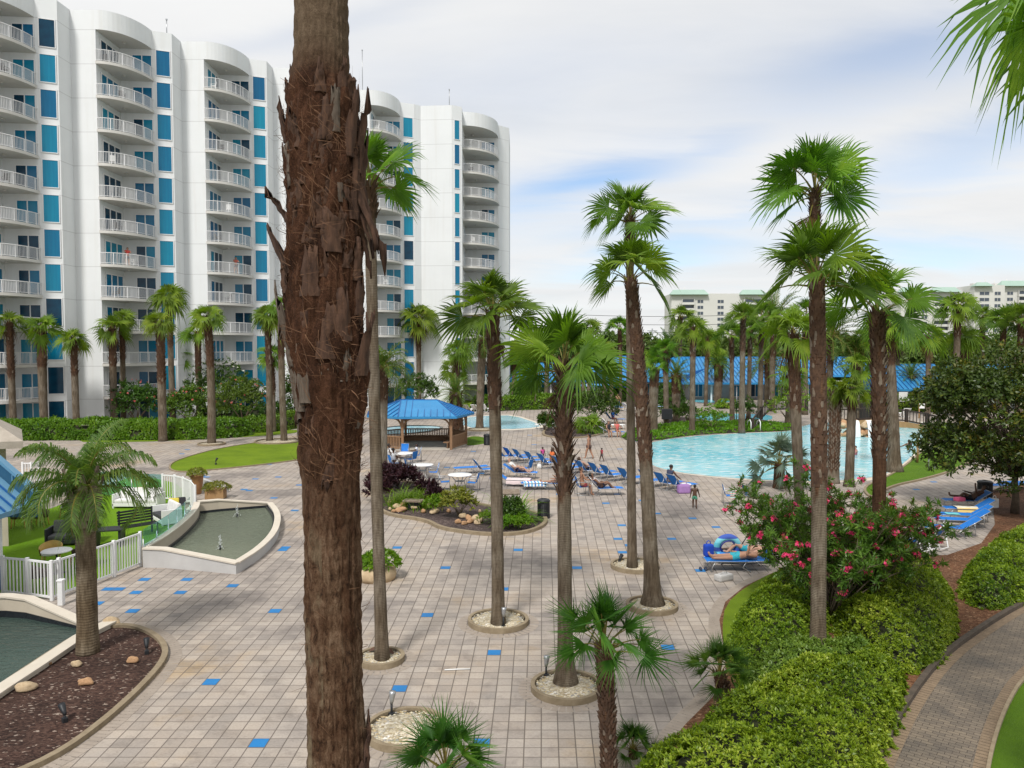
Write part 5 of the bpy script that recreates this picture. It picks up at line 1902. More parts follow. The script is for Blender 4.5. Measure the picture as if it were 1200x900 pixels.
    # torn leaf bases: curved, frayed slabs
    def slab(bb, a, z, ln, w0, w1, out_, curl, sd_, th=0.02, mi=0, lift=0.0, down=False, skew=0.0):
        r = random.Random(sd_)
        c, rr_ = cr(z)
        nn, mm = 9, 7
        oo = Vector((math.cos(a), math.sin(a), 0))
        ss = Vector((-math.sin(a), math.cos(a), 0))
        top, bot = [], []
        for i in range(nn):
            t = i / (nn - 1)
            w_ = w0 + (w1 - w0) * t ** 0.8
            up_ = (-1 if down else 1) * ln * t
            off = rr_ * 0.95 + lift + out_ * t ** curl
            fr = 0.16 * ln * (t ** 4)
            for j in range(mm):
                s = j / (mm - 1) * 2 - 1
                jag = fr * r.uniform(-1.6, 1.2) if i >= nn - 2 else 0
                edge = 1 + 0.28 * mnoise.noise(Vector((t * 5, s * 2, sd_)))
                p_ = Vector((c - base.x, 0, z + up_ + jag)) + oo * (off - 0.35 * w_ * s * s + 0.022 * mnoise.noise(Vector((t * 4, s * 3, sd_ * 1.7)))) + ss * (w_ * s * edge + skew * t)
                top.append(p_ + oo * th * (1 - 0.75 * t) * (1 - s * s * .6))
                bot.append(p_ - oo * 0.004)
        vs_ = top + bot
        k_ = nn * mm
        fs_ = []
        for i in range(nn - 1):
            for j in range(mm - 1):
                q_ = (i * mm + j, i * mm + j + 1, (i + 1) * mm + j + 1, (i + 1) * mm + j)
                fs_.append(q_)
                fs_.append(tuple(k_ + x for x in q_[::-1]))
        for i in range(nn - 1):
            for j in (0, mm - 1):
                fs_.append((i * mm + j, (i + 1) * mm + j, k_ + (i + 1) * mm + j, k_ + i * mm + j))
        for j in range(mm - 1):
            e = (nn - 1) * mm
            fs_.append((e + j, e + j + 1, k_ + e + j + 1, k_ + e + j))
        bb.add(vs_, fs_, mi, True)

    slm = mat('torn_leaf_base', (0.135, 0.070, 0.042), (0.026, 0.013, 0.009), 5, 0.95, 0.7, 60, stretch=(6, 6, 1))
    slg = mat('weathered_leaf_base', (0.20, 0.165, 0.13), (0.075, 0.05, 0.035), 5, 0.95, 0.7, 60, stretch=(8, 8, 1))
    Zp = lambda y: zat(y, Y0)
    # angles: -90deg faces the camera, 180 = picture left, 0 = picture right
    named = [  # angle, y px of foot, length, w0, w1, out, curl, mi, down, skew
        (-12, 205, 0.52, .075, .028, .075, 1.3, 0, False, .02), (-35, 190, 0.40, .06, .03, .05, 1.5, 0, False, .03), (4, 235, 0.42, .07, .03, .05, 1.2, 0, False, 0), (-20, 260, .5, .06, .03, .03, 1.4, 0, False, 0),
        (-75, 175, .25, .05, .04, .03, 1.2, 0, False, .03), (-60, 165, .28, .035, .03, .035, 1.2, 1, False, 0.0), (175, 130, .22, .04, .02, .03, 1.4, 0, False, 0), (190, 170, .26, .05, .025, .045, 1.3, 0, False, 0),
        (172, 215, .25, .05, .02, .04, 1.6, 0, False, 0), (196, 262, .20, .09, .03, .14, 1.2, 0, False, 0), (188, 322, .30, .10, .06, .12, 1.3, 0, False, 0), (200, 345, .2, .05, .03, .02, 1.2, 0, False, 0),
        (178, 395, .2, .05, .03, .03, 1.4, 0, False, 0),
        (-2, 215, .50, .055, .012, .17, 1.3, 0, True, 0), (-14, 222, .36, .04, .01, .14, 1.3, 0, True, 0), (-10, 240, .30, .035, .01, .10, 1.3, 0, True, .0), (3, 262, .30, .04, .02, .07, 1.2, 0, True, 0), (-15, 330, .25, .05, .03, .02, 1.2, 0, False, 0),
        (-8, 440, .40, .10, .05, .07, 1.3, 0, False, 0), (-12, 370, .25, .06, .04, .02, 1.2, 0, False, 0),
        (200, 475, .72, .085, .03, .13, 1.5, 1, False, -.01), (188, 452, .42, .065, .02, .09, 1.4, 1, False, 0), (178, 520, .5, .05, .02, .06, 1.4, 1, False, 0), (216, 480, .55, .06, .035, .02, 1.4, 1, False, -.03), (236, 470, .45, .07, .05, .015, 1.3, 1, False, -.05),
        (182, 505, .42, .05, .02, .04, 1.5, 1, False, 0), (-80, 420, .35, .08, .06, .012, 1.2, 0, False, .02), (-50, 400, .3, .07, .05, .015, 1.2, 0, False, 0), (-100, 350, .3, .07, .05, .012, 1.2, 0, False, .02), (-65, 300, .26, .07, .06, .014, 1.2, 0, False, 0),
        (-8, 905, .32, .05, .02, .035, 1.3, 0, False, 0), (-25, 915, .22, .05, .03, .03, 1.2, 0, False, 0), (-60, 918, .12, .06, .05, .03, 1.2, 0, False, 0), (-100, 915, .10, .06, .04, .03, 1.2, 0, False, 0), (-140, 918, .12, .05, .04, .03, 1.2, 0, False, 0), (8, 880, .25, .03, .012, .02, 1.2, 0, False, 0)]
    bb = MB()
    for i, (a, y, ln, w0, w1, ou, cu, mi, dn, sk) in enumerate(named):
        slab(bb, R(a), Zp(y), ln, w0, w1, ou, cu, 31 + i, mi=mi, down=dn, skew=sk)
    r = random.Random(77)
    for i in range(120):
        a = r.uniform(0, 2 * PI)
        y = r.uniform(105, 530)
        slab(bb, a, Zp(y), r.uniform(.08, .24), r.uniform(.03, .08), r.uniform(.01, .045), r.uniform(0.004, .022), 1.4, 400 + i, th=.010, mi=0 if r.random() < .9 else 1, lift=-.016, down=r.random() < .3, skew=r.uniform(-.04, .04))
    bb.build('leaf_bases', [slm, slg], o)
    # loose fibres
    fb = MB()
    for i in range(1500):
        y = r.uniform(105, 560) if r.random() < .95 else r.uniform(620, 880)
        a = r.uniform(0, 2 * PI)
        z = Zp(y)
        c, rr_ = cr(z)
        pts_ = []
        oo = Vector((math.cos(a), math.sin(a), 0))
        ss = Vector((-math.sin(a), math.cos(a), 0))
        ln = r.uniform(.05, .20)
        th = r.gauss(0, .9) + (PI / 2 if r.random() < .35 else 0)
        ou = r.uniform(.006, .04) if r.random() < .9 else r.uniform(.04, .08)
        for t in (0, .33, .66, 1):
            pts_.append(Vector((c - base.x, 0, z)) + oo * (rr_ * .97 + ou * math.sin(PI * min(1, t * .8))) + (Vector((0, 0, 1)) * math.cos(th) + ss * math.sin(th)) * ln * t + ss * .03 * t * t * r.uniform(-1, 1))
        w_ = r.uniform(.0007, .0022)
        vs_ = []
        for k_, p_ in enumerate(pts_):
            ww = w_ * (1 - .25 * k_)
            vs_ += [p_ - ss * ww + Vector((0, 0, -ww)), p_ + ss * ww + Vector((0, 0, ww))]
        fb.add(vs_, [(0, 1, 3, 2), (2, 3, 5, 4), (4, 5, 7, 6)], 0)
    fb.build('fibres', mat('palm_fibre', (0.22, 0.115, 0.06), (0.08, 0.038, 0.02), 3, 0.9), o)
    c, rr_ = cr(TOP)
    link('crown', FAN[0], o, (c - base.x, 0, TOP), 0, 1.5)


big_trunk()
# ------------------------------------------------------------------ leafy plants


def leaves_mesh(name, base, dirs, ups, ln, wd, m, bend=0.25, wpos=0.5):
    """many single leaves in one mesh: base points, axes, up hints, lengths and widths (numpy)"""
    n = len(base)
    dirs = dirs / (np.linalg.norm(dirs, axis=1, keepdims=True) + 1e-9)
    side = np.cross(dirs, ups)
    side /= (np.linalg.norm(side, axis=1, keepdims=True) + 1e-9)
    nrm = np.cross(side, dirs)
    mid = base + dirs * (ln * wpos)[:, None] + nrm * (ln * bend * 0.3)[:, None]
    tip = base + dirs * ln[:, None] - nrm * (ln * bend * 0.35)[:, None]
    l = mid - side * (wd / 2)[:, None]
    r = mid + side * (wd / 2)[:, None]
    co = np.stack([base, r, tip, l], axis=1).reshape(-1, 3).astype(np.float32)
    me = bpy.data.meshes.new(name)
    me.vertices.add(4 * n)
    me.vertices.foreach_set('co', co.ravel())
    me.loops.add(4 * n)
    me.loops.foreach_set('vertex_index', np.arange(4 * n, dtype=np.int32))
    me.polygons.add(n)
    me.polygons.foreach_set('loop_start', np.arange(0, 4 * n, 4, dtype=np.int32))
    me.update(calc_edges=True)
    me.materials.append(m)
    me.validate()
    return me


def rosettes(cent, nrm, k, ln, wd, spread=(35, 80), jit=0.2, rg=None):
    rg = rg or rng
    n = len(cent)
    nrm = nrm / (np.linalg.norm(nrm, axis=1, keepdims=True) + 1e-9)
    ref = np.where(np.abs(nrm[:, 2:3]) < 0.9, np.array([[0, 0, 1.0]]), np.array([[1.0, 0, 0]]))
    t1 = np.cross(nrm, ref)
    t1 /= np.linalg.norm(t1, axis=1, keepdims=True)
    t2 = np.cross(nrm, t1)
    th = rg.uniform(0, 2 * PI, (n, 1)) + np.arange(k)[None, :] * 2.39996 + rg.normal(0, 0.25, (n, k))
    be = np.radians(spread[0] + (spread[1] - spread[0]) * (np.arange(k)[None, :] / max(1, k - 1)) + rg.normal(0, 9, (n, k)))
    d = nrm[:, None, :] * np.cos(be)[..., None] + (t1[:, None, :] * np.cos(th)[..., None] + t2[:, None, :] * np.sin(th)[..., None]) * np.sin(be)[..., None]
    base = np.repeat(cent[:, None, :], k, 1) + rg.normal(0, jit * ln * 0.3, (n, k, 3))
    ups = np.repeat(nrm[:, None, :], k, 1)
    L_ = ln * rg.uniform(0.7, 1.25, (n, k))
    W_ = wd * rg.uniform(0.8, 1.2, (n, k))
    return base.reshape(-1, 3), d.reshape(-1, 3), ups.reshape(-1, 3), L_.ravel(), W_.ravel()


def hedge(label, poly, H, lm, dens=110, leaf=0.085, k=7, edge=0.7, lump=0.35, seed=1, name='hedge', lump_s=0.9, cat='hedge', group=None):
    poly = [Vector((p[0], p[1])) for p in poly]
    xs, ys = [p.x for p in poly], [p.y for p in poly]
    o_ = Vector((sum(xs) / len(xs), sum(ys) / len(ys), 0))
    rg = np.random.default_rng(seed)

    def hf(x, y):
        if not inside(poly, x, y):
            return 0.0
        d = edge_dist(poly, x, y)
        t = min(1.0, d / edge)
        return H * math.sqrt(max(0.0, 1 - (1 - t) ** 2)) * (0.86 + lump * (mnoise.noise(Vector((x * lump_s, y * lump_s, seed))) + 0.4 * mnoise.noise(Vector((x * 3 * lump_s, y * 3 * lump_s, seed)))))
    step = max(0.12, edge * 0.3)
    x0, x1, y0, y1 = min(xs) - step, max(xs) + step, min(ys) - step, max(ys) + step
    nx, ny = int((x1 - x0) / step) + 2, int((y1 - y0) / step) + 2
    hg = np.zeros((nx, ny))
    for i in range(nx):
        for j in range(ny):
            hg[i, j] = hf(x0 + i * step, y0 + j * step)
    b = MB()
    idx = {}
    for i in range(nx):
        for j in range(ny):
            idx[(i, j)] = len(b.v)
            b.v.append((x0 + i * step - o_.x, y0 + j * step - o_.y, hg[i, j] * 0.80 - 0.20))
    for i in range(nx - 1):
        for j in range(ny - 1):
            if max(hg[i, j], hg[i + 1, j], hg[i, j + 1], hg[i + 1, j + 1]) > 0:
                b.f.append((idx[(i, j)], idx[(i + 1, j)], idx[(i + 1, j + 1)], idx[(i, j + 1)]))
                b.mi.append(0)
                b.sm.append(True)
    o = thing(name, label, cat, o_, 0, group)
    b.build('branches', M['hedge_under'], o)
    gx, gy = np.gradient(hg, step)
    C, Nn = [], []
    for i in range(nx - 1):
        for j in range(ny - 1):
            hm = max(hg[i, j], hg[i + 1, j + 1])
            if hm <= 0.02:
                continue
            g = (gx[i, j], gy[i, j])
            a = math.sqrt(1 + min(16, g[0] ** 2 + g[1] ** 2)) * step * step
            edge_c = min(hg[i, j], hg[i + 1, j], hg[i, j + 1], hg[i + 1, j + 1]) < H * .45
            kk = rg.poisson(dens * a * (1.8 if edge_c else 1))
            for _ in range(kk):
                u, v = rg.random(), rg.random()
                h = hg[i, j] * (1 - u) * (1 - v) + hg[i + 1, j] * u * (1 - v) + hg[i, j + 1] * (1 - u) * v + hg[i + 1, j + 1] * u * v
                if h < 0.03:
                    continue
                C.append((x0 + (i + u) * step - o_.x, y0 + (j + v) * step - o_.y, h * (rg.uniform(0.3, 1.05) if edge_c else rg.uniform(0.86, 1.06))))
                Nn.append((-g[0] + rg.normal(0, .35), -g[1] + rg.normal(0, .35), 1.0))
    C, Nn = np.array(C), np.array(Nn)
    me = leaves_mesh('foliage', *rosettes(C, Nn, k, leaf, leaf * 0.42, (25, 85), rg=rg), M[lm])
    link('foliage', me, o)
    return o


def bush(name, label, loc, rx, ry, rz, lm, n=500, leaf=0.1, k=5, aspect=0.4, cat='shrub', group=None, seed=1, stem=True, noise_amp=0.3, spread=(20, 80), lift=0.15, fill=0.45, zc=None, ns=1.4):
    rg = np.random.default_rng(seed)
    o = thing(name, label, cat, loc, 0, group)
    v = rg.normal(0, 1, (n, 3))
    v /= np.linalg.norm(v, axis=1, keepdims=True)
    v[:, 2] = np.where(v[:, 2] < -0.35, -v[:, 2] * 0.6, v[:, 2])
    rad = np.where(rg.random(n) < 0.7, rg.uniform(0.82, 1.0, n), rg.uniform(fill, 0.85, n))
    nz = np.array([mnoise.noise(Vector((x * ns + seed, y * ns, z * ns))) + 0.5 * mnoise.noise(Vector((x * ns * 2.5 + seed, y * ns * 2.5, z * ns * 2.5))) for x, y, z in v])
    rad = rad * (1 + noise_amp * nz)
    zc = zc if zc is not None else rz * 0.85 + lift
    C = v * rad[:, None] * np.array([rx, ry, rz]) + np.array([0, 0, zc])
    C = C[C[:, 2] > 0.03]
    Nn = (C - np.array([0, 0, zc * 0.6])) / np.array([rx, ry, rz]) + np.array([0, 0, 0.35])
    Nn = Nn + rg.normal(0, .3, Nn.shape)
    me = leaves_mesh('foliage', *rosettes(C, Nn, k, leaf, leaf * aspect, spread, rg=rg), M[lm])
    link('foliage', me, o)
    if stem:
        b = MB()
        for i in range(7):
            a = i * 0.9 + seed
            e = Vector((math.cos(a) * rx * .55, math.sin(a) * ry * .55, zc))
            b.tube([(0, 0, -0.03), (e.x * .35, e.y * .35, e.z * .5), e], [0.03 * rz + .01, 0.02 * rz + .006, 0.006], 5)
        b.build('stems', M['twig'], o)
    return o


def grassy(name, label, loc, n, ln, lm, cat='shrub', seed=1, wd=0.02, spread=(5, 70), rad=0.12, bend=1.2, group=None):
    """a tussock of arching blades"""
    rg = random.Random(seed)
    o = thing(name, label, cat, loc, 0, group)
    b = MB()
    for i in range(n):
        az = rg.uniform(0, 2 * PI)
        e = R(90 - rg.uniform(*spread))
        L_ = ln * rg.uniform(0.6, 1.1)
        p = Vector((rg.gauss(0, rad), rg.gauss(0, rad), 0))
        s = Vector((-math.sin(az), math.cos(az), 0))
        vs = []
        for t in range(5):
            w_ = wd * (1 - t / 4.6) * (0.8 if t == 0 else 1)
            vs += [p - s * w_, p + s * w_]
            d = Vector((math.cos(az) * math.cos(e), math.sin(az) * math.cos(e), math.sin(e)))
            p = p + d * L_ / 4
            e -= bend * rg.uniform(.6, 1.2) / 4
        b.add(vs, [(2 * t, 2 * t + 1, 2 * t + 3, 2 * t + 2) for t in range(4)], 0)
    b.build('leaves', M[lm], o)
    return o


def zpoly(pxs, z, it=2):
    return gpoly(pxs, it, z)


# clipped hedges, foreground
hedge('big clipped yellow-green hedge along the brick path in the foreground', zpoly([(712, 920), (756, 880), (806, 848), (850, 808), (930, 778), (1000, 772), (1058, 758), (1060, 800), (1036, 850), (1016, 920), (1006, 990), (735, 990)], 0.55), 1.05, 'hedge', 230, 0.078, 7, 0.8, 0.34, 3)
hedge('rounded green hedge mound beside the two sunbathers', zpoly([(856, 745), (868, 700), (902, 668), (948, 652), (975, 672), (965, 750), (905, 768), (868, 790)], 0.5), 0.95, 'hedge', 180, 0.08, 7, 0.9, 0.25, 5)
hedge('pale green spreading hedge between the palm trunk and the rounded mound', zpoly([(868, 770), (910, 752), (960, 738), (1020, 742), (1040, 762), (1000, 785), (930, 790), (885, 800)], 0.55), 0.8, 'hedge_pale', 190, 0.085, 7, 0.6, 0.3, 8)
hedge('dark sided hedge under the oleander next to the pine straw', zpoly([(972, 700), (1000, 664), (1060, 650), (1106, 662), (1120, 698), (1116, 738), (1084, 765), (1050, 765), (1000, 745)], 0.5), 1.0, 'hedge', 180, 0.08, 7, 0.8, 0.32, 9)
hedge('clipped hedge on the outer bank beside the row of blue loungers', zpoly([(1127, 664), (1150, 640), (1188, 620), (1260, 600), (1400, 590), (1400, 640), (1260, 668), (1205, 688), (1165, 696), (1132, 690)], 0.5), 1.05, 'hedge', 140, 0.095, 7, 0.9, 0.3, 12)
# hedges along the tall building and the far lawn
def hline(pxs, w_):
    ln = [G(x, y) for x, y in pxs]
    b = MB()
    lf = [Vector((p.x, p.y)) for p in ln]
    out = []
    for s in (1, -1):
        seq = []
        for i, p in enumerate(lf):
            a, c = lf[max(i - 1, 0)], lf[min(i + 1, len(lf) - 1)]
            d = (c - a).normalized()
            seq.append(p + Vector((-d.y, d.x)) * w_ / 2 * s)
        out += seq if s == 1 else seq[::-1]
    return smooth_poly(out, 1)


hedge('long clipped hedge between the palm row and the paving', hline([(-60, 515), (60, 513), (180, 513), (262, 512), (280, 508)], 3.4), 1.55, 'hedge_far', 26, 0.26, 7, 0.5, 0.16, 21, lump_s=.5)
hedge('lower clipped hedge running to the big trunk behind the lawn', hline([(283, 506), (310, 505), (345, 499), (360, 494)], 3.0), 1.25, 'hedge_far', 16, 0.26, 6, 0.5, 0.16, 22, lump_s=.5)
hedge('raised hedge along the foot of the balconies', hline([(230, 497), (300, 494), (340, 489)], 3.0), 1.7, 'shrub', 14, 0.28, 6, 0.5, 0.2, 23, lump_s=.5)
hedge('bright clipped hedge on the far lawn beside the tower corner', hline([(555, 481), (590, 480), (650, 478), (668, 476)], 3.4), 1.7, 'hedge_far', 9, 0.36, 6, 0.6, 0.18, 24, lump_s=.4)
hedge('dark tall hedge against the blue roofed building', hline([(604, 472), (634, 471)], 4), 3.2, 'shrub', 7, 0.4, 6, 0.8, 0.2, 25, lump_s=.4)
hedge('dark hedge below the shade sails', hline([(716, 470), (752, 469)], 4), 2.6, 'shrub', 7, 0.4, 6, 0.8, 0.25, 26, lump_s=.4)
hedge('hedge mound beside the second pool', hline([(768, 477), (800, 477)], 5), 3.0, 'shrub', 7, 0.4, 6, 1.0, 0.25, 27, lump_s=.4)
hedge('low round hedge by the third pool', hline([(848, 478), (856, 479)], 3), 1.2, 'hedge', 9, 0.3, 6, .6, 0.2, 28, lump_s=.4)
hedge('hedge behind the footbridge under the low blue roof', hline([(1030, 481), (1060, 481), (1100, 482)], 4), 1.9, 'hedge', 9, 0.34, 6, .8, 0.25, 29, lump_s=.4)
o = hedge('trailing green groundcover behind the main pool', COVER, 0.32, 'fern', 16, 0.2, 6, 0.6, 0.5, 31, name='groundcover', cat='groundcover')

# ------------------------------------------------------------------ shrubs
pl = [Vector((p[0], p[1], 0)) for p in KID]
for i, (x, y, s) in enumerate(((447, 577, 1.0), (455, 572, 1.15), (466, 571, 1.1), (478, 574, .95), (500, 588, .8), (444, 588, .9), (512, 594, .6))):
    g = G(x, y)
    q = bush('maroon_shrub', ['maroon leaved shrub at the back corner of the kidney planter', 'tallest maroon shrub beside the grey palm trunk', 'maroon shrub behind the bright fern mound', 'maroon shrub next to the cafe chairs', 'low maroon shrub between fern mound and croton',
                              'maroon shrub by the planter kerb', 'small maroon shrub next to the green seedling'][i], g, .62 * s, .52 * s, .50 * s, 'maroon', 110, .3, 6, .3, group='maroon shrubs in the kidney planter', seed=40 + i, spread=(5, 60))
grassy('fern_mound', 'bright green fern mound in the kidney planter', G(486, 593), 1500, 1.3, 'fern', seed=3, wd=.020, rad=.45, bend=2.2)
bush('croton_shrub', 'yellow green croton shrub with reddish lower leaves', G(538, 607), .72, .6, .6, 'croton', 170, .2, 5, .4, seed=51)
bush('green_seedling', 'small vivid green plant beside the planter light', G(511, 602), .45, .4, .35, 'fern', 120, .14, 5, .4, seed=52)
o = grassy('cycad', 'feathery green cycad in the kidney planter by the palm trunk', G(600, 612), 260, 1.6, 'fern', seed=9, wd=.05, rad=.2, bend=1.5, spread=(10, 70))
bush('leafy_plant', 'dark leafy plant at the foot of the cycad', G(598, 616), .6, .5, .55, 'shrub', 220, .16, 5, .4, seed=53)
for i, (x, y) in enumerate(((572, 616), (604, 622), (612, 621), (594, 622))):
    bush('groundcover_tuft', ['yellow green tuft beside the rock pile', 'yellow green tuft in front of the cycad', 'yellow green tuft nearest the black bin', 'yellow green tuft touching the palm trunk'][i], G(x, y), .4, .35, .22, 'fern', 90, .12, 5, .4, group='tufts in the kidney planter', seed=60 + i, stem=False)
# oleanders and bushes along the tower
for i, (x, y, rx, rz, lm, fl, lb) in enumerate(((160, 500, 2.4, 2.2, 'shrub', 'pink', 'dark green oleander with a few pink flowers before the wide balconies'), (222, 500, 2.3, 1.9, 'oleander', 'pink', 'reddish flowered oleander before the plain tower wall'),
                                        (258, 494, 3.4, 3.2, 'shrub', 'white_flower', 'tall white flowered oleander before the tower'), (285, 500, 2.6, 2.4, 'oleander', 'pink', 'rounded pink oleander at the foot of the third balcony column'),
                                        (350, 492, 1.6, 2.6, 'shrub', None, 'dark shrub half hidden by the shaggy trunk'), (491, 478, 2.6, 2.2, 'shrub', None, 'round clipped tree before the blank end wall'))):
    q = bush('oleander_bush' if fl else 'dark_shrub', lb, G(x, y), rx, rx * .8, rz, lm, 420, .38, 6, .3, group='shrubs before the tall building', seed=70 + i)
    if fl:
        rg = np.random.default_rng(90 + i)
        v = rg.normal(0, 1, (26, 3))
        v /= np.linalg.norm(v, axis=1, keepdims=True)
        v[:, 2] = np.abs(v[:, 2])
        C = v * np.array([rx, rx * .8, rz]) * 1.03 + np.array([0, 0, rz * .85 + .15])
        link('blossoms', leaves_mesh('blossoms', *rosettes(C, v, 7, .11, .09, (30, 90), rg=rg), M['pink_far' if fl == 'pink' else fl]), q)
# planter with fan plant, and other far shrubs
bush('flowering_bush', 'rounded bush with rusty flowers in the far planter', G(696, 498), 2.6, 2.0, 1.7, 'shrub', 520, .32, 6, .35, seed=81)
o = thing('fan_plant', 'low bright fan palm in the far planter', 'palm tree', G(690, 508))
link('crown', FANB[1], o, (0, 0, .55), 1.0, 1.15)
b, _, _ = palm_trunk(.6, .16, .16, (0, 0), 0, 0, 1.1, 5)
b.build('trunk', M['trunk_brown'], o)
for i, (x, y, rx, rz, lm, lb) in enumerate(((790, 496, 1.5, .9, 'shrub', 'round dark shrub at the foot of the orange-fronded palm'), (806, 496, .9, 1.0, 'shrub', 'small upright shrub beside the straight palm'), (834, 505, 1.6, 1.1, 'fern', 'yellow green shrub on the strip behind the pool'),
                                        (873, 494, 1.1, 1.2, 'shrub', 'shrub below the pool handrail'), (925, 500, 2.2, 2.0, 'hedge', 'bright low shrubs by the footbridge ramp'), (653, 510, .8, .9, 'shrub', 'small shrub at the edge of the far planter'),
                                        (1010, 487, 1.8, 1.6, 'fern', 'lime green plant behind the dark bridge wall'), (638, 505, .6, .8, 'shrub', 'little shrub beside the booted palm trunk'), (1100, 520, 1.4, .8, 'shrub', 'low shrub with pale flowers on the grass bank'),
                                        (1112, 522, 1.2, .7, 'hedge', 'yellowish shrub on the grass bank under the magnolia'))):
    bush('garden_shrub', lb, G(x, y), rx, rx * .85, rz, lm, 240, .22, 6, .35, group='garden shrubs round the pools', seed=100 + i)


# pink oleander, foreground
def oleander(label, loc, spread_, hgt, seed, nst=26, ntw=420, nfl=55, leaf=.16):
    r = random.Random(seed)
    rg = np.random.default_rng(seed)
    o = thing('oleander', label, 'shrub', loc)
    b = MB()
    C, Nn, F, FN = [], [], [], []
    for i in range(nst):
        az = i * 2.39996 + r.uniform(-.3, .3)
        lean_ = r.uniform(0.12, 1.0) ** .8
        L_ = hgt * r.uniform(.75, 1.08)
        e = PI / 2 - 0.22 - lean_ * .5
        p = Vector((math.cos(az) * .15, math.sin(az) * .15, -0.03))
        pts = [p.copy()]
        for t in range(6):
            d = Vector((math.cos(az) * math.cos(e) * spread_, math.sin(az) * math.cos(e) * spread_, math.sin(e)))
            p = p + d * L_ / 6
            pts.append(p.copy())
            e -= lean_ * .10
        b.tube(pts, [.022, .019, .016, .013, .010, .008, .005], 5)
        for t in range(ntw // nst):
            s = r.uniform(.5, 1.0)
            q = at_line(pts, s)
            d = Vector((r.gauss(0, 1), r.gauss(0, 1), r.gauss(.35, .7))).normalized()
            tl = r.uniform(.18, .6) * (1.25 - .5 * s)
            e2 = q + d * tl
            b.tube([q, q + d * tl * .6 + Vector((0, 0, .02)), e2], [.006, .004, .003], 3, cap=False)
            for u in range(4):
                C.append(q.lerp(e2, .35 + .65 * (u + 1) / 4))
                Nn.append(d + Vector((0, 0, .3)))
            if s > .6 and r.random() < nfl / ntw * 1.9:
                F.append(e2 + d * .03)
                FN.append(d + Vector((0, 0, .5)))
    b.build('stems', M['twig'], o)
    me = leaves_mesh('foliage', *rosettes(np.array(C), np.array(Nn), 6, leaf, leaf * .22, (15, 75), jit=.4, rg=rg), M['oleander'])
    link('foliage', me, o)
    FC, FD = [], []
    for c, n in zip(F, FN):
        for _ in range(r.randint(4, 8)):
            v = Vector((r.gauss(0, 1), r.gauss(0, 1), r.gauss(.2, 1))).normalized()
            FC.append(c + v * r.uniform(.03, .085))
            FD.append(v + n * .6)
    link('blossoms', leaves_mesh('blossoms', *rosettes(np.array(FC), np.array(FD), 6, .055, .052, (45, 85), jit=.1, rg=rg), M['pink'], wpos=.65), o)
    return o


oleander('tall pink flowering oleander to the left of the hedge palm, leaning over the sunbathers', G(968, 724), .88, 4.0, 5, 34, 860, 95)
oleander('pink oleander between the hedge palm and the wind-blown palm', G(996, 716), .78, 3.5, 6, 28, 640, 70)
oleander('low pink oleander at the outer end of the hedge beside the white framed loungers', G(996, 694), .7, 1.8, 8, 16, 240, 30)


# magnolia
def broadleaf(label, loc, th, R3, seed, lm, leaf, ncl, per, trunk_r, name='magnolia_tree', k=6, aspect=.42, zc=None, up=0.1):
    r = random.Random(seed)
    rg = np.random.default_rng(seed)
    o = thing(name, label, 'tree', loc)
    b = MB()
    b.tube([(0, 0, -.05), (.03, 0, th * .4), (-.02, .03, th * .8), (0, 0, th)], [trunk_r * 1.35, trunk_r, trunk_r * .9, trunk_r * .85], 10)
    C, Nn = [], []
    zc = zc if zc is not None else th + R3[2] * .7
    for i in range(ncl):
        v = Vector((r.gauss(0, 1), r.gauss(0, 1), r.gauss(0, .9))).normalized()
        ra = r.uniform(.45, 1.0) ** .6
        c = Vector((v.x * R3[0] * ra, v.y * R3[1] * ra, zc + v.z * R3[2] * ra))
        if c.z < th * .55:
            c.z = th * .55 + r.uniform(0, .3)
        if i % 2 == 0:
            m_ = Vector((c.x * .35, c.y * .35, th + (c.z - th) * .45))
            b.tube([(0, 0, th * .9), m_, c], [trunk_r * .42, trunk_r * .25, .012], 6)
        rr_ = r.uniform(.35, .62) * R3[0] * .42
        for _ in range(per):
            u = Vector((r.gauss(0, 1), r.gauss(0, 1), r.gauss(.15, .8))).normalized()
            p_ = c + Vector((u.x * rr_, u.y * rr_, u.z * rr_ * .75)) * r.uniform(.5, 1.0) ** .5
            C.append(p_)
            Nn.append(u + Vector((0, 0, .3)))
    b.build('trunk', M['bark'], o)
    link('crown', leaves_mesh('crown', *rosettes(np.array(C), np.array(Nn), k, leaf, leaf * aspect, (20, 85), jit=.5, rg=rg), M[lm]), o)
    return o


g = G(1189, 602)
broadleaf('dark bronze-green magnolia tree shading the row of loungers', g, 1.7, (4.2, 3.4, 2.75), 11, 'magnolia', .21, 125, 56, .14, zc=4.15)
# broad trees on the skyline behind the roofs
proto = []
for s in range(3):
    proto.append(broadleaf('spreading green tree on the skyline', Vector((0, 0, 0)), 4.0, (8.0, 6.5, 4.8), 20 + s, 'forest', 1.0, 60, 26, .4, name='skyline_tree', zc=6.4))
sky_t = [(612, 150, .95, 'low tree peeping between the tower corner and the blue roof'), (668, 165, 1.1, 'skyline tree above the left end of the upper blue roof'), (718, 170, 1.15, 'skyline tree above the middle of the upper blue roof'), (750, 150, 1.1, 'skyline tree beside the utility pole'),
         (792, 165, 1.05, 'skyline tree under the corner of the pale hotel'), (832, 160, 1.1, 'skyline tree under the pale hotel balconies'), (876, 150, 1.1, 'skyline tree behind the pale trunks'), (925, 150, 1.2, 'skyline tree behind the dense crowned palm'),
         (972, 150, 1.1, 'skyline tree behind the hedge palm'), (1020, 145, 1.0, 'skyline tree at the start of the low blue roof'), (1062, 140, .95, 'skyline tree under the long hotel wing'), (1100, 142, .95, 'skyline tree under the tall hotel tower'),
         (1140, 140, 1.0, 'skyline tree behind the magnolia top'), (1180, 142, 1.05, 'skyline tree under the hotel end wing'), (1222, 140, 1.1, 'skyline tree at the edge of the picture')]
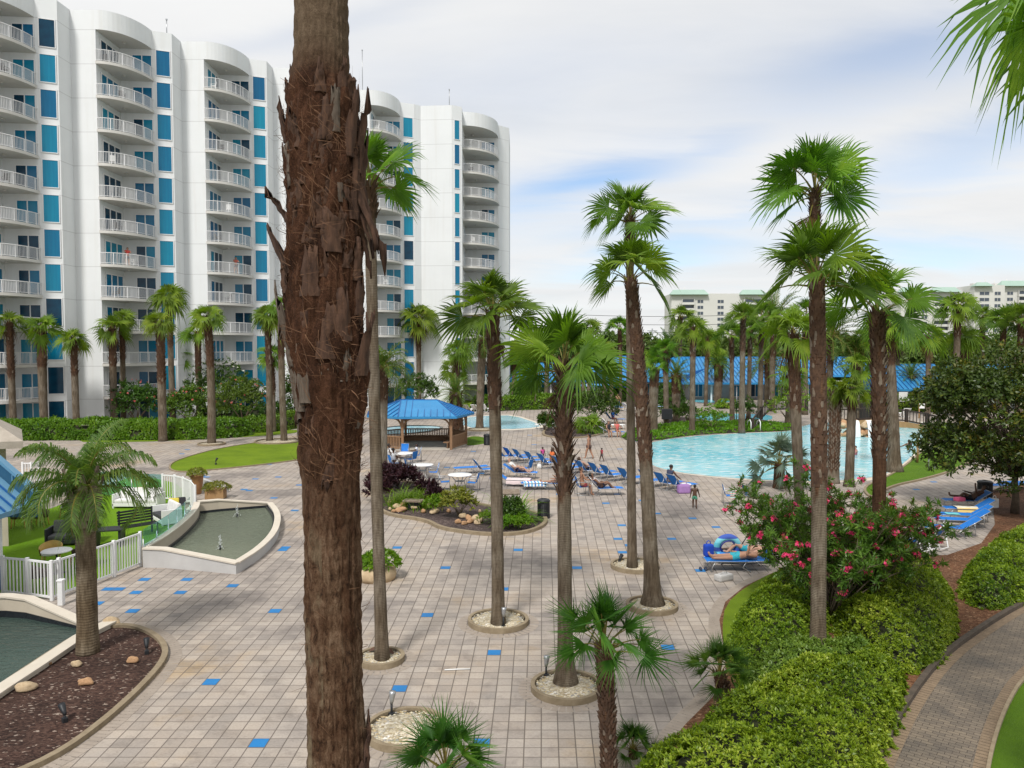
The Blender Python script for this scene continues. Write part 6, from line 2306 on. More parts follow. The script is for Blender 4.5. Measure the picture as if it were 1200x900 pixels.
for i, (px, Y, s, lb) in enumerate(sky_t):
    loc = Vector(((px - 600) / FPX * Y, Y, 0))
    if i < 3:
        q = proto[i]
        q.location = loc
        q['label'] = lb
        q.scale = (s * .8,) * 3
        q['group'] = 'broad trees on the skyline'
    else:
        dup(proto[i % 3], loc, i * 1.3, lb, 'broad trees on the skyline', s * .8)
# distant wood beyond them
rg = np.random.default_rng(3)
n = 5200
X = rg.uniform(-60, 330, n)
Yv = rg.uniform(200, 260, n)
Zv = rg.uniform(0, 1, n) ** .6 * (6.2 + 2.2 * np.sin(X * .11) + 1.3 * np.sin(X * .31 + 2))
C = np.stack([X, Yv, Zv], 1)
me = leaves_mesh('distant_wood', *rosettes(C, rg.normal(0, 1, (n, 3)) + np.array([0, -.5, .8]), 5, 2.2, 1.1, (20, 85), rg=rg), M['forest'])
tag(link('distant_wood', me), kind='stuff')
# ------------------------------------------------------------------ fountain basin, fences, ponds


def zpts(pz):
    return [G(x, y, z) for x, y, z in pz]


def wallpart(name, pz, th, par, m=None, cap=None, z0=0.0, off=Vector((0, 0, 0)), it=0):
    pts = zpts(pz)
    ln = [Vector((p.x, p.y)) for p in pts]
    zs = [p.z for p in pts]
    if it:
        l3 = [Vector(p) for p in pts]
        for _ in range(it):
            q = [l3[0]]
            for a, c in zip(l3[:-1], l3[1:]):
                q += [a * .75 + c * .25, a * .25 + c * .75]
            l3 = q + [l3[-1]]
        ln = [Vector((p.x, p.y)) for p in l3]
        zs = [p.z for p in l3]
    ln = [p - Vector((off.x, off.y)) for p in ln]
    b = MB()
    b.wall(ln, th, z0, [z - 0.05 for z in zs], mi=0)
    b.wall(ln, th + 0.07, [z - 0.047 for z in zs], zs, mi=1)
    return b.build(name, [m or M['tan_stucco'], cap or M['cap_stone']], par), ln, zs


fb = thing('fountain_basin', 'raised half-moon fountain basin with pale coping and green water', 'fountain', G(250, 640))
F0 = fb.location.copy()
wallpart('wall', [(169, 641, .64), (193, 642, .62), (279, 658.5, .36)], .22, fb, M['grey_stucco'], off=F0)
o_, rim, rz_ = wallpart('wall', [(277, 658, .36), (303, 642, .36), (321, 624, .36), (326, 608, .36), (324, 598, .36), (316, 588.5, .36)], .17, fb, M['grey_stucco'], off=F0, it=2)
o_, lw_, lz_ = wallpart('wall', [(169, 640, .66), (184, 632, .67), (202, 620, .68), (219, 606, .68), (229, 595, .68), (231, 588, .68)], .18, fb, off=F0, it=2)
wallpart('wall', [(232, 587, .68), (256, 585, .66), (315, 588.5, .36)], .22, fb, off=F0)
bw = [G(166 + 4, 641, .64), G(193, 642, .62), G(276, 658, .36)]
wat = [Vector((p.x - F0.x, p.y - F0.y)) for p in bw] + rim + [Vector((p.x - F0.x, p.y - F0.y)) for p in (G(256, 585, .66), G(232, 587, .68))] + lw_[::-1]
b = MB()
b.ngon([(p.x, p.y, .16) for p in wat])
b.build('water', M['pond_water'], fb)
b = MB()
cw_ = Vector((sum(p.x for p in wat) / len(wat), sum(p.y for p in wat) / len(wat)))
b.wall([p.lerp(cw_, .04) for p in lw_], .2, .10, .25)
b.wall([Vector((p.x - F0.x, p.y - F0.y)) for p in (G(232, 587, .68), G(256, 585, .66), G(315, 588.5, .36))], .28, .10, .26)
b.wall([p.lerp(cw_, .045) for p in rim], .2, .10, .235)
b.build('tile_band', M['dark_tile'], fb)
M['spray'] = mat('spray', (0.75, 0.78, 0.78), None, 20, 0.3)
for x, y in ((258, 644), (278, 606)):
    p = G(x, y, .16) - F0
    b = MB()
    r_ = random.Random(x)
    b.tube([(p.x, p.y, .1), (p.x, p.y, .32)], .035, 8, 1)
    for i in range(70):
        a, h, q = r_.uniform(0, 6.3), r_.uniform(0, 1), r_.gauss(0, .02)
        z = .18 + .55 * h * (1 - .3 * r_.random())
        s = r_.uniform(.006, .016)
        rd = abs(q) + (.02 if h > .3 else .12 * r_.random())
        c = (p.x + math.cos(a) * rd, p.y + math.sin(a) * rd, z)
        b.lathe([(0, -s * 1.6), (s, 0), (0, s * 1.8)], 5, c)
    b.build('water_jet', [M['spray'], M['black_plastic']], fb)

M['fence_glass'], nt_, out_ = nt_new('fence_glass')
_g = N(nt_, 'ShaderNodeBsdfGlass', Roughness=0.0)
_g.inputs['IOR'].default_value = 1.02
_g.inputs['Color'].default_value = (0.72, 0.91, 0.91, 1)
_d = N(nt_, 'ShaderNodeBsdfPrincipled')
_d.inputs['Base Color'].default_value = (0.20, 0.42, 0.45, 1)
_d.inputs['Roughness'].default_value = 0.08
_m = N(nt_, 'ShaderNodeMixShader')
_m.inputs[0].default_value = 0.14
L(nt_, _g.outputs[0], _m.inputs[1])
L(nt_, _d.outputs[0], _m.inputs[2])
L(nt_, _m.outputs[0], out_.inputs[0])


def glass_fence(label, pts, z0, z1, npan):
    o = thing('glass_fence', label, 'fence', (0, 0, 0))
    ln = [Vector((p.x, p.y)) for p in pts]
    tot = sum((b_ - a).length for a, b_ in zip(ln[:-1], ln[1:]))

    def at(s):
        for a, c in zip(ln[:-1], ln[1:]):
            l = (c - a).length
            if s <= l + 1e-6:
                return a.lerp(c, s / l)
            s -= l
        return ln[-1]
    for i in range(npan):
        a, c = at(tot * i / npan), at(tot * (i + 1) / npan)
        d = (c - a).normalized()
        b = MB()
        b.beam((a.x + d.x * .03, a.y + d.y * .03, (z0 + z1) / 2), (c.x - d.x * .03, c.y - d.y * .03, (z0 + z1) / 2), .012, z1 - z0)
        b.build('glass_panel', M['fence_glass'], o)
    for i in range(npan + 1):
        a = at(tot * i / npan)
        b = MB()
        b.tube([(a.x, a.y, 0), (a.x, a.y, z1 * .75)], .02, 6)
        b.build('post', M['grey_metal'], o)
    return o


glp = [G(x - 3, y, .68) for x, y in [(171, 640), (184, 632), (202, 620), (219, 606), (226, 598)]]
glass_fence('tinted glass fence standing along the curved fountain wall', glp, .35, 1.22, 5)
glass_fence('tinted glass fence at the back of the turf terrace', [G(x, y) for x, y in ((118, 582), (160, 584), (190, 586))], .1, 1.2, 4)


def picket(label, pts, h, gap=.115, posts=None, gate=None, name='picket_fence'):
    o = thing(name, label, 'fence', pts[0])
    ln = [Vector((p.x - pts[0].x, p.y - pts[0].y)) for p in pts]
    for i, (a, c) in enumerate(zip(ln[:-1], ln[1:])):
        d = (c - a).normalized()
        n = max(2, int((c - a).length / gap))
        b = MB()
        for z in (.10, h - .03):
            b.beam((a.x, a.y, z), (c.x, c.y, z), .045, .055)
        for k in range(1, n):
            q = a.lerp(c, k / n)
            b.box((q.x, q.y, h / 2 + .03), (.03, .03, h - .17), math.atan2(d.y, d.x))
        nm = 'gate' if gate is not None and i == gate else 'panel'
        b.build(nm, M['white_paint'], o)
    for i, a in enumerate(ln):
        b = MB()
        b.bbox((a.x, a.y, (h + .04) / 2), (.085, .085, h + .04), .006)
        b.build('post', M['white_paint'], o)
    return o


picket('white picket fence with gate between the turf terrace and the plaza', [G(4, 697), G(33, 700), G(61, 704), G(70, 700), G(94, 691), G(134, 676), G(165, 663.5)], 1.1, gate=3)
picket('curved white picket fence and gate behind the fountain', [G(191, 586), G(205, 587), G(215, 590), G(224, 595), G(229, 602)], 1.2, gate=0)
picket('short white railing behind the kiosk roof', [G(27, 568), G(37, 568), G(46, 567)], 1.15)
# bollard by the gate
b = MB()
b.bbox((0, 0, .34), (.14, .14, .68), .012)
b.bbox((0, 0, .69), (.17, .17, .05), .012)
o = b.build('bollard', M['white_paint'], None, G(72, 709))
tag(o, 'short square white bollard in front of the white gate', 'bollard')

# lower-left pond
pd = thing('reflecting_pond', 'dark green pond with sloping tan wall at the corner by the mulch bed', 'pond', G(20, 760))
D0 = pd.location.copy()
wallpart('wall', [(-160, 697, .62), (10, 697, .60), (34, 700, .56), (96, 727, .22)], .22, pd, M['tan_stucco'], off=D0)
wallpart('wall', [(130, 727, .16), (93, 745, .16), (42, 779, .16), (0, 806, .16), (-160, 915, .16)], .26, pd, M['cap_stone'], off=D0)
b = MB()
pp = [G(x, y, z) - D0 for x, y, z in ((-160, 697, .62), (10, 697, .6), (34, 700, .56), (96, 727, .22), (128, 727, .16), (93, 745, .16), (42, 779, .16), (0, 806, .16), (-160, 915, .16))]
b.ngon([(p.x, p.y, .05) for p in pp])
b.build('water', M['pond_dark'], pd)
b = MB()
b.wall([(p.x, p.y) for p in pp[:4]], .27, .02, [.22, .22, .2, .12])
b.build('tile_band', M['dark_tile'], pd)
# low ramp wall and planters behind the fountain
b = MB()
a, c = G(236, 574), G(266, 577)
b.wall([(a.x, a.y), (c.x, c.y)], .2, 0, [.6, .25], mit=0)
o = b.build('ramp_wall', M['grey_stucco'])
tag(o, 'low sloping pale ramp wall behind the fountain', 'wall')
o = thing('urn_planter', 'tall terracotta urn with trailing plant by the curved white fence', 'planter', G(231, 579))
b = MB()
b.lathe([(.16, 0), (.2, .05), (.27, .5), (.3, .85), (.33, .88), (.33, .93), (.28, .93), (.26, .86)], 18)
b.build('pot', M['terracotta'], o)
rg = np.random.default_rng(2)
v = rg.normal(0, 1, (120, 3))
v[:, 2] = np.abs(v[:, 2])
v /= np.linalg.norm(v, axis=1, keepdims=True)
link('plant', leaves_mesh('plant', *rosettes(v * np.array([.42, .42, .28]) + np.array([0, 0, .95]), v, 5, .13, .05, rg=rg), M['croton']), o)
o = thing('box_planter', 'square tan planter box with trailing green plant behind the fountain', 'planter', G(253, 584), R(5))
b = MB()
b.bbox((0, 0, .24), (.85, .6, .48), .02)
b.build('box', M['tan_wood'], o)
link('plant', leaves_mesh('plant', *rosettes(v * np.array([.6, .42, .28]) + np.array([0.05, 0, .46]), v, 5, .15, .05, rg=rg), M['croton']), o)

# ------------------------------------------------------------------ pebble rings round the palm feet


def ring(label, c, r_, kerb=.12, h=.13):
    o = thing('planter_ring', label, 'planter ring', c, 0, 'pebble rings round palm feet')
    b = MB()
    n = 40
    b.wall([(math.cos(2 * PI * i / n) * r_, math.sin(2 * PI * i / n) * r_) for i in range(n)], kerb * .7, 0, h, closed=True)
    b.build('kerb', M['curb'], o)
    b = MB()
    b.lathe([(r_ * .97, h * .55), (r_ * .6, h * .85), (r_ * .25, h * 1.0), (0, h * 1.05)], 28)
    rr_ = random.Random(int(c.x * 100))
    if c.y < 28:
        for i in range(520):
            a, q = rr_.uniform(0, 2 * PI), r_ * .93 * math.sqrt(rr_.random())
            s = rr_.uniform(.014, .032)
            b.lathe([(0, -s * .6), (s, -s * .1), (s * .8, s * .35), (0, s * .6)], 6, (math.cos(a) * q, math.sin(a) * q, h * (1.02 - .45 * q / r_)), mi=1 + i % 3, sx=rr_.uniform(.8, 1.5))
    b.build('pebbles', [M['pebbles'], M['peb1'], M['peb2'], M['peb3']], o)
    b = MB()
    for i in range(int(2 * PI * (r_ + .1) / .13)):
        a = i * .13 / (r_ + .1)
        d = .05 / (r_ + .1)
        b.ngon([(math.cos(a - d) * (r_ + .08), math.sin(a - d) * (r_ + .08), .005), (math.cos(a - d) * (r_ + .30), math.sin(a - d) * (r_ + .30), .005), (math.cos(a + d * 1.1) * (r_ + .30), math.sin(a + d * 1.1) * (r_ + .30), .005), (math.cos(a + d) * (r_ + .08), math.sin(a + d) * (r_ + .08), .005)])
    b.build('paver_collar', M['collar'], o)
    return o


M['peb1'] = mat('pebble_cream', (0.58, 0.52, 0.38), None, 8, 0.6)
M['peb2'] = mat('pebble_ochre', (0.44, 0.34, 0.19), None, 8, 0.6)
M['peb3'] = mat('pebble_grey', (0.33, 0.31, 0.28), None, 8, 0.6)
for lb, x, y, r_ in (('pebble ring round the palm before the tower end, with a spotlight', 584, 730, .74), ('pebble ring round the short booted palm', 664, 808, .70), ('pebble ring round the tallest thin palm', 744, 665, .74), ('pebble ring round the leaning two-crown palm', 764, 712, .66),
                     ('pebble ring at the slim palm behind the huge trunk', 446, 774, .50), ('pebble ring with a spotlight at the foot of the huge trunk', 476, 858, .72),
                     ('pebble ring round the straight palm before the balconies', 248, 521, .95), ('stony ring round the two lawn-tip palms', 326, 518, 1.7), ('low ring round the splash pool date palm', 563, 504, 1.1)):
    ring(lb, G(x, y), r_)


def spotlight(label, p, grey=False, rz=0.0, h=.28, tilt=25):
    o = thing('spotlight', label, 'spotlight', p, rz, 'garden spotlights')
    b = MB()
    b.tube([(0, 0, 0), (0, 0, h)], .022, 8)
    b.bbox((0, 0, .06), (.09, .09, .12), .01)
    b.build('stake', M['black_plastic'], o)
    b = MB()
    d = Vector((math.sin(R(tilt)), 0, math.cos(R(tilt))))
    c = Vector((0, 0, h))
    b.tube([c - d * .03, c + d * .05, c + d * .14, c + d * .2], [.03, .045, .06, .066], 12)
    b.build('lamp_head', M['grey_metal'] if grey else M['black_plastic'], o)


spotlight('grey spotlight on black stake in front of the palm before the tower end', G(590, 738), True, 1, .36, 8)
spotlight('grey spotlight at the back of the short booted palm ring', G(640, 796), True, 1, .30, 8)
spotlight('grey spotlight standing on the pebbles beside the huge trunk', G(459, 842), True, 1, .32, 10)
spotlight('little black spotlight on the ring of the tallest thin palm', G(726, 661), False, 1, .16, 60)
spotlight('black spotlight lying in the mulch near the kerb', G(76, 848), False, 2.4, .2, 55)
spotlight('black spotlight in the mulch to the right of the queen palm', G(172, 768), False, 2.0, .2, 40)
spotlight('black and white spotlight on the lawn', G(253, 545), False, 1, .25, 30)
# small raised stone planter behind the trunk
o = thing('stone_planter', 'round stone planter with trailing green plant peeping out behind the huge trunk', 'planter', G(441, 678))
b = MB()
b.lathe([(.58, 0), (.62, .15), (.58, .34), (.52, .40), (.40, .40), (.38, .34), (0, .34)], 22)
b.build('wall', M['rock_pale'], o)
link('plant', leaves_mesh('plant', *rosettes(v * np.array([.55, .55, .40]) + np.array([.12, 0, .42]), v, 6, .18, .07, rg=rg), M['fern']), o)


# ------------------------------------------------------------------ rocks


def rock_mesh(seed, m):
    bm = bmesh.new()
    bmesh.ops.create_icosphere(bm, subdivisions=3, radius=1)
    for vtx in bm.verts:
        d = 1 + .35 * mnoise.noise(vtx.co * 1.1 + Vector((seed * 3.1, 0, 0))) + .10 * mnoise.noise(vtx.co * 3 + Vector((0, seed, 0)))
        vtx.co *= d
        vtx.co.z = max(vtx.co.z, -.55)
    me = bpy.data.meshes.new('rock')
    bm.to_mesh(me)
    bm.free()
    me.materials.append(m)
    for p_ in me.polygons:
        p_.use_smooth = True
    return me


RK = [rock_mesh(i, M['rock'] if i % 2 else M['rock_pale']) for i in range(6)]


def rock(label, x, y, w_, hh, i, z=.05, rz=None, group=None, dp=None):
    p = G(x, y)
    p.z = z + hh * .4
    o = link('rock', RK[i % 6], None, p, rz if rz is not None else i * 1.3, (w_ / 2, dp or w_ * .3, hh / 2 * 1.3))
    tag(o, label, 'rock', group)


for i, (x, y, w_, h, k, rz, lb) in enumerate(((31, 811, .38, .17, 2, .4, 'pale tan flat rock, largest in the mulch bed'), (90, 783, .22, .13, 4, .2, 'small buff rock just in front of the queen palm foot'), (57, 781, .15, .1, 3, 0, 'tiny orange rock near the pond kerb'),
                                              (101, 804, .30, .13, 1, .2, 'wedge shaped orange rock in the middle of the mulch'), (156, 778, .26, .13, 3, .1, 'orange rock between the palm and the rounded kerb'), (131, 734, .42, .2, 0, .1, 'pink-tan boulder at the tip of the mulch bed'))):
    rock(lb, x, y, w_, h, k, .04, rz, 'rocks in the mulch bed')
kid_r = [(466, 598, .6, .3), (474, 596.5, .75, .4), (484, 598, .7, .25), (470, 601, .8, .25), (457, 599, .3, .15), (461, 602, .25, .16), (503, 596, .6, .3), (496, 602.5, .3, .22), (509, 603, .7, .25), (526, 602, .35, .2), (543, 608.5, .5, .26), (549, 611, .6, .28), (557, 612.5, .55, .34), (551, 614.5, .5, .24), (559, 616, .4, .2),
         (544, 616.5, .35, .2), (563, 613.5, .5, .3), (537, 615, .35, .22), (562, 602, .28, .16), (621, 612, .45, .28), (459, 592, .5, .3)]
where = ['behind the small planter light', 'tall one beside the small planter light', 'flat pale one by the planter light', 'broad flat one nearest the front kerb', 'small pale one by the side kerb', 'little pinkish one by the side kerb', 'behind the green seedling', 'small pale one in bare mulch', 'long orange one in bare mulch', 'under the croton shrub',
         'at the back of the rock pile', 'top of the rock pile', 'biggest in the rock pile', 'front of the rock pile', 'low at the front corner of the rock pile', 'small at the front of the rock pile', 'side of the rock pile by the palm trunk', 'loose one left of the rock pile', 'white pebble-like one alone in the mulch', 'alone by the cycad at the rounded end', 'yellowish one under the maroon shrubs']
for i, (x, y, w_, h) in enumerate(kid_r):
    rock('sandstone rock in the kidney planter, ' + where[i], x, y, w_ * .72, h * .75, i, .06, None, 'rocks in the kidney planter')
# small light box in the planter, info board
o = thing('light_box', 'small weathered box light standing among the planter rocks', 'lamp', G(486, 598), R(-10))
b = MB()
b.bbox((0, 0, .22), (.55, .3, .35), .02)
b.build('housing', M['black_plastic'], o)
b = MB()
b.bbox((-.05, -.03, .43), (.85, .5, .08), .02)
b.build('lid', M['boot_pale'], o)
o = thing('lectern_sign', 'slanted information board on a wooden post in the kidney planter', 'sign', G(592, 608), R(5))
b = MB()
b.bbox((0, 0, .55), (.1, .1, 1.1), .01)
b.build('post', M['tan_wood'], o)
b = MB()
b.box((.12, 0, 1.12), (.95, .5, .05), M=Matrix.Rotation(R(12), 3, 'X'))
b.build('board', M['boot_pale'], o)


# ------------------------------------------------------------------ bins


def bin_(label, p, s=1.0):
    o = thing('litter_bin', label, 'bin', p, 0, 'black litter bins')
    b = MB()
    b.lathe([(.25 * s, 0), (.25 * s, .05), (.24 * s, .06), (.24 * s, .70)], 24)
    for i in range(24):
        a = 2 * PI * i / 24
        b.box((math.cos(a) * .25 * s, math.sin(a) * .25 * s, .38), (.02, .04 * s, .62), a)
    b.build('body', M['black_plastic'], o)
    b = MB()
    b.lathe([(.275 * s, .70), (.275 * s, .75), (.22 * s, .80), (.12 * s, .82), (.12 * s, .76), (0, .76)], 24)
    b.build('lid', M['black_plastic'], o)


bin_('black slatted litter bin at the rounded end of the kidney planter', G(637, 607))
bin_('black litter bin at the corner of the gazebo', G(571, 521.5))
bin_('black litter bin half hidden by the grey palm near the cafe tables', G(441, 560))
bin_('black litter bin behind the sunbather on the outer loungers', G(1154, 583), 1.25)

# ------------------------------------------------------------------ loungers, chairs, tables


def lounger_proto(back, frame_m, sling, name='sun_lounger', thick=.016):
    o = thing(name, 'x', 'sun lounger')
    ca, sa = math.cos(back), math.sin(back)
    bl = .74
    # seat frame
    for s in (-1, 1):
        y = s * .31
        b = MB()
        b.tube([(0, y, .34), (1.2, y, .34), (1.28, y, .32)], thick, 6)
        b.tube([(0, y, .34), (-bl * ca, y, .34 + bl * sa)], thick, 6)
        b.build('side_rail', frame_m, o)
    b = MB()
    b.tube([(1.28, -.31, .32), (1.28, .31, .32)], thick, 6)
    b.build('cross_bar', frame_m, o)
    b = MB()
    b.tube([(-bl * ca, -.31, .34 + bl * sa), (-bl * ca, .31, .34 + bl * sa)], thick, 6)
    b.build('cross_bar', frame_m, o)
    if back > .15:
        b = MB()
        b.tube([(-bl * ca * .6, -.29, .34 + bl * sa * .6), (-.42, -.27, .10), (-.42, .27, .10), (-bl * ca * .6, .29, .34 + bl * sa * .6)], thick * .8, 6)
        b.build('back_support', frame_m, o)
    for x0, x1 in ((1.0, 1.12), (.05, -.1)):
        b = MB()
        b.tube([(x0, -.31, .33), (x0 + .1, -.31, .16), (x1, -.31, .02), (x1, .31, .02), (x0 + .1, .31, .16), (x0, .31, .33)], thick, 6)
        b.build('leg', frame_m, o)
    b = MB()
    n = 8
    vs = []
    for i in range(n + 1):
        x = .01 + 1.25 * i / n
        dz = -.018 * math.sin(PI * i / n)
        vs += [(x, -.30, .352 + (0 if i < n else -.02)), (x, 0, .352 + dz - .012), (x, .30, .352 + (0 if i < n else -.02))]
    b.add(vs, [(3 * i + j, 3 * i + j + 1, 3 * i + j + 4, 3 * i + j + 3)[::-1] for i in range(n) for j in range(2)], 0, True)
    b.build('seat', sling, o)
    b = MB()
    vs = []
    for i in range(n + 1):
        t = bl * i / n
        q = Vector((-ca * t, 0, .352 + sa * t))
        nn = Vector((-sa, 0, -ca)) * .03 * math.sin(PI * i / n)
        vs += [(q.x, -.30, q.z), (q.x + nn.x, 0, q.z + nn.z), (q.x, .30, q.z)]
    b.add(vs, [(3 * i + j, 3 * i + j + 1, 3 * i + j + 4, 3 * i + j + 3) for i in range(n) for j in range(2)], 0, True)
    b.build('backrest', sling, o)
    return o


PROTO = {}


def place(kind, p, rz, label, group, sc=None):
    if kind not in PROTO:
        PROTO[kind] = {'up': lambda: lounger_proto(R(52), M['grey_metal'], M['blue_sling']), 'mid': lambda: lounger_proto(R(34), M['grey_metal'], M['blue_sling']), 'flat': lambda: lounger_proto(R(3), M['grey_metal'], M['blue_sling']),
                       'wup': lambda: lounger_proto(R(50), M['white_resin'], M['blue_sling'], thick=.03), 'white': lambda: lounger_proto(R(42), M['white_resin'], M['white_cloth'], thick=.025),
                       'chair': chair_proto, 'table': table_proto}[kind]()
        o = PROTO[kind]
        o.location = p
        o.rotation_euler = (0, 0, rz)
        o['label'] = label
        o['group'] = group
        if sc:
            o.scale = (sc,) * 3
        return o
    o = PROTO[kind]
    s0 = o.scale.copy()
    q = dup(o, p, rz, label, group)
    q.scale = (sc,) * 3 if sc else (1, 1, 1)
    return q


def chair_proto():
    """blue sling armchair, faces +x"""
    o = thing('patio_chair', 'x', 'chair')
    for s in (-1, 1):
        y = s * .27
        b = MB()
        b.tube([(-.30, y, 0), (-.30, y, .62), (-.26, y, .655), (.18, y, .655), (.24, y, .60), (.26, y, 0)], .016, 6)
        b.tube([(.26, y, .02), (-.30, y, .02)], .014, 6)
        b.build('side_frame', M['grey_metal'], o)
    b = MB()
    b.tube([(-.32, -.25, .92), (-.32, .25, .92)], .014, 6)
    for s in (-.25, .25):
        b.tube([(.22, s, .42), (-.18, s, .40), (-.32, s, .92)], .014, 6)
    b.build('seat_frame', M['grey_metal'], o)
    b = MB()
    vs = []
    for i in range(5):
        t = i / 4
        vs += [(-.18 + .42 * t, -.245, .415 + .02 * t - .03 * math.sin(PI * t)), (-.18 + .42 * t, .245, .415 + .02 * t - .03 * math.sin(PI * t))]
    b.add(vs, [(2 * i, 2 * i + 2, 2 * i + 3, 2 * i + 1) for i in range(4)], 0, True)
    b.build('seat', M['blue_sling'], o)
    b = MB()
    vs = []
    for i in range(5):
        t = i / 4
        x = -.185 - .135 * t
        z = .43 + .49 * t
        vs += [(x - .02 * math.sin(PI * t), -.245, z), (x - .02 * math.sin(PI * t), .245, z)]
    b.add(vs, [(2 * i, 2 * i + 1, 2 * i + 3, 2 * i + 2) for i in range(4)], 0, True)
    b.build('backrest', M['blue_sling'], o)
    return o


def table_proto():
    o = thing('patio_table', 'x', 'table')
    b = MB()
    b.lathe([(0, .70), (.58, .70), (.61, .715), (.61, .73), (.59, .745), (0, .75)], 32)
    b.build('table_top', M['white_resin'], o)
    for i in range(4):
        a = i * PI / 2 + .4
        b = MB()
        c, s = math.cos(a), math.sin(a)
        b.tube([(c * .45, s * .45, .70), (c * .22, s * .22, .40), (c * .30, s * .30, .15), (c * .50, s * .50, .01)], .02, 6)
        b.build('leg', M['grey_metal'], o)
    b = MB()
    b.lathe([(.24, .385), (.26, .40), (.24, .415)], 20)
    b.build('ring_brace', M['grey_metal'], o)
    return o


HD = R(32)
GA = 'blue sun loungers lined up by the main pool'
rowA = [(589, 541, 'up', 'blue lounger at the far end of the pool row, mostly behind the booted palm'), (599, 541, 'up', 'blue lounger just right of the palm trunk in the pool row'), (610, 543, 'up', 'third blue lounger from the palm trunk in the pool row'), (624, 546, 'up', 'blue lounger beside the child in pink'),
        (639, 549, 'up', 'blue lounger in front of the orange clad person'), (655, 552, 'up', 'blue lounger directly behind the thick booted trunk'), (668, 555, 'up', 'blue lounger just past the thick booted trunk'), (684, 558, 'up', 'blue lounger with bare-backed sunbather in the pool row'),
        (700, 561, 'up', 'empty blue lounger next after the bare-backed sunbather'), (714, 564, 'up', 'empty blue lounger midway between the two tall trunks'), (735, 568, 'up', 'empty blue lounger just left of the leaning palm trunk'), (760, 571, 'up', 'empty blue lounger just right of the leaning palm trunk'),
        (778, 574, 'up', 'blue lounger with the dark haired sitter'), (793, 577, 'up', 'last blue lounger of the pool row, beside the purple bag')]
for x, y, k, lb in rowA:
    place(k, G(x, y), HD, lb, GA)
GB = 'blue sun loungers scattered in front of the pool row'
place('flat', G(557, 554), R(200), 'flat folded-down blue lounger near the round tables', GB)
place('up', G(564, 557), R(20), 'blue lounger beside the flat one near the round tables', GB)
place('mid', G(603, 560), R(-10), 'lounger under the reclining man in white', GB)
place('mid', G(594, 569), R(-8), 'lounger draped with a pale pink towel by the palm trunk', GB)
place('flat', G(640, 573), R(185), 'flat lounger draped with blue and white towels', GB)
place('mid', G(654, 574), R(165), 'lounger under the person in pink', GB)
place('up', G(700, 580), R(5), 'blue lounger under the person with raised knees', GB)
place('chair', G(682, 580), R(8), 'blue patio chair under the man seen from behind', 'blue patio chairs')
place('chair', G(617, 557), R(150), 'blue patio chair beside the reclining man in white', 'blue patio chairs')
place('chair', G(855, 591), R(-8), 'blue patio chair with a striped towel over its arm', 'blue patio chairs')
place('chair', G(880, 592), R(10), 'blue patio chair partly hidden by the pink oleander', 'blue patio chairs')
# cafe tables
GT = 'round white patio tables'
place('table', G(539, 573), 0, 'round white table nearest the viewer with two empty chairs', GT)
place('table', G(495, 560), .3, 'round white table behind the fern mound', GT)
place('table', G(473, 545), .6, 'round white table in use by the seated family', GT)
for x, y, a, lb in ((521, 574, 5, 'empty blue chair to the left of the nearest round table'), (554, 575, 170, 'empty blue chair to the right of the nearest round table'), (508, 562, 190, 'empty high-backed blue chair between the two front tables'), (481, 556, 20, 'blue chair behind the maroon shrubs'),
                    (455, 546, 0, 'blue chair under the standing-up woman in white'), (462, 551, 30, 'blue chair under the person in white seen from behind'), (482, 546, 150, 'blue chair on the near right side of the family table'), (488, 541, 190, 'blue chair under the boy at the family table'), (474, 537, -90, 'white cloth covered chair behind the family table')):
    place('chair', G(x, y), R(a), lb, 'blue patio chairs')
# outer loungers on the right
GC = 'blue loungers on the outer paving under the magnolia'
place('wup', G(1071, 646), R(122), 'white framed blue lounger with its back to the viewer, holding a bag', GC)
place('wup', G(1092, 643), R(122), 'white framed blue lounger with its back to the viewer, next to the empty steel ones', GC)
place('mid', G(1126, 629), R(165), 'empty steel framed blue lounger nearest the white framed pair', GC)
place('mid', G(1137, 619), R(167), 'steel framed blue lounger with a turquoise towel', GC)
place('mid', G(1141, 613), R(168), 'steel framed blue lounger tucked beside the turquoise towel one', GC)
place('mid', G(1144, 605), R(170), 'lounger with a yellow and white towel on its back', GC)
place('mid', G(1141, 595), R(172), 'lounger under the man with crossed legs', GC)
place('flat', G(1180, 576), R(185), 'flat blue lounger behind the magnolia trunk', GC)
place('up', G(1206, 573), R(178), 'blue lounger at the picture edge behind the magnolia', GC)
# sunbathers' pair
GD = 'steel loungers with the two sunbathing men'
place('flat', G(873, 668), R(178), 'steel lounger under the man in turquoise shorts', GD)
place('flat', G(884, 660), R(176), 'steel lounger under the man with the blue towel', GD)
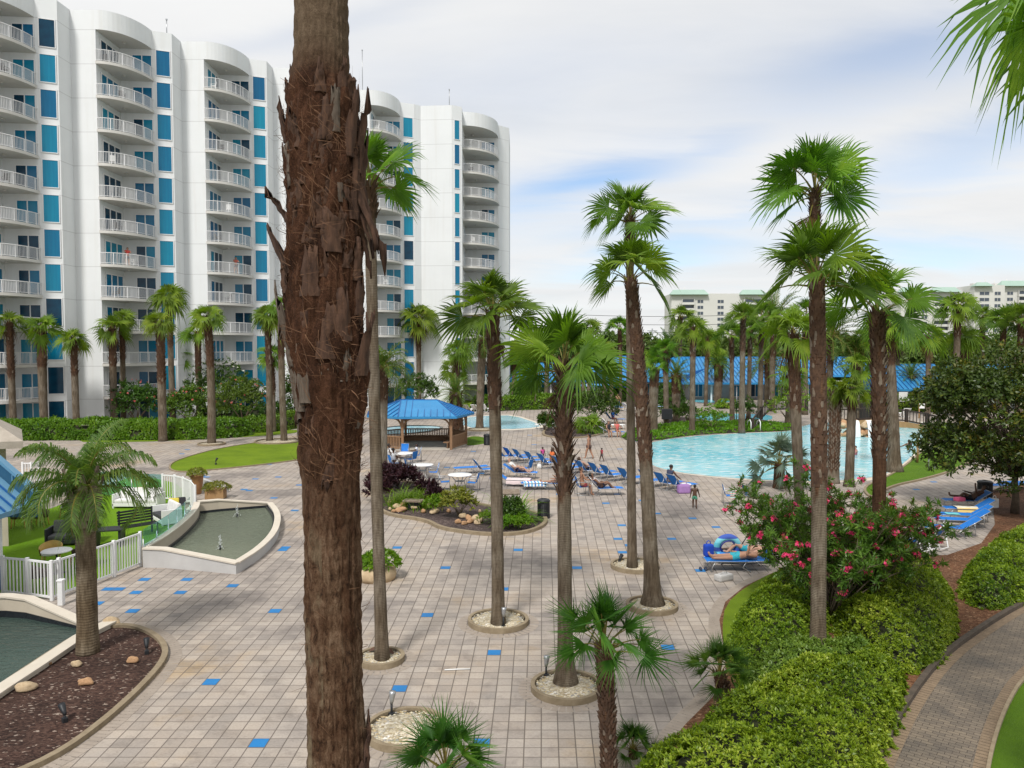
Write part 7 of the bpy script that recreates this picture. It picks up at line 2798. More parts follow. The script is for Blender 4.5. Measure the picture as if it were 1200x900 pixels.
# far ones
GE = 'loungers round the far pools'
fr = [(548, 484, 'white', 60, 'first white lounger behind the splash pool'), (558, 484, 'white', 60, 'second white lounger behind the splash pool'), (568, 483, 'white', 60, 'third white lounger behind the splash pool'), (646, 502, 'white', 200, 'low white lounger by the far planter'),
      (712, 512, 'mid', 10, 'lounger with the two seated women beyond the far planter'), (713, 503, 'white', 10, 'white lounger beyond the far planter'), (716, 496, 'up', 10, 'blue lounger with the man under a blue cloth'), (724, 482, 'up', 60, 'blue lounger beside the standing man'), (736, 482, 'white', 20, 'white lounger near the standing man'),
      (762, 480, 'up', -10, 'blue lounger behind the mottled palm'), (776, 478, 'white', 160, 'white lounger by the second pool'), (786, 477, 'up', 200, 'blue lounger under the pineapple palm'), (793, 477, 'up', 200, 'blue lounger right behind the pineapple palm'), (764, 470, 'up', 20, 'blue lounger farthest back by the hedge'),
      (814, 464, 'up', 200, 'blue lounger by the third pool'), (820, 464, 'up', 200, 'blue lounger next to the white sign'), (1040, 490, 'white', 100, 'white lounger beyond the footbridge'), (1060, 489, 'white', 90, 'white lounger seen through the bridge railing')]
for x, y, k, a, lb in fr:
    place(k, G(x, y), R(a), lb, GE, 1.15)


# ------------------------------------------------------------------ towels, bags and other small things


def drape(name, label, cat, p, rz, lx, ly, m, h0=.375, wav=.025, seed=1, up=0.0, mats2=None, over=.18, sag=.0):
    """cloth lying along a lounger: length lx, width ly, its long edges hanging over the rails"""
    b = MB()
    n, k = 12, 8
    vs = []
    for i in range(n + 1):
        for j in range(k + 1):
            x = lx * (i / n)
            s = j / k * 2 - 1
            wy = ly / 2 + over
            y = s * wy
            dz = 0
            if abs(y) > ly / 2:
                dz = -(abs(y) - ly / 2) * 1.0
                y = math.copysign(ly / 2 + .03, y)
            z = h0 + dz + wav * mnoise.noise(Vector((x * 5, y * 5, seed))) + up * max(0, -(x - .0)) + .006
            vs.append((x, y, z))
    fs = [(i * (k + 1) + j, (i + 1) * (k + 1) + j, (i + 1) * (k + 1) + j + 1, i * (k + 1) + j + 1) for i in range(n) for j in range(k)]
    b.add(vs, fs, 0, True)
    o = b.build(name, m, None, p, rz)
    tag(o, label, cat)
    return o


def stripes(name, cols, ax=0, sc=6.0):
    m, nt, out = nt_new(name)
    tc = N(nt, 'ShaderNodeTexCoord')
    sp = N(nt, 'ShaderNodeSeparateXYZ')
    L(nt, tc.outputs['Object'], sp.inputs[0])
    f = fmath(nt, 'FRACT', fmath(nt, 'MULTIPLY', sp.outputs[ax], sc))
    rp = ramp(nt, [(i / len(cols), c) for i, c in enumerate(cols)], 'CONSTANT')
    L(nt, f, rp.inputs[0])
    b = N(nt, 'ShaderNodeBsdfPrincipled')
    b.inputs['Roughness'].default_value = .95
    L(nt, rp.outputs[0], b.inputs['Base Color'])
    L(nt, b.outputs[0], out.inputs[0])
    return m


def col(name, c):
    if name not in M:
        M[name] = mat(name, c, tuple(x * .82 for x in c), 8, .85)
    return M[name]


drape('towel', 'blue and white patterned towel on the flat lounger', 'towel', G(641, 573), R(185), 1.2, .56, stripes('towel_blue_white', [(.75, .75, .75), (.10, .40, .65), (.7, .72, .75), (.05, .2, .5)], 0, 3.0), seed=2)
drape('towel', 'pale pink towel over the lounger by the palm trunk', 'towel', G(594, 569), R(-8), 1.25, .6, col('pink_towel', (.72, .60, .60)), seed=3, over=.25)
drape('towel', 'red towel hanging off the end of the patterned towel lounger', 'towel', G(614, 571), R(-5), .4, .4, col('red_towel', (.55, .03, .05)), h0=.33, seed=4)
drape('towel', 'turquoise towel on an outer lounger', 'towel', G(1124, 613), R(167), .5, .4, col('turquoise_towel', (.16, .55, .60)), seed=5, over=0)
drape('towel', 'yellow and white towel on an outer lounger', 'towel', G(1146, 605), R(170), .9, .56, stripes('towel_yellow', [(.78, .75, .65), (.75, .55, .20), (.78, .75, .65)], 1, 1.6), seed=6)
drape('towel', 'blue towel beneath the second sunbathing man', 'towel', G(884, 660), R(176), 1.25, .58, stripes('towel_blues', [(.03, .22, .6), (.10, .45, .65), (.03, .2, .5)], 0, 2.0), seed=7)
drape('towel', 'white towel over the end of a pool row lounger', 'towel', G(799, 576), HD, .4, .5, M['white_cloth'], seed=8)


def bag(name, label, p, sx, sy, sz, m, rz=0, handle=True, cat='bag'):
    o = thing(name, label, cat, p, rz)
    b = MB()
    b.bbox((0, 0, sz / 2), (sx, sy, sz), min(sx, sy, sz) * .28)
    b.build('body', m, o)
    if handle:
        b = MB()
        b.tube([(-sx * .25, 0, sz * .97), (-sx * .2, 0, sz * 1.2), (0, 0, sz * 1.28), (sx * .2, 0, sz * 1.2), (sx * .25, 0, sz * .97)], .014, 6)
        b.build('handle', m, o)
    return o


bag('beach_bag', 'purple beach bag on the paving beside the last lounger', G(801, 578), .62, .36, .45, col('purple', (.36, .20, .46)), .2)
bag('backpack', 'blue backpack with red trim hanging at the end of the sunbathers loungers', G(830, 664) + Vector((0, 0, .34)), .30, .24, .40, col('royal', (.01, .06, .45)), .3)
bag('white_bucket', 'small white bucket by the orange clad person', G(632, 549), .26, .26, .26, M['white_resin'], 0, cat='bucket')
bag('grey_bag', 'limp grey bag lying under the sunbathers loungers', G(848, 680), .55, .3, .2, M['grey_stucco'], .5)
bag('plastic_bag', 'translucent white bag hanging on the outer lounger', G(1165, 602) + Vector((0, 0, .25)), .3, .2, .42, M['white_cloth'], .2)
bag('tote_bag', 'pink and blue bag on the white framed lounger', G(1062, 640) + Vector((0, 0, .37)), .4, .3, .3, col('pinkbag', (.70, .30, .45)), .2)
bag('cool_box', 'dark cool box between the white framed loungers', G(1073, 634), .6, .36, .38, col('slate', (.10, .12, .15)), .3, False, 'cool box')
bag('cushion', 'pink patterned cushion on the outer lounger under the crossed-leg man', G(1124, 597) + Vector((0, 0, .37)), .4, .3, .18, col('rose', (.7, .12, .25)), .2, False, 'cushion')
# child's seat shade: round blue float leaning on the lounger
o = thing('swim_ring', 'pale blue swim ring leaning on the sunbathers lounger', 'swim ring', G(852, 660) + Vector((0, 0, .55)))
b = MB()
pts = [Vector((math.cos(a) * .34, -.1 * math.sin(a), math.sin(a) * .34)) for a in [2 * PI * i / 24 for i in range(24)]]
b.tube(pts, .11, 10, closed=True)
b.build('tube', stripes('float_stripes', [(.12, .50, .62), (.20, .58, .68), (.05, .10, .40)], 2, 2.2), o)
b = MB()
b.tube([Vector((math.cos(a) * .23, -.1 * math.sin(a) - .08, math.sin(a) * .23)) for a in [2 * PI * i / 20 for i in range(20)]], .02, 6, closed=True)
b.build('seam', col('navy', (.03, .04, .25)), o)
o = thing('push_pole', 'black pole with a ring handle leaning behind the sunbathers', 'pole', G(864, 656))
b = MB()
b.tube([(0, 0, .3), (.5, .1, 1.0)], .018, 6)
b.build('shaft', M['black_plastic'], o)
b = MB()
b.tube([(.55 + math.cos(a) * .06, .1, 1.06 + math.sin(a) * .06) for a in [2 * PI * i / 14 for i in range(14)]], .016, 6, closed=True)
b.build('grip', M['black_plastic'], o)
o = thing('trainers', 'pair of dark trainers at the foot of the sunbathers lounger', 'shoes', G(821, 668))
for s in (0, .16):
    b = MB()
    b.lathe([(.0, 0), (.05, 0), (.055, .04), (.04, .08), (0, .09)], 10, (s, 0, .004), sx=.9, sy=2.4)
    b.build('shoe', col('shoe', (.04, .05, .08)), o)
o = thing('striped_towel', 'green and white striped towel hanging on the arm of the patio chair', 'towel', G(862, 591), R(-8))
b = MB()
n = 8
vs = []
for i in range(n + 1):
    t = i / n
    vs += [(.1 - .05 * math.sin(t * 3), -.30 + .02 * math.sin(t * 9), .70 - .42 * t), (-.28, -.30 + .02 * math.cos(t * 8), .70 - .36 * t)]
b.add(vs, [(2 * i, 2 * i + 1, 2 * i + 3, 2 * i + 2) for i in range(n)], 0, True)
b.build('cloth', stripes('towel_green', [(.72, .72, .7), (.05, .35, .30), (.7, .7, .7), (.6, .1, .08)], 2, 9), o)
# odd stick lying on the paving, fallen frond
b = MB()
a, c = G(521, 786), G(551, 785)
b.tube([(a.x, a.y, .02), ((a.x + c.x) / 2, (a.y + c.y) / 2, .024), (c.x, c.y, .02)], .014, 6)
tag(b.build('stick', M['white_resin']), 'thin pale stick lying on the plaza pavers', 'stick')
b = MB()
vs = []
for i in range(7):
    t = i / 6
    w_ = .12 * math.sin(PI * (.2 + .75 * t))
    vs += [(t * .62, -w_, .06 + .10 * math.sin(PI * t) - .05), (t * .62, 0, .02 + .08 * math.sin(PI * t)), (t * .62, w_, .06 + .10 * math.sin(PI * t) - .02)]
b.add(vs, [(3 * i + j, 3 * i + j + 3, 3 * i + j + 4, 3 * i + j + 1) for i in range(6) for j in range(2)], 0, True)
tag(b.build('palm_sheath', mat('sheath', (.14, .07, .045), (.08, .04, .025), 5, .9), None, G(433, 768) + Vector((0, 0, .1)), R(-18)), 'fallen brown palm sheath on the pebbles of the slim palm', 'palm sheath')

# ------------------------------------------------------------------ turf terrace furniture


def sofa(label, p, rz, w_, m, cush, n=2, seatm=None):
    o = thing('garden_sofa', label, 'sofa', p, rz)
    b = MB()
    b.bbox((0, 0, .16), (w_, .8, .14), .015)
    for sx in (-w_ / 2 + .04, w_ / 2 - .04):
        for sy in (-.36, .36):
            b.box((sx, sy, .06), (.06, .06, .12))
    b.build('base', m, o)
    for s in (-1, 1):
        b = MB()
        b.bbox((s * (w_ / 2 - .03), 0, .34), (.07, .8, .58), .015)
        b.build('armrest', m, o)
    b = MB()
    b.bbox((0, .37, .45), (w_ - .14, .06, .58), .015)
    b.build('back_frame', m, o)
    for i in range(n):
        x = -w_ / 2 + .07 + (i + .5) * (w_ - .14) / n
        cw = (w_ - .14) / n - .02
        b = MB()
        b.bbox((x, -.03, .31), (cw, .72, .16), .05)
        b.build('seat_cushion', seatm or cush, o)
        b = MB()
        b.bbox((x, .26, .60), (cw, .16, .46), .06, M=Matrix.Rotation(R(-12), 3, 'X'))
        b.build('back_cushion', cush, o)
    return o


sofa('charcoal two-seat garden sofa on the turf behind the queen palm', G(86, 637), R(12), 1.6, M['black_plastic'], M['charcoal_fabric'])
sofa('white garden sofa with dark seat by the glass fence', G(196, 612), R(-50), 1.4, M['white_resin'], M['white_cloth'], 2, M['charcoal_fabric'])
sofa('long white daybed at the back of the turf terrace', G(163, 594), R(0), 2.0, M['white_resin'], M['white_cloth'], 3)
for lb, p, c, a in (('yellow cushion on the white garden sofa', G(204, 604) + Vector((0, 0, .38)), (.62, .50, .08), .3), ('black cushion on the white garden sofa', G(212, 603) + Vector((0, 0, .38)), (.03, .03, .035), .5),
                    ('orange cushion on the white daybed', G(166, 590) + Vector((0, 0, .39)), (.60, .22, .06), .2), ('black cushion on the white daybed', G(172, 590) + Vector((0, 0, .39)), (.03, .03, .035), -.2)):
    b = MB()
    b.bbox((0, 0, .18), (.42, .14, .38), .06, M=Matrix.Rotation(R(-25), 3, 'X'))
    tag(b.build('scatter_cushion', mat('cushion_%d' % int(p.x * 100), c, None, 9, .95), None, p, a), lb, 'cushion')
o = thing('coffee_table', 'black slatted outdoor table beside the charcoal sofa', 'table', G(128, 640), R(15))
b = MB()
b.bbox((0, 0, .62), (1.0, .7, .05), .01)
b.build('table_top', M['black_plastic'], o)
for sx in (-.4, .4):
    b = MB()
    b.box((sx, 0, .3), (.08, .6, .6))
    b.build('leg', M['black_plastic'], o)
o = thing('slatted_bench', 'dark slatted bench against the glass fence', 'bench', G(163, 628), R(48))
b = MB()
for i in range(5):
    b.box((0, -.2 + .1 * i, .42), (1.3, .07, .03))
b.build('seat', M['black_plastic'], o)
b = MB()
for i in range(5):
    b.box((0, .28 + .02 * i, .52 + .1 * i), (1.3, .03, .07))
b.build('backrest', M['black_plastic'], o)
for sx in (-.6, .6):
    b = MB()
    b.box((sx, -.2, .21), (.05, .05, .42))
    b.box((sx, .28, .5), (.05, .05, 1.0))
    b.build('leg', M['black_plastic'], o)


def wicker_chair(label, p, rz, bam=False):
    o = thing('wicker_chair', label, 'chair', p, rz)
    b = MB()
    n = 14
    vs = []
    for i in range(n + 1):
        a = R(70) + R(220) * i / n
        top = .80 - .18 * abs(i / n * 2 - 1) ** 1.5
        vs += [(math.cos(a) * .27, math.sin(a) * .27, .40), (math.cos(a) * .31, math.sin(a) * .31, top), (math.cos(a) * .34, math.sin(a) * .34, top - .01), (math.cos(a) * .30, math.sin(a) * .30, .38)]
    b.add(vs, [(4 * i + j, 4 * i + (j + 1) % 4, 4 * i + 4 + (j + 1) % 4, 4 * i + 4 + j) for i in range(n) for j in range(4)], 0, True)
    b.build('shell', M['bamboo'] if bam else M['wicker'], o)
    b = MB()
    b.lathe([(0, .40), (.26, .40), (.28, .43), (.26, .48), (0, .49)], 18)
    b.build('seat_cushion', M['white_cloth'], o)
    for sx, sy in ((.2, .2), (.2, -.2), (-.2, .2), (-.2, -.2)):
        b = MB()
        b.tube([(sx, sy, .40), (sx * 1.2, sy * 1.2, 0)], .022, 6)
        b.build('leg', M['bamboo'], o)


wicker_chair('brown wicker chair with red cushion side, nearest the kiosk column', G(23, 618), R(20))
wicker_chair('brown wicker chair in front of the terrace dining table', G(47, 617), R(100))
wicker_chair('brown wicker chair behind the hanging fronds', G(80, 606), R(190))
wicker_chair('low brown wicker chair just inside the white picket fence', G(45, 690), R(60))
wicker_chair('yellow bamboo chair at the small round table', G(60, 664), R(-70), True)
wicker_chair('brown wicker chair half hidden behind the queen palm trunk', G(96, 664), R(170))
for lb, p, r_ in (('small round table inside the picket fence', G(67, 672), .42), ('round dining table on the turf by the kiosk', G(43, 606), .55)):
    o = thing('bistro_table', lb, 'table', p)
    b = MB()
    b.lathe([(0, .70), (r_, .70), (r_ + .02, .72), (r_, .74), (0, .74)], 28)
    b.build('table_top', M['white_resin'], o)
    b = MB()
    b.lathe([(.22, 0), (.22, .03), (.03, .06), (.03, .70)], 14)
    b.build('leg', M['black_plastic'], o)

# ------------------------------------------------------------------ bridge, waterfall and far pool furniture
o = thing('footbridge', 'dark timber railed footbridge over the end of the pool', 'bridge', G(1040, 501))
B0 = o.location.copy()


def railrun(par, pts, h, m, gap=.28):
    for a, c in zip(pts[:-1], pts[1:]):
        b = MB()
        d = (c - a)
        for z in (.12, h):
            b.beam(a + Vector((0, 0, z)), c + Vector((0, 0, z)), .12, .12)
        n = max(2, int(d.length / gap))
        for k in range(1, n):
            q = a.lerp(c, k / n)
            b.box((q.x, q.y, q.z + h / 2), (.05, .05, h - .1))
        b.build('railing', m, par)
    for a in pts:
        b = MB()
        b.bbox((a.x, a.y, a.z + h / 2 + .05), (.24, .24, h + .15), .02)
        b.build('post', m, par)


pts = [G(x, y) - B0 + Vector((0, 0, z)) for x, y, z in ((982, 501, .55), (1000, 500.5, .6), (1021, 500, .65), (1043, 500.5, .6), (1062, 501, .5), (1086, 503, .3), (1100, 505, .15))]
railrun(o, pts, 1.05, M['dark_wood'])
b = MB()
b.wall([(p_.x, p_.y - .1) for p_ in pts], .5, 0.0, [p_.z for p_ in pts])
b.build('deck_beam', M['tan_wood'], o)
for x, y in ((1012, 499), (1020, 498)):
    b = MB()
    p_ = G(x, y) - B0
    b.box((p_.x, p_.y + 1, 1.2), (2.0, .2, 1.6), rz=.5)
    b.build('side_wall', M['dark_wood'], o)
o = thing('ramp_railing', 'dark sloping ramp railing at the end of the pool strip', 'railing', G(884, 503))
Q0 = o.location.copy()
railrun(o, [G(882, 505) - Q0, G(892, 500) - Q0 + Vector((0, 0, .7)), G(902, 496) - Q0 + Vector((0, 0, 1.2)), G(925, 495) - Q0 + Vector((0, 0, 1.2)), G(945, 495) - Q0 + Vector((0, 0, 1.2))], 1.0, M['dark_wood'], .6)
wf = thing('waterfall_rocks', 'stacked boulder waterfall at the back of the main pool', 'waterfall', G(1012, 512))
W0 = wf.location
r_ = random.Random(3)
for i in range(46):
    t = r_.uniform(-1, 1)
    zz_ = r_.uniform(0, 1.25)
    b_ = link('boulder', RK[i % 6], wf, (t * 1.75, r_.uniform(-.25, .5) + zz_ * .35, zz_), r_.uniform(0, 6), (r_.uniform(.25, .5), r_.uniform(.2, .35), r_.uniform(.16, .30)))
for x in (-.7, .35):
    b = MB()
    vs = []
    for i in range(8):
        t = i / 7
        y = .1 - .55 * t ** .5 - .1
        z = 1.35 - 1.32 * t ** 1.6
        vs += [(x - .22, y, z), (x + .05 * math.sin(9 * t), y - .04, z), (x + .22, y, z)]
    b.add(vs, [(3 * i + j, 3 * i + j + 1, 3 * i + j + 4, 3 * i + j + 3) for i in range(7) for j in range(2)], 0, True)
    b.build('water_fall', M['spray'], wf)
o = thing('shaded_opening', 'blue shaded opening under the footbridge, its shade put into the colour', 'wall', G(1036, 512))
b = MB()
b.prism([(-.8, 0), (1.2, 0), (1.2, 1.4), (-.8, 1.4)], 0, .9)
b.build('panel', mat('opening_shade_blue', (.02, .22, .42), (.015, .16, .34), 2, .5), o)  # solid block whose blue colour stands for the shade in the opening
for lb, x, y, w_, h, zt in (('white notice board by the third pool', 825, 466, 1.7, 1.5, 1.1), ('white notice board on a wooden post beyond the footbridge', 1058, 482, 1.0, 1.1, 1.1), ('white post sign at the edge of the far planter', 655, 504, .42, 1.5, .35), ('white noticeboard at the railing end', 1080, 490, .55, .5, 1.0)):
    o = thing('notice_board', lb, 'sign', G(x, y), 0)
    b = MB()
    b.bbox((-w_ * .45, .04, (zt + h) / 2), (.1, .1, zt + h), .01)
    b.build('post', M['tan_wood'], o)
    b = MB()
    b.bbox((0, 0, zt + h / 2), (w_, .05, h), .012)
    b.build('board', M['white_paint'], o)
for lb, x, y, h, r_, m in (('slim tan marker post leaning on the grass bank', 1075, 543, 1.6, .07, 'tan_wood'), ('grey steel post on the grass bank', 1088, 553, 1.25, .04, 'grey_metal'), ('tall grey lamp mast behind the small pools', 863, 492, 3.2, .05, 'grey_metal'), ('thin white shower post beside the splash pool date palm', 559, 499, 2.3, .035, 'white_paint'),
                           ('wooden post before the clipped far hedge', 627, 480, 5.2, .09, 'boot_pale')):
    o = thing('marker_post', lb, 'post', G(x, y))
    b = MB()
    b.tube([(0, 0, 0), (0, 0, h)], r_, 8)
    b.build('shaft', M[m], o)
    b = MB()
    b.lathe([(r_ * 1.3, h), (r_ * 1.4, h + .05), (0, h + .08)], 8)
    b.build('cap', M[m], o)
o = thing('handrail', 'curved steel pool handrail beside the pale trunked palm', 'handrail', G(880, 506))
for s in (0, .8):
    b = MB()
    b.tube([(s, 0, 0), (s, 0, .8), (s, .3, 1.0), (s, .9, .8), (s, 1.2, .1)], .04, 6)
    b.build('rail', M['white_paint'], o)
o = thing('pole_box', 'black speaker box fixed to the signpost-like palm', 'box', G(781, 500.5) + Vector((-.0, -.2, 1.2)))
b = MB()
b.bbox((0, 0, 0), (.95, .3, .95), .03)
b.build('case', M['black_plastic'], o)
o = thing('patio_fence', 'pale patio fence below the shade sails', 'fence', G(690, 468.5))
for i in range(10):
    b = MB()
    b.box((-9.5 + 2 * i, 0, .55), (1.9, .05, .9))
    b.box((-8.52 + 2 * i, 0, .6), (.08, .08, 1.2))
    b.build('panel', M['boot_pale'], o)
# ------------------------------------------------------------------ people


def fk(h, pose):
    """joint positions in a body frame: x forward, y to the body's own left, z up; pelvis at the origin"""
    g = pose.get
    tor = R(g('torso', 0))
    up = Vector((math.sin(tor), 0, math.cos(tor)))
    J = {}
    J['pel'] = Vector((0, 0, 0))
    J['bel'] = up * .10
    J['che'] = up * .22
    J['nec'] = up * .305
    ht = tor + R(g('head', 0))
    hu = Vector((math.sin(ht), 0, math.cos(ht)))
    J['hd0'] = J['nec'] + hu * .05
    J['hd1'] = J['nec'] + hu * .105
    J['hd2'] = J['nec'] + hu * .155
    for s, sd_ in ((1, 'l'), (-1, 'r')):
        J['sh' + sd_] = up * .285 + Vector((0, s * .105, 0))
        a = R(g('arm_' + sd_, 5)) - tor
        ab = R(g('abd_' + sd_, 10))
        d = Vector((math.sin(a) * math.cos(ab), s * math.sin(ab), -math.cos(a) * math.cos(ab)))
        J['el' + sd_] = J['sh' + sd_] + d * .172
        a2 = a + R(g('elb_' + sd_, 15))
        ab2 = R(g('abd2_' + sd_, g('abd_' + sd_, 10) * .6))
        d2 = Vector((math.sin(a2) * math.cos(ab2), s * math.sin(ab2), -math.cos(a2) * math.cos(ab2)))
        J['wr' + sd_] = J['el' + sd_] + d2 * .145
        J['hn' + sd_] = J['wr' + sd_] + d2 * .055
        J['hdir' + sd_] = d2
        J['hi' + sd_] = Vector((0, s * .052, -.02))
        t = R(g('thigh_' + sd_, 0))
        sp = R(g('spread_' + sd_, 3))
        d = Vector((math.sin(t) * math.cos(sp), s * math.sin(sp), -math.cos(t) * math.cos(sp)))
        J['kn' + sd_] = J['hi' + sd_] + d * .245
        k = t - R(g('knee_' + sd_, 3))
        d2 = Vector((math.sin(k), s * math.sin(sp) * .3, -math.cos(k)))
        J['an' + sd_] = J['kn' + sd_] + d2 * .235
        f = k + R(g('foot_' + sd_, 82))
        J['to' + sd_] = J['an' + sd_] + Vector((math.sin(f), s * .15, -math.cos(f))) * .085
    return {k: v * h for k, v in J.items()}


RAD = dict(pel=.078, bel=.068, che=.082, nec=.034, hd0=.046, hd1=.060, hd2=.046, sh=.043, el=.028, wr=.020, hn=.021, hi=.062, kn=.040, an=.026, to=.022)
EDG = [('pel', 'bel'), ('bel', 'che'), ('che', 'nec'), ('nec', 'hd0'), ('hd0', 'hd1'), ('hd1', 'hd2')]
for s in 'lr':
    EDG += [('che', 'sh' + s), ('sh' + s, 'el' + s), ('el' + s, 'wr' + s), ('wr' + s, 'hn' + s), ('pel', 'hi' + s), ('hi' + s, 'kn' + s), ('kn' + s, 'an' + s), ('an' + s, 'to' + s)]


def skin(name, pts, edges, rads, root, levels=1):
    ks = list(pts)
    me = bpy.data.meshes.new(name + '_skel')
    me.from_pydata([tuple(pts[k]) for k in ks], [(ks.index(a), ks.index(b)) for a, b in edges], [])
    o = bpy.data.objects.new(name + '_skel', me)
    COL.objects.link(o)
    sm = o.modifiers.new('s', 'SKIN')
    sm.use_smooth_shade = True
    for i, k in enumerate(ks):
        sv = me.skin_vertices[0].data[i]
        rr_ = rads[k]
        sv.radius = rr_ if hasattr(rr_, '__len__') else (rr_, rr_)
        sv.use_root = (k == root)
    ss = o.modifiers.new('d', 'SUBSURF')
    ss.levels = ss.render_levels = levels
    dg = bpy.context.evaluated_depsgraph_get()
    dg.update()
    ev = o.evaluated_get(dg)
    out = bpy.data.meshes.new_from_object(ev, depsgraph=dg)
    bpy.data.objects.remove(o)
    bpy.data.meshes.remove(me)
    out.name = name
    return out


def skinmat(name, c):
    if name not in M:
        M[name] = mat(name, c, tuple(x * .85 for x in c), 12, .55)
    return M[name]


SK = {'dark': (.085, .042, .024), 'brown': (.19, .095, .055), 'tan': (.36, .19, .12), 'fair': (.46, .27, .19)}


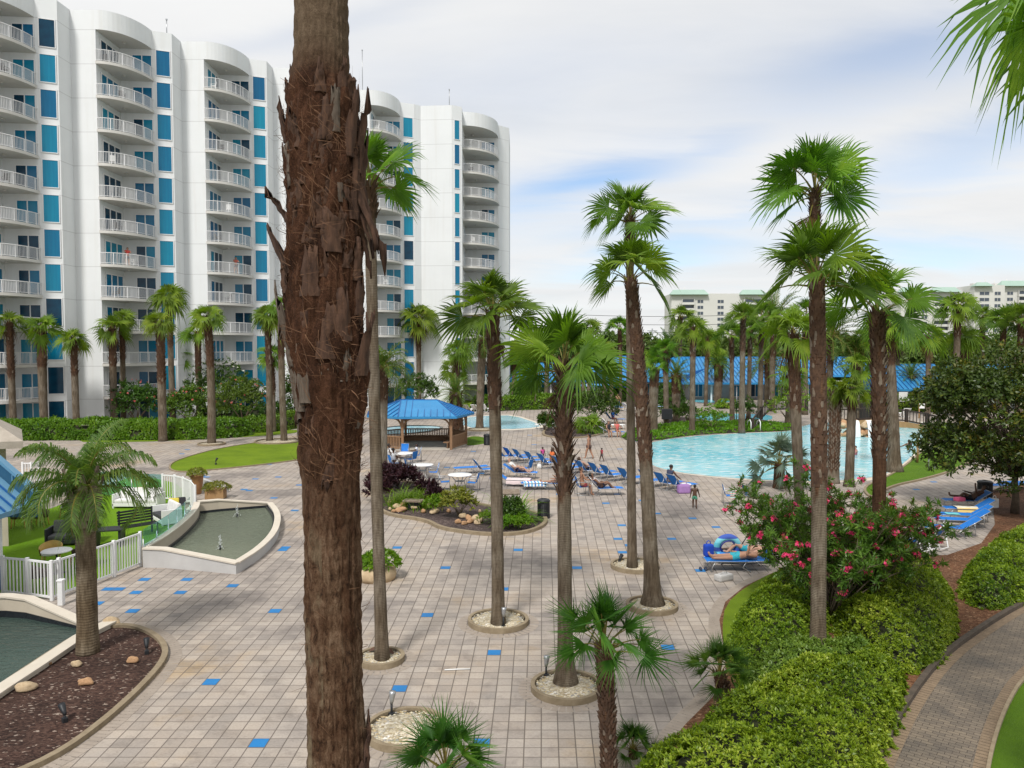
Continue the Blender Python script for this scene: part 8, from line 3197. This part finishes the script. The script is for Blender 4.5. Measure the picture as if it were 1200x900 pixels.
def person(label, loc, rz, h, pose, tone, hair, clothes, hairlong=False, group=None, hat=None):
    """loc is where the pelvis is"""
    o = thing('person', label, 'person', loc, rz, group)
    J = fk(h, pose)
    pts = {k: v for k, v in J.items() if not k.startswith('hdir')}
    rads = {k: RAD[k if k in RAD else k[:-1]] * h for k in pts}
    me = skin('body', pts, EDG, rads, 'pel')
    # fingers, nose and ears join the one body mesh
    b = MB()
    for s, y in (('l', 1), ('r', -1)):
        d = J['hdir' + s].normalized()
        sd_ = d.cross(Vector((0, 0, 1)))
        if sd_.length < .1:
            sd_ = Vector((0, 1, 0))
        sd_.normalize()
        nn = sd_.cross(d)
        c = J['hn' + s]
        for k, (off, ln) in enumerate(((-.016, .040), (-.006, .046), (.005, .043), (.015, .034))):
            p0 = c + sd_ * off * h
            b.tube([p0 - d * .01 * h, p0 + d * ln * .55 * h, p0 + (d * ln + nn * .012) * h], [.0062 * h, .0056 * h, .0042 * h], 5)
        b.tube([c - d * .02 * h, c + (-sd_ * y * .022 + d * .006) * h, c + (-sd_ * y * .028 + d * .026) * h], [.0075 * h, .0065 * h, .005 * h], 5)
    fw = (J['hd2'] - J['hd0']).normalized()
    fwd = Vector((fw.z, 0, -fw.x))
    hc = J['hd1']
    b.tube([hc + fwd * .052 * h + fw * .012 * h, hc + fwd * .068 * h - fw * .008 * h, hc + fwd * .054 * h - fw * .012 * h], [.006 * h, .011 * h, .008 * h], 6)
    for y in (-1, 1):
        b.lathe([(0, -.014 * h), (.010 * h, -.006 * h), (.012 * h, .006 * h), (0, .016 * h)], 6, hc + Vector((0, y * .056 * h, 0)), sx=1.0, sy=.5)
        b.lathe([(0, -.005 * h), (.006 * h, 0), (0, .005 * h)], 6, hc + fwd * .053 * h + Vector((0, y * .022 * h, 0)) + fw * .012 * h, mi=1)
    b.box(hc + fwd * .054 * h - fw * .028 * h, (.01 * h, .030 * h, .006 * h), mi=2)
    ex = b.mesh('x', [])
    bm = bmesh.new()
    bm.from_mesh(me)
    n0 = len(bm.faces)
    bm.from_mesh(ex)
    bm.to_mesh(me)
    bm.free()
    me.materials.clear()
    me.materials.append(skinmat('skin_' + tone, SK[tone]))
    me.materials.append(M['black_plastic'])
    me.materials.append(skinmat('lips', (.30, .09, .07)))
    link('body', me, o)
    bpy.data.meshes.remove(ex)
    # hair
    hb = MB()
    prof = [(0, .062), (.030, .056), (.052, .034), (.061, .006), (.058, -.018), (.045, -.03)]
    q = Matrix((Vector((fw.z, 0, -fw.x)), Vector((0, 1, 0)), fw)).transposed()
    tmp = MB()
    tmp.lathe([(r_ * h * 1.06, z * h) for r_, z in prof], 14)
    vs = []
    for v_ in tmp.v:
        v_ = Vector(v_)
        if v_.x > 0 and v_.z < .03 * h:
            v_.x *= .35
        v_ += Vector((-.012 * h, 0, .010 * h))
        vs.append(hc + q @ v_)
    hb.add(vs, tmp.f, 0, True)
    if hairlong:
        bk = hc - fwd * .04 * h
        hb.tube([bk + fw * .03 * h, bk - fwd * .018 * h - fw * .03 * h, bk - fwd * .012 * h - fw * .10 * h], [.045 * h, .048 * h, .024 * h], 8)
    hb.build('hair', skinmat('hair_' + hair, {'black': (.012, .010, .009), 'brown': (.06, .035, .02), 'grey': (.35, .33, .30), 'blond': (.35, .22, .09)}[hair]), o)
    for nm, part, c, gr in clothes:
        cs = col('cloth_%s_%d' % (nm, int(c[0] * 1000 + c[1] * 10000 + c[2] * 100)), c)
        if part == 'shorts':
            P_ = {'pel': J['pel'], 'w': J['pel'].lerp(J['bel'], .45)}
            E_ = [('pel', 'w')]
            Rr = {'pel': RAD['pel'] * h * gr, 'w': .072 * h * gr}
            for s in 'lr':
                P_['hi' + s] = J['hi' + s]
                P_['th' + s] = J['hi' + s].lerp(J['kn' + s], .62)
                E_ += [('pel', 'hi' + s), ('hi' + s, 'th' + s)]
                Rr['hi' + s] = RAD['hi'] * h * gr
                Rr['th' + s] = .054 * h * gr
        elif part == 'brief':
            P_ = {'pel': J['pel'], 'w': J['pel'].lerp(J['bel'], .3)}
            E_ = [('pel', 'w')]
            Rr = {'pel': RAD['pel'] * h * gr, 'w': .073 * h * gr}
            for s in 'lr':
                P_['hi' + s] = J['hi' + s].lerp(J['kn' + s], .1)
                E_ += [('pel', 'hi' + s)]
                Rr['hi' + s] = RAD['hi'] * h * gr
        elif part == 'bra':
            P_ = {'a': J['bel'].lerp(J['che'], .55), 'b': J['bel'].lerp(J['che'], .95)}
            E_ = [('a', 'b')]
            Rr = {'a': .082 * h * gr, 'b': .086 * h * gr}
        elif part == 'skirt':
            P_ = {'a': J['pel'].lerp(J['bel'], .5), 'b': J['pel'], 'c': (J['knl'] + J['knr']) / 2 * .6}
            E_ = [('a', 'b'), ('b', 'c')]
            Rr = {'a': .088 * h * gr, 'b': .125 * h * gr, 'c': .115 * h * gr}
        else:  # top, with or without sleeves
            P_ = {'pel': J['pel'].lerp(J['bel'], .1), 'bel': J['bel'], 'che': J['che'], 'nk': J['che'].lerp(J['nec'], .6)}
            E_ = [('pel', 'bel'), ('bel', 'che'), ('che', 'nk')]
            Rr = {'pel': .080 * h * gr, 'bel': RAD['bel'] * h * gr * 1.04, 'che': RAD['che'] * h * gr, 'nk': .05 * h * gr}
            for s in 'lr':
                P_['sh' + s] = J['sh' + s]
                P_['sl' + s] = J['sh' + s].lerp(J['el' + s], .6 if part == 'top' else .2) if part != 'robe' else J['el' + s].lerp(J['wr' + s], .7)
                E_ += [('che', 'sh' + s), ('sh' + s, 'sl' + s)]
                Rr['sh' + s] = RAD['sh'] * h * gr
                Rr['sl' + s] = .036 * h * gr
        cm = skin(nm, P_, E_, Rr, list(P_)[0])
        cm.materials.clear()
        cm.materials.append(cs)
        link(nm, cm, o)
    return o


def stand_z(h, pose):
    J = fk(h, pose)
    return -min(J['anl'].z, J['anr'].z, J['tol'].z, J['tor'].z) + .022 * h


def standing(label, p, rz, h, pose, *a, **k):
    q = p.copy()
    q.z += stand_z(h, pose)
    return person(label, q, rz, h, pose, *a, **k)


WALK = dict(thigh_l=18, knee_l=8, thigh_r=-14, knee_r=14, arm_l=-16, arm_r=20, elb_l=18, elb_r=18)
standing('woman in a bikini with a patterned wrap walking across the plaza toward the splash pool', G(690, 538), R(150), 1.63, WALK, 'tan', 'black', [('bikini_top', 'bra', (.05, .03, .06), 1.16), ('wrap', 'skirt', (.10, .06, .05), 1.08)], True)
standing('small child in a red top following the woman in the wrap', G(705, 541), R(140), .86, WALK, 'dark', 'black', [('vest', 'vest', (.45, .03, .06), 1.12), ('shorts', 'shorts', (.10, .09, .10), 1.12)])
standing('bare-backed boy in green swim shorts walking away over the pavers', G(814, 596), R(75), 1.05, dict(WALK, arm_l=-5, arm_r=10, abd_l=16, abd_r=18, thigh_l=8, thigh_r=-6), 'dark', 'black', [('shorts', 'shorts', (.07, .27, .17), 1.14)])
standing('small girl in a pink top beside the pool row loungers', G(636, 543), R(-60), 1.0, dict(thigh_l=3, thigh_r=-3), 'dark', 'black', [('pink_top', 'top', (.62, .08, .28), 1.12), ('shorts', 'shorts', (.05, .06, .12), 1.12)])
standing('far bathing man in blue trunks standing by the hedge', G(724, 480), R(-90), 1.85, dict(arm_l=10, arm_r=40, elb_r=90), 'tan', 'black', [('trunks', 'shorts', (.02, .17, .55), 1.2)])
standing('far woman bending near the mottled palm', G(768, 488), R(180), 1.7, dict(torso=35, arm_l=30, arm_r=30), 'tan', 'brown', [('swimsuit', 'vest', (.05, .05, .07), 1.08), ('swim_brief', 'brief', (.05, .05, .07), 1.08)])


def on_lounger(p, rz, x, z):
    """a point x metres toward the foot from a lounger's hinge, z above ground"""
    return p + Vector((math.cos(rz) * x, math.sin(rz) * x, z))


RECL = dict(torso=-44, head=12, thigh_l=88, thigh_r=84, knee_l=2, knee_r=4, arm_l=8, arm_r=4, elb_l=30, elb_r=48, foot_l=80, foot_r=80)
LIE = dict(torso=-86, head=8, thigh_l=88, thigh_r=88, knee_l=-1, knee_r=0, spread_l=6, spread_r=6, arm_l=-8, arm_r=-2, elb_l=10, elb_r=12, abd_l=20, abd_r=16, foot_l=70, foot_r=70)
p = G(603, 560)
person('reclining man in a white shirt on the grey lounger facing the pool row', on_lounger(p, R(-10), .12, .46), R(-10), 1.75, dict(RECL, thigh_r=115, knee_r=70), 'fair', 'grey', [('white_shirt', 'top', (.68, .68, .66), 1.08), ('dark_shorts', 'shorts', (.05, .06, .14), 1.1)])
p = G(654, 574)
person('person in pink lying on a lounger beside the patterned towel', on_lounger(p, R(165), .1, .46), R(165), 1.6, dict(RECL, torso=-50), 'tan', 'brown', [('pink_swimsuit', 'vest', (.65, .15, .32), 1.08), ('pink_brief', 'brief', (.65, .15, .32), 1.08)], True)
p = G(684, 558)
person('bare-backed sunbather lying on the pool row lounger', on_lounger(p, HD, .15, .47), HD, 1.7, dict(RECL), 'fair', 'brown', [('trunks', 'shorts', (.03, .03, .05), 1.1)])
p = G(639, 549)
person('orange clad person sitting on a pool row lounger', on_lounger(p, HD, .45, .46), HD, 1.6, dict(torso=10, thigh_l=86, thigh_r=86, knee_l=20, knee_r=30, arm_l=50, arm_r=50), 'tan', 'brown', [('orange_top', 'top', (.68, .16, .04), 1.1), ('shorts', 'shorts', (.05, .05, .07), 1.1)], True)
p = G(700, 580)
person('person with raised knees on the lounger beside the seated man', on_lounger(p, R(5), .15, .46), R(5), 1.7, dict(RECL, thigh_l=120, knee_l=85, thigh_r=118, knee_r=80), 'brown', 'black', [('dark_shorts', 'shorts', (.03, .03, .05), 1.12), ('top', 'vest', (.5, .45, .45), 1.06)])
SIT = dict(torso=-4, thigh_l=88, thigh_r=86, knee_l=86, knee_r=84, arm_l=35, arm_r=30, elb_l=50, elb_r=55)
p = G(682, 580)
person('man seen from behind sitting in the blue patio chair', p + Vector((0, 0, .53)), R(8), 1.75, SIT, 'tan', 'brown', [('shorts', 'shorts', (.30, .05, .06), 1.1)])
p = G(778, 574)
person('dark haired person sitting on a pool row lounger near the purple bag', on_lounger(p, HD, .35, .46), HD, 1.65, dict(torso=12, thigh_l=88, thigh_r=100, knee_l=30, knee_r=60, arm_l=55, arm_r=50), 'brown', 'black', [('swimsuit', 'vest', (.04, .05, .09), 1.08), ('swim_brief', 'brief', (.04, .05, .09), 1.08)])
# family at the cafe table
p = G(455, 546)
person('woman in a white robe sitting up at the family table', p + Vector((.1, 0, .55)), R(0), 1.7, SIT, 'dark', 'black', [('white_robe', 'robe', (.72, .72, .72), 1.12), ('robe_skirt', 'shorts', (.72, .72, .72), 1.12)])
p = G(462, 551)
person('person in white at the family table seen from behind', p + Vector((0, 0, .53)), R(30), 1.65, SIT, 'dark', 'black', [('white_top', 'top', (.72, .72, .72), 1.12), ('white_shorts', 'shorts', (.66, .66, .66), 1.1)])
p = G(488, 541)
person('boy in a white top with blue collar at the family table', p + Vector((0, 0, .50)), R(190), 1.35, SIT, 'dark', 'black', [('white_top', 'top', (.66, .68, .74), 1.12), ('blue_shorts', 'shorts', (.03, .10, .40), 1.1)])
# two sunbathing men
p = G(873, 668)
person('sunbathing man in turquoise shorts on the near steel lounger', on_lounger(p, R(178), .22, .47), R(178), 1.78, dict(LIE, arm_l=14, elb_l=95, abd_l=10), 'tan', 'brown', [('turquoise_shorts', 'shorts', (.03, .34, .42), 1.12)])
p = G(884, 660)
person('second sunbathing man on the blue towel lounger with bent knees', on_lounger(p, R(176), .28, .47), R(176), 1.75, dict(LIE, thigh_l=125, knee_l=80), 'fair', 'brown', [('teal_shorts', 'shorts', (.02, .30, .38), 1.12)])
# outer lounger man
p = G(1141, 595)
person('man in black shorts with crossed legs on an outer lounger', on_lounger(p, R(172), .12, .46), R(172), 1.78, dict(RECL, torso=-54, thigh_l=125, knee_l=82, thigh_r=96, knee_r=0, arm_l=30, elb_l=85), 'dark', 'black', [('black_shorts', 'shorts', (.012, .012, .014), 1.14)])
# swimmers, waist deep
person('swimmer in pink near the waterfall', G(1002, 533) + Vector((0, 0, -.15)), R(200), 1.6, dict(arm_l=70, arm_r=70, abd_l=30, abd_r=30), 'fair', 'brown', [('pink_top', 'vest', (.6, .2, .25), 1.06)])
person('dark haired swimmer at the deep end by the grass bank', G(1065, 526) + Vector((0, 0, -.12)), R(100), 1.65, dict(arm_l=50, arm_r=50, abd_l=35, abd_r=35), 'brown', 'black', [('dark_top', 'vest', (.03, .03, .05), 1.06)], True)
person('swimmer at the ladder of the second pool', G(841, 491) + Vector((0, 0, -.3)), R(0), 1.7, dict(arm_l=50, arm_r=50), 'brown', 'black', [('dark_top', 'vest', (.03, .03, .05), 1.06)])
person('swimmer at the far edge of the second pool', G(826, 485.5) + Vector((0, 0, -.3)), R(0), 1.7, dict(arm_l=50, arm_r=50), 'brown', 'black', [('dark_top', 'vest', (.06, .03, .05), 1.06)])
# far loungers
p = G(712, 512)
person('woman in black on the far lounger with two sitters', on_lounger(p, R(10), .1, .5), R(-80), 1.65, SIT, 'tan', 'black', [('black_top', 'vest', (.02, .02, .03), 1.08), ('black_brief', 'brief', (.02, .02, .03), 1.08)], True)
person('woman in coral on the far lounger with two sitters', on_lounger(p, R(10), .8, .5), R(-80), 1.65, SIT, 'tan', 'black', [('coral_top', 'vest', (.6, .13, .12), 1.08), ('coral_brief', 'brief', (.6, .13, .12), 1.08)])
p = G(716, 496)
person('man under a blue cloth on the far lounger', on_lounger(p, R(10), .2, .5), R(-60), 1.75, SIT, 'tan', 'brown', [('blue_cloth', 'robe', (.03, .15, .5), 1.2), ('shorts', 'shorts', (.5, .12, .1), 1.1)])
# guests on balconies
for i, f, dx, dy, lb, c in ((1, 2 + 2, 1.7, -3.0, 'guest in red on the fourth-lowest wide balcony', (.5, .06, .05)), (2, 4, 2.2, -2.6, 'guest on a balcony beside the huge trunk', (.3, .08, .06))):
    cc_ = arcs[i][0]
    standing(lb, Vector((cc_[0] + dx, cc_[1] + dy, FLOOR0 + f * FLOORH + .26)), R(-60), 1.7, dict(arm_l=40, arm_r=45, elb_l=50, elb_r=50), 'tan', 'brown', [('shirt', 'top', c, 1.1), ('shorts', 'shorts', (.05, .05, .08), 1.1)])
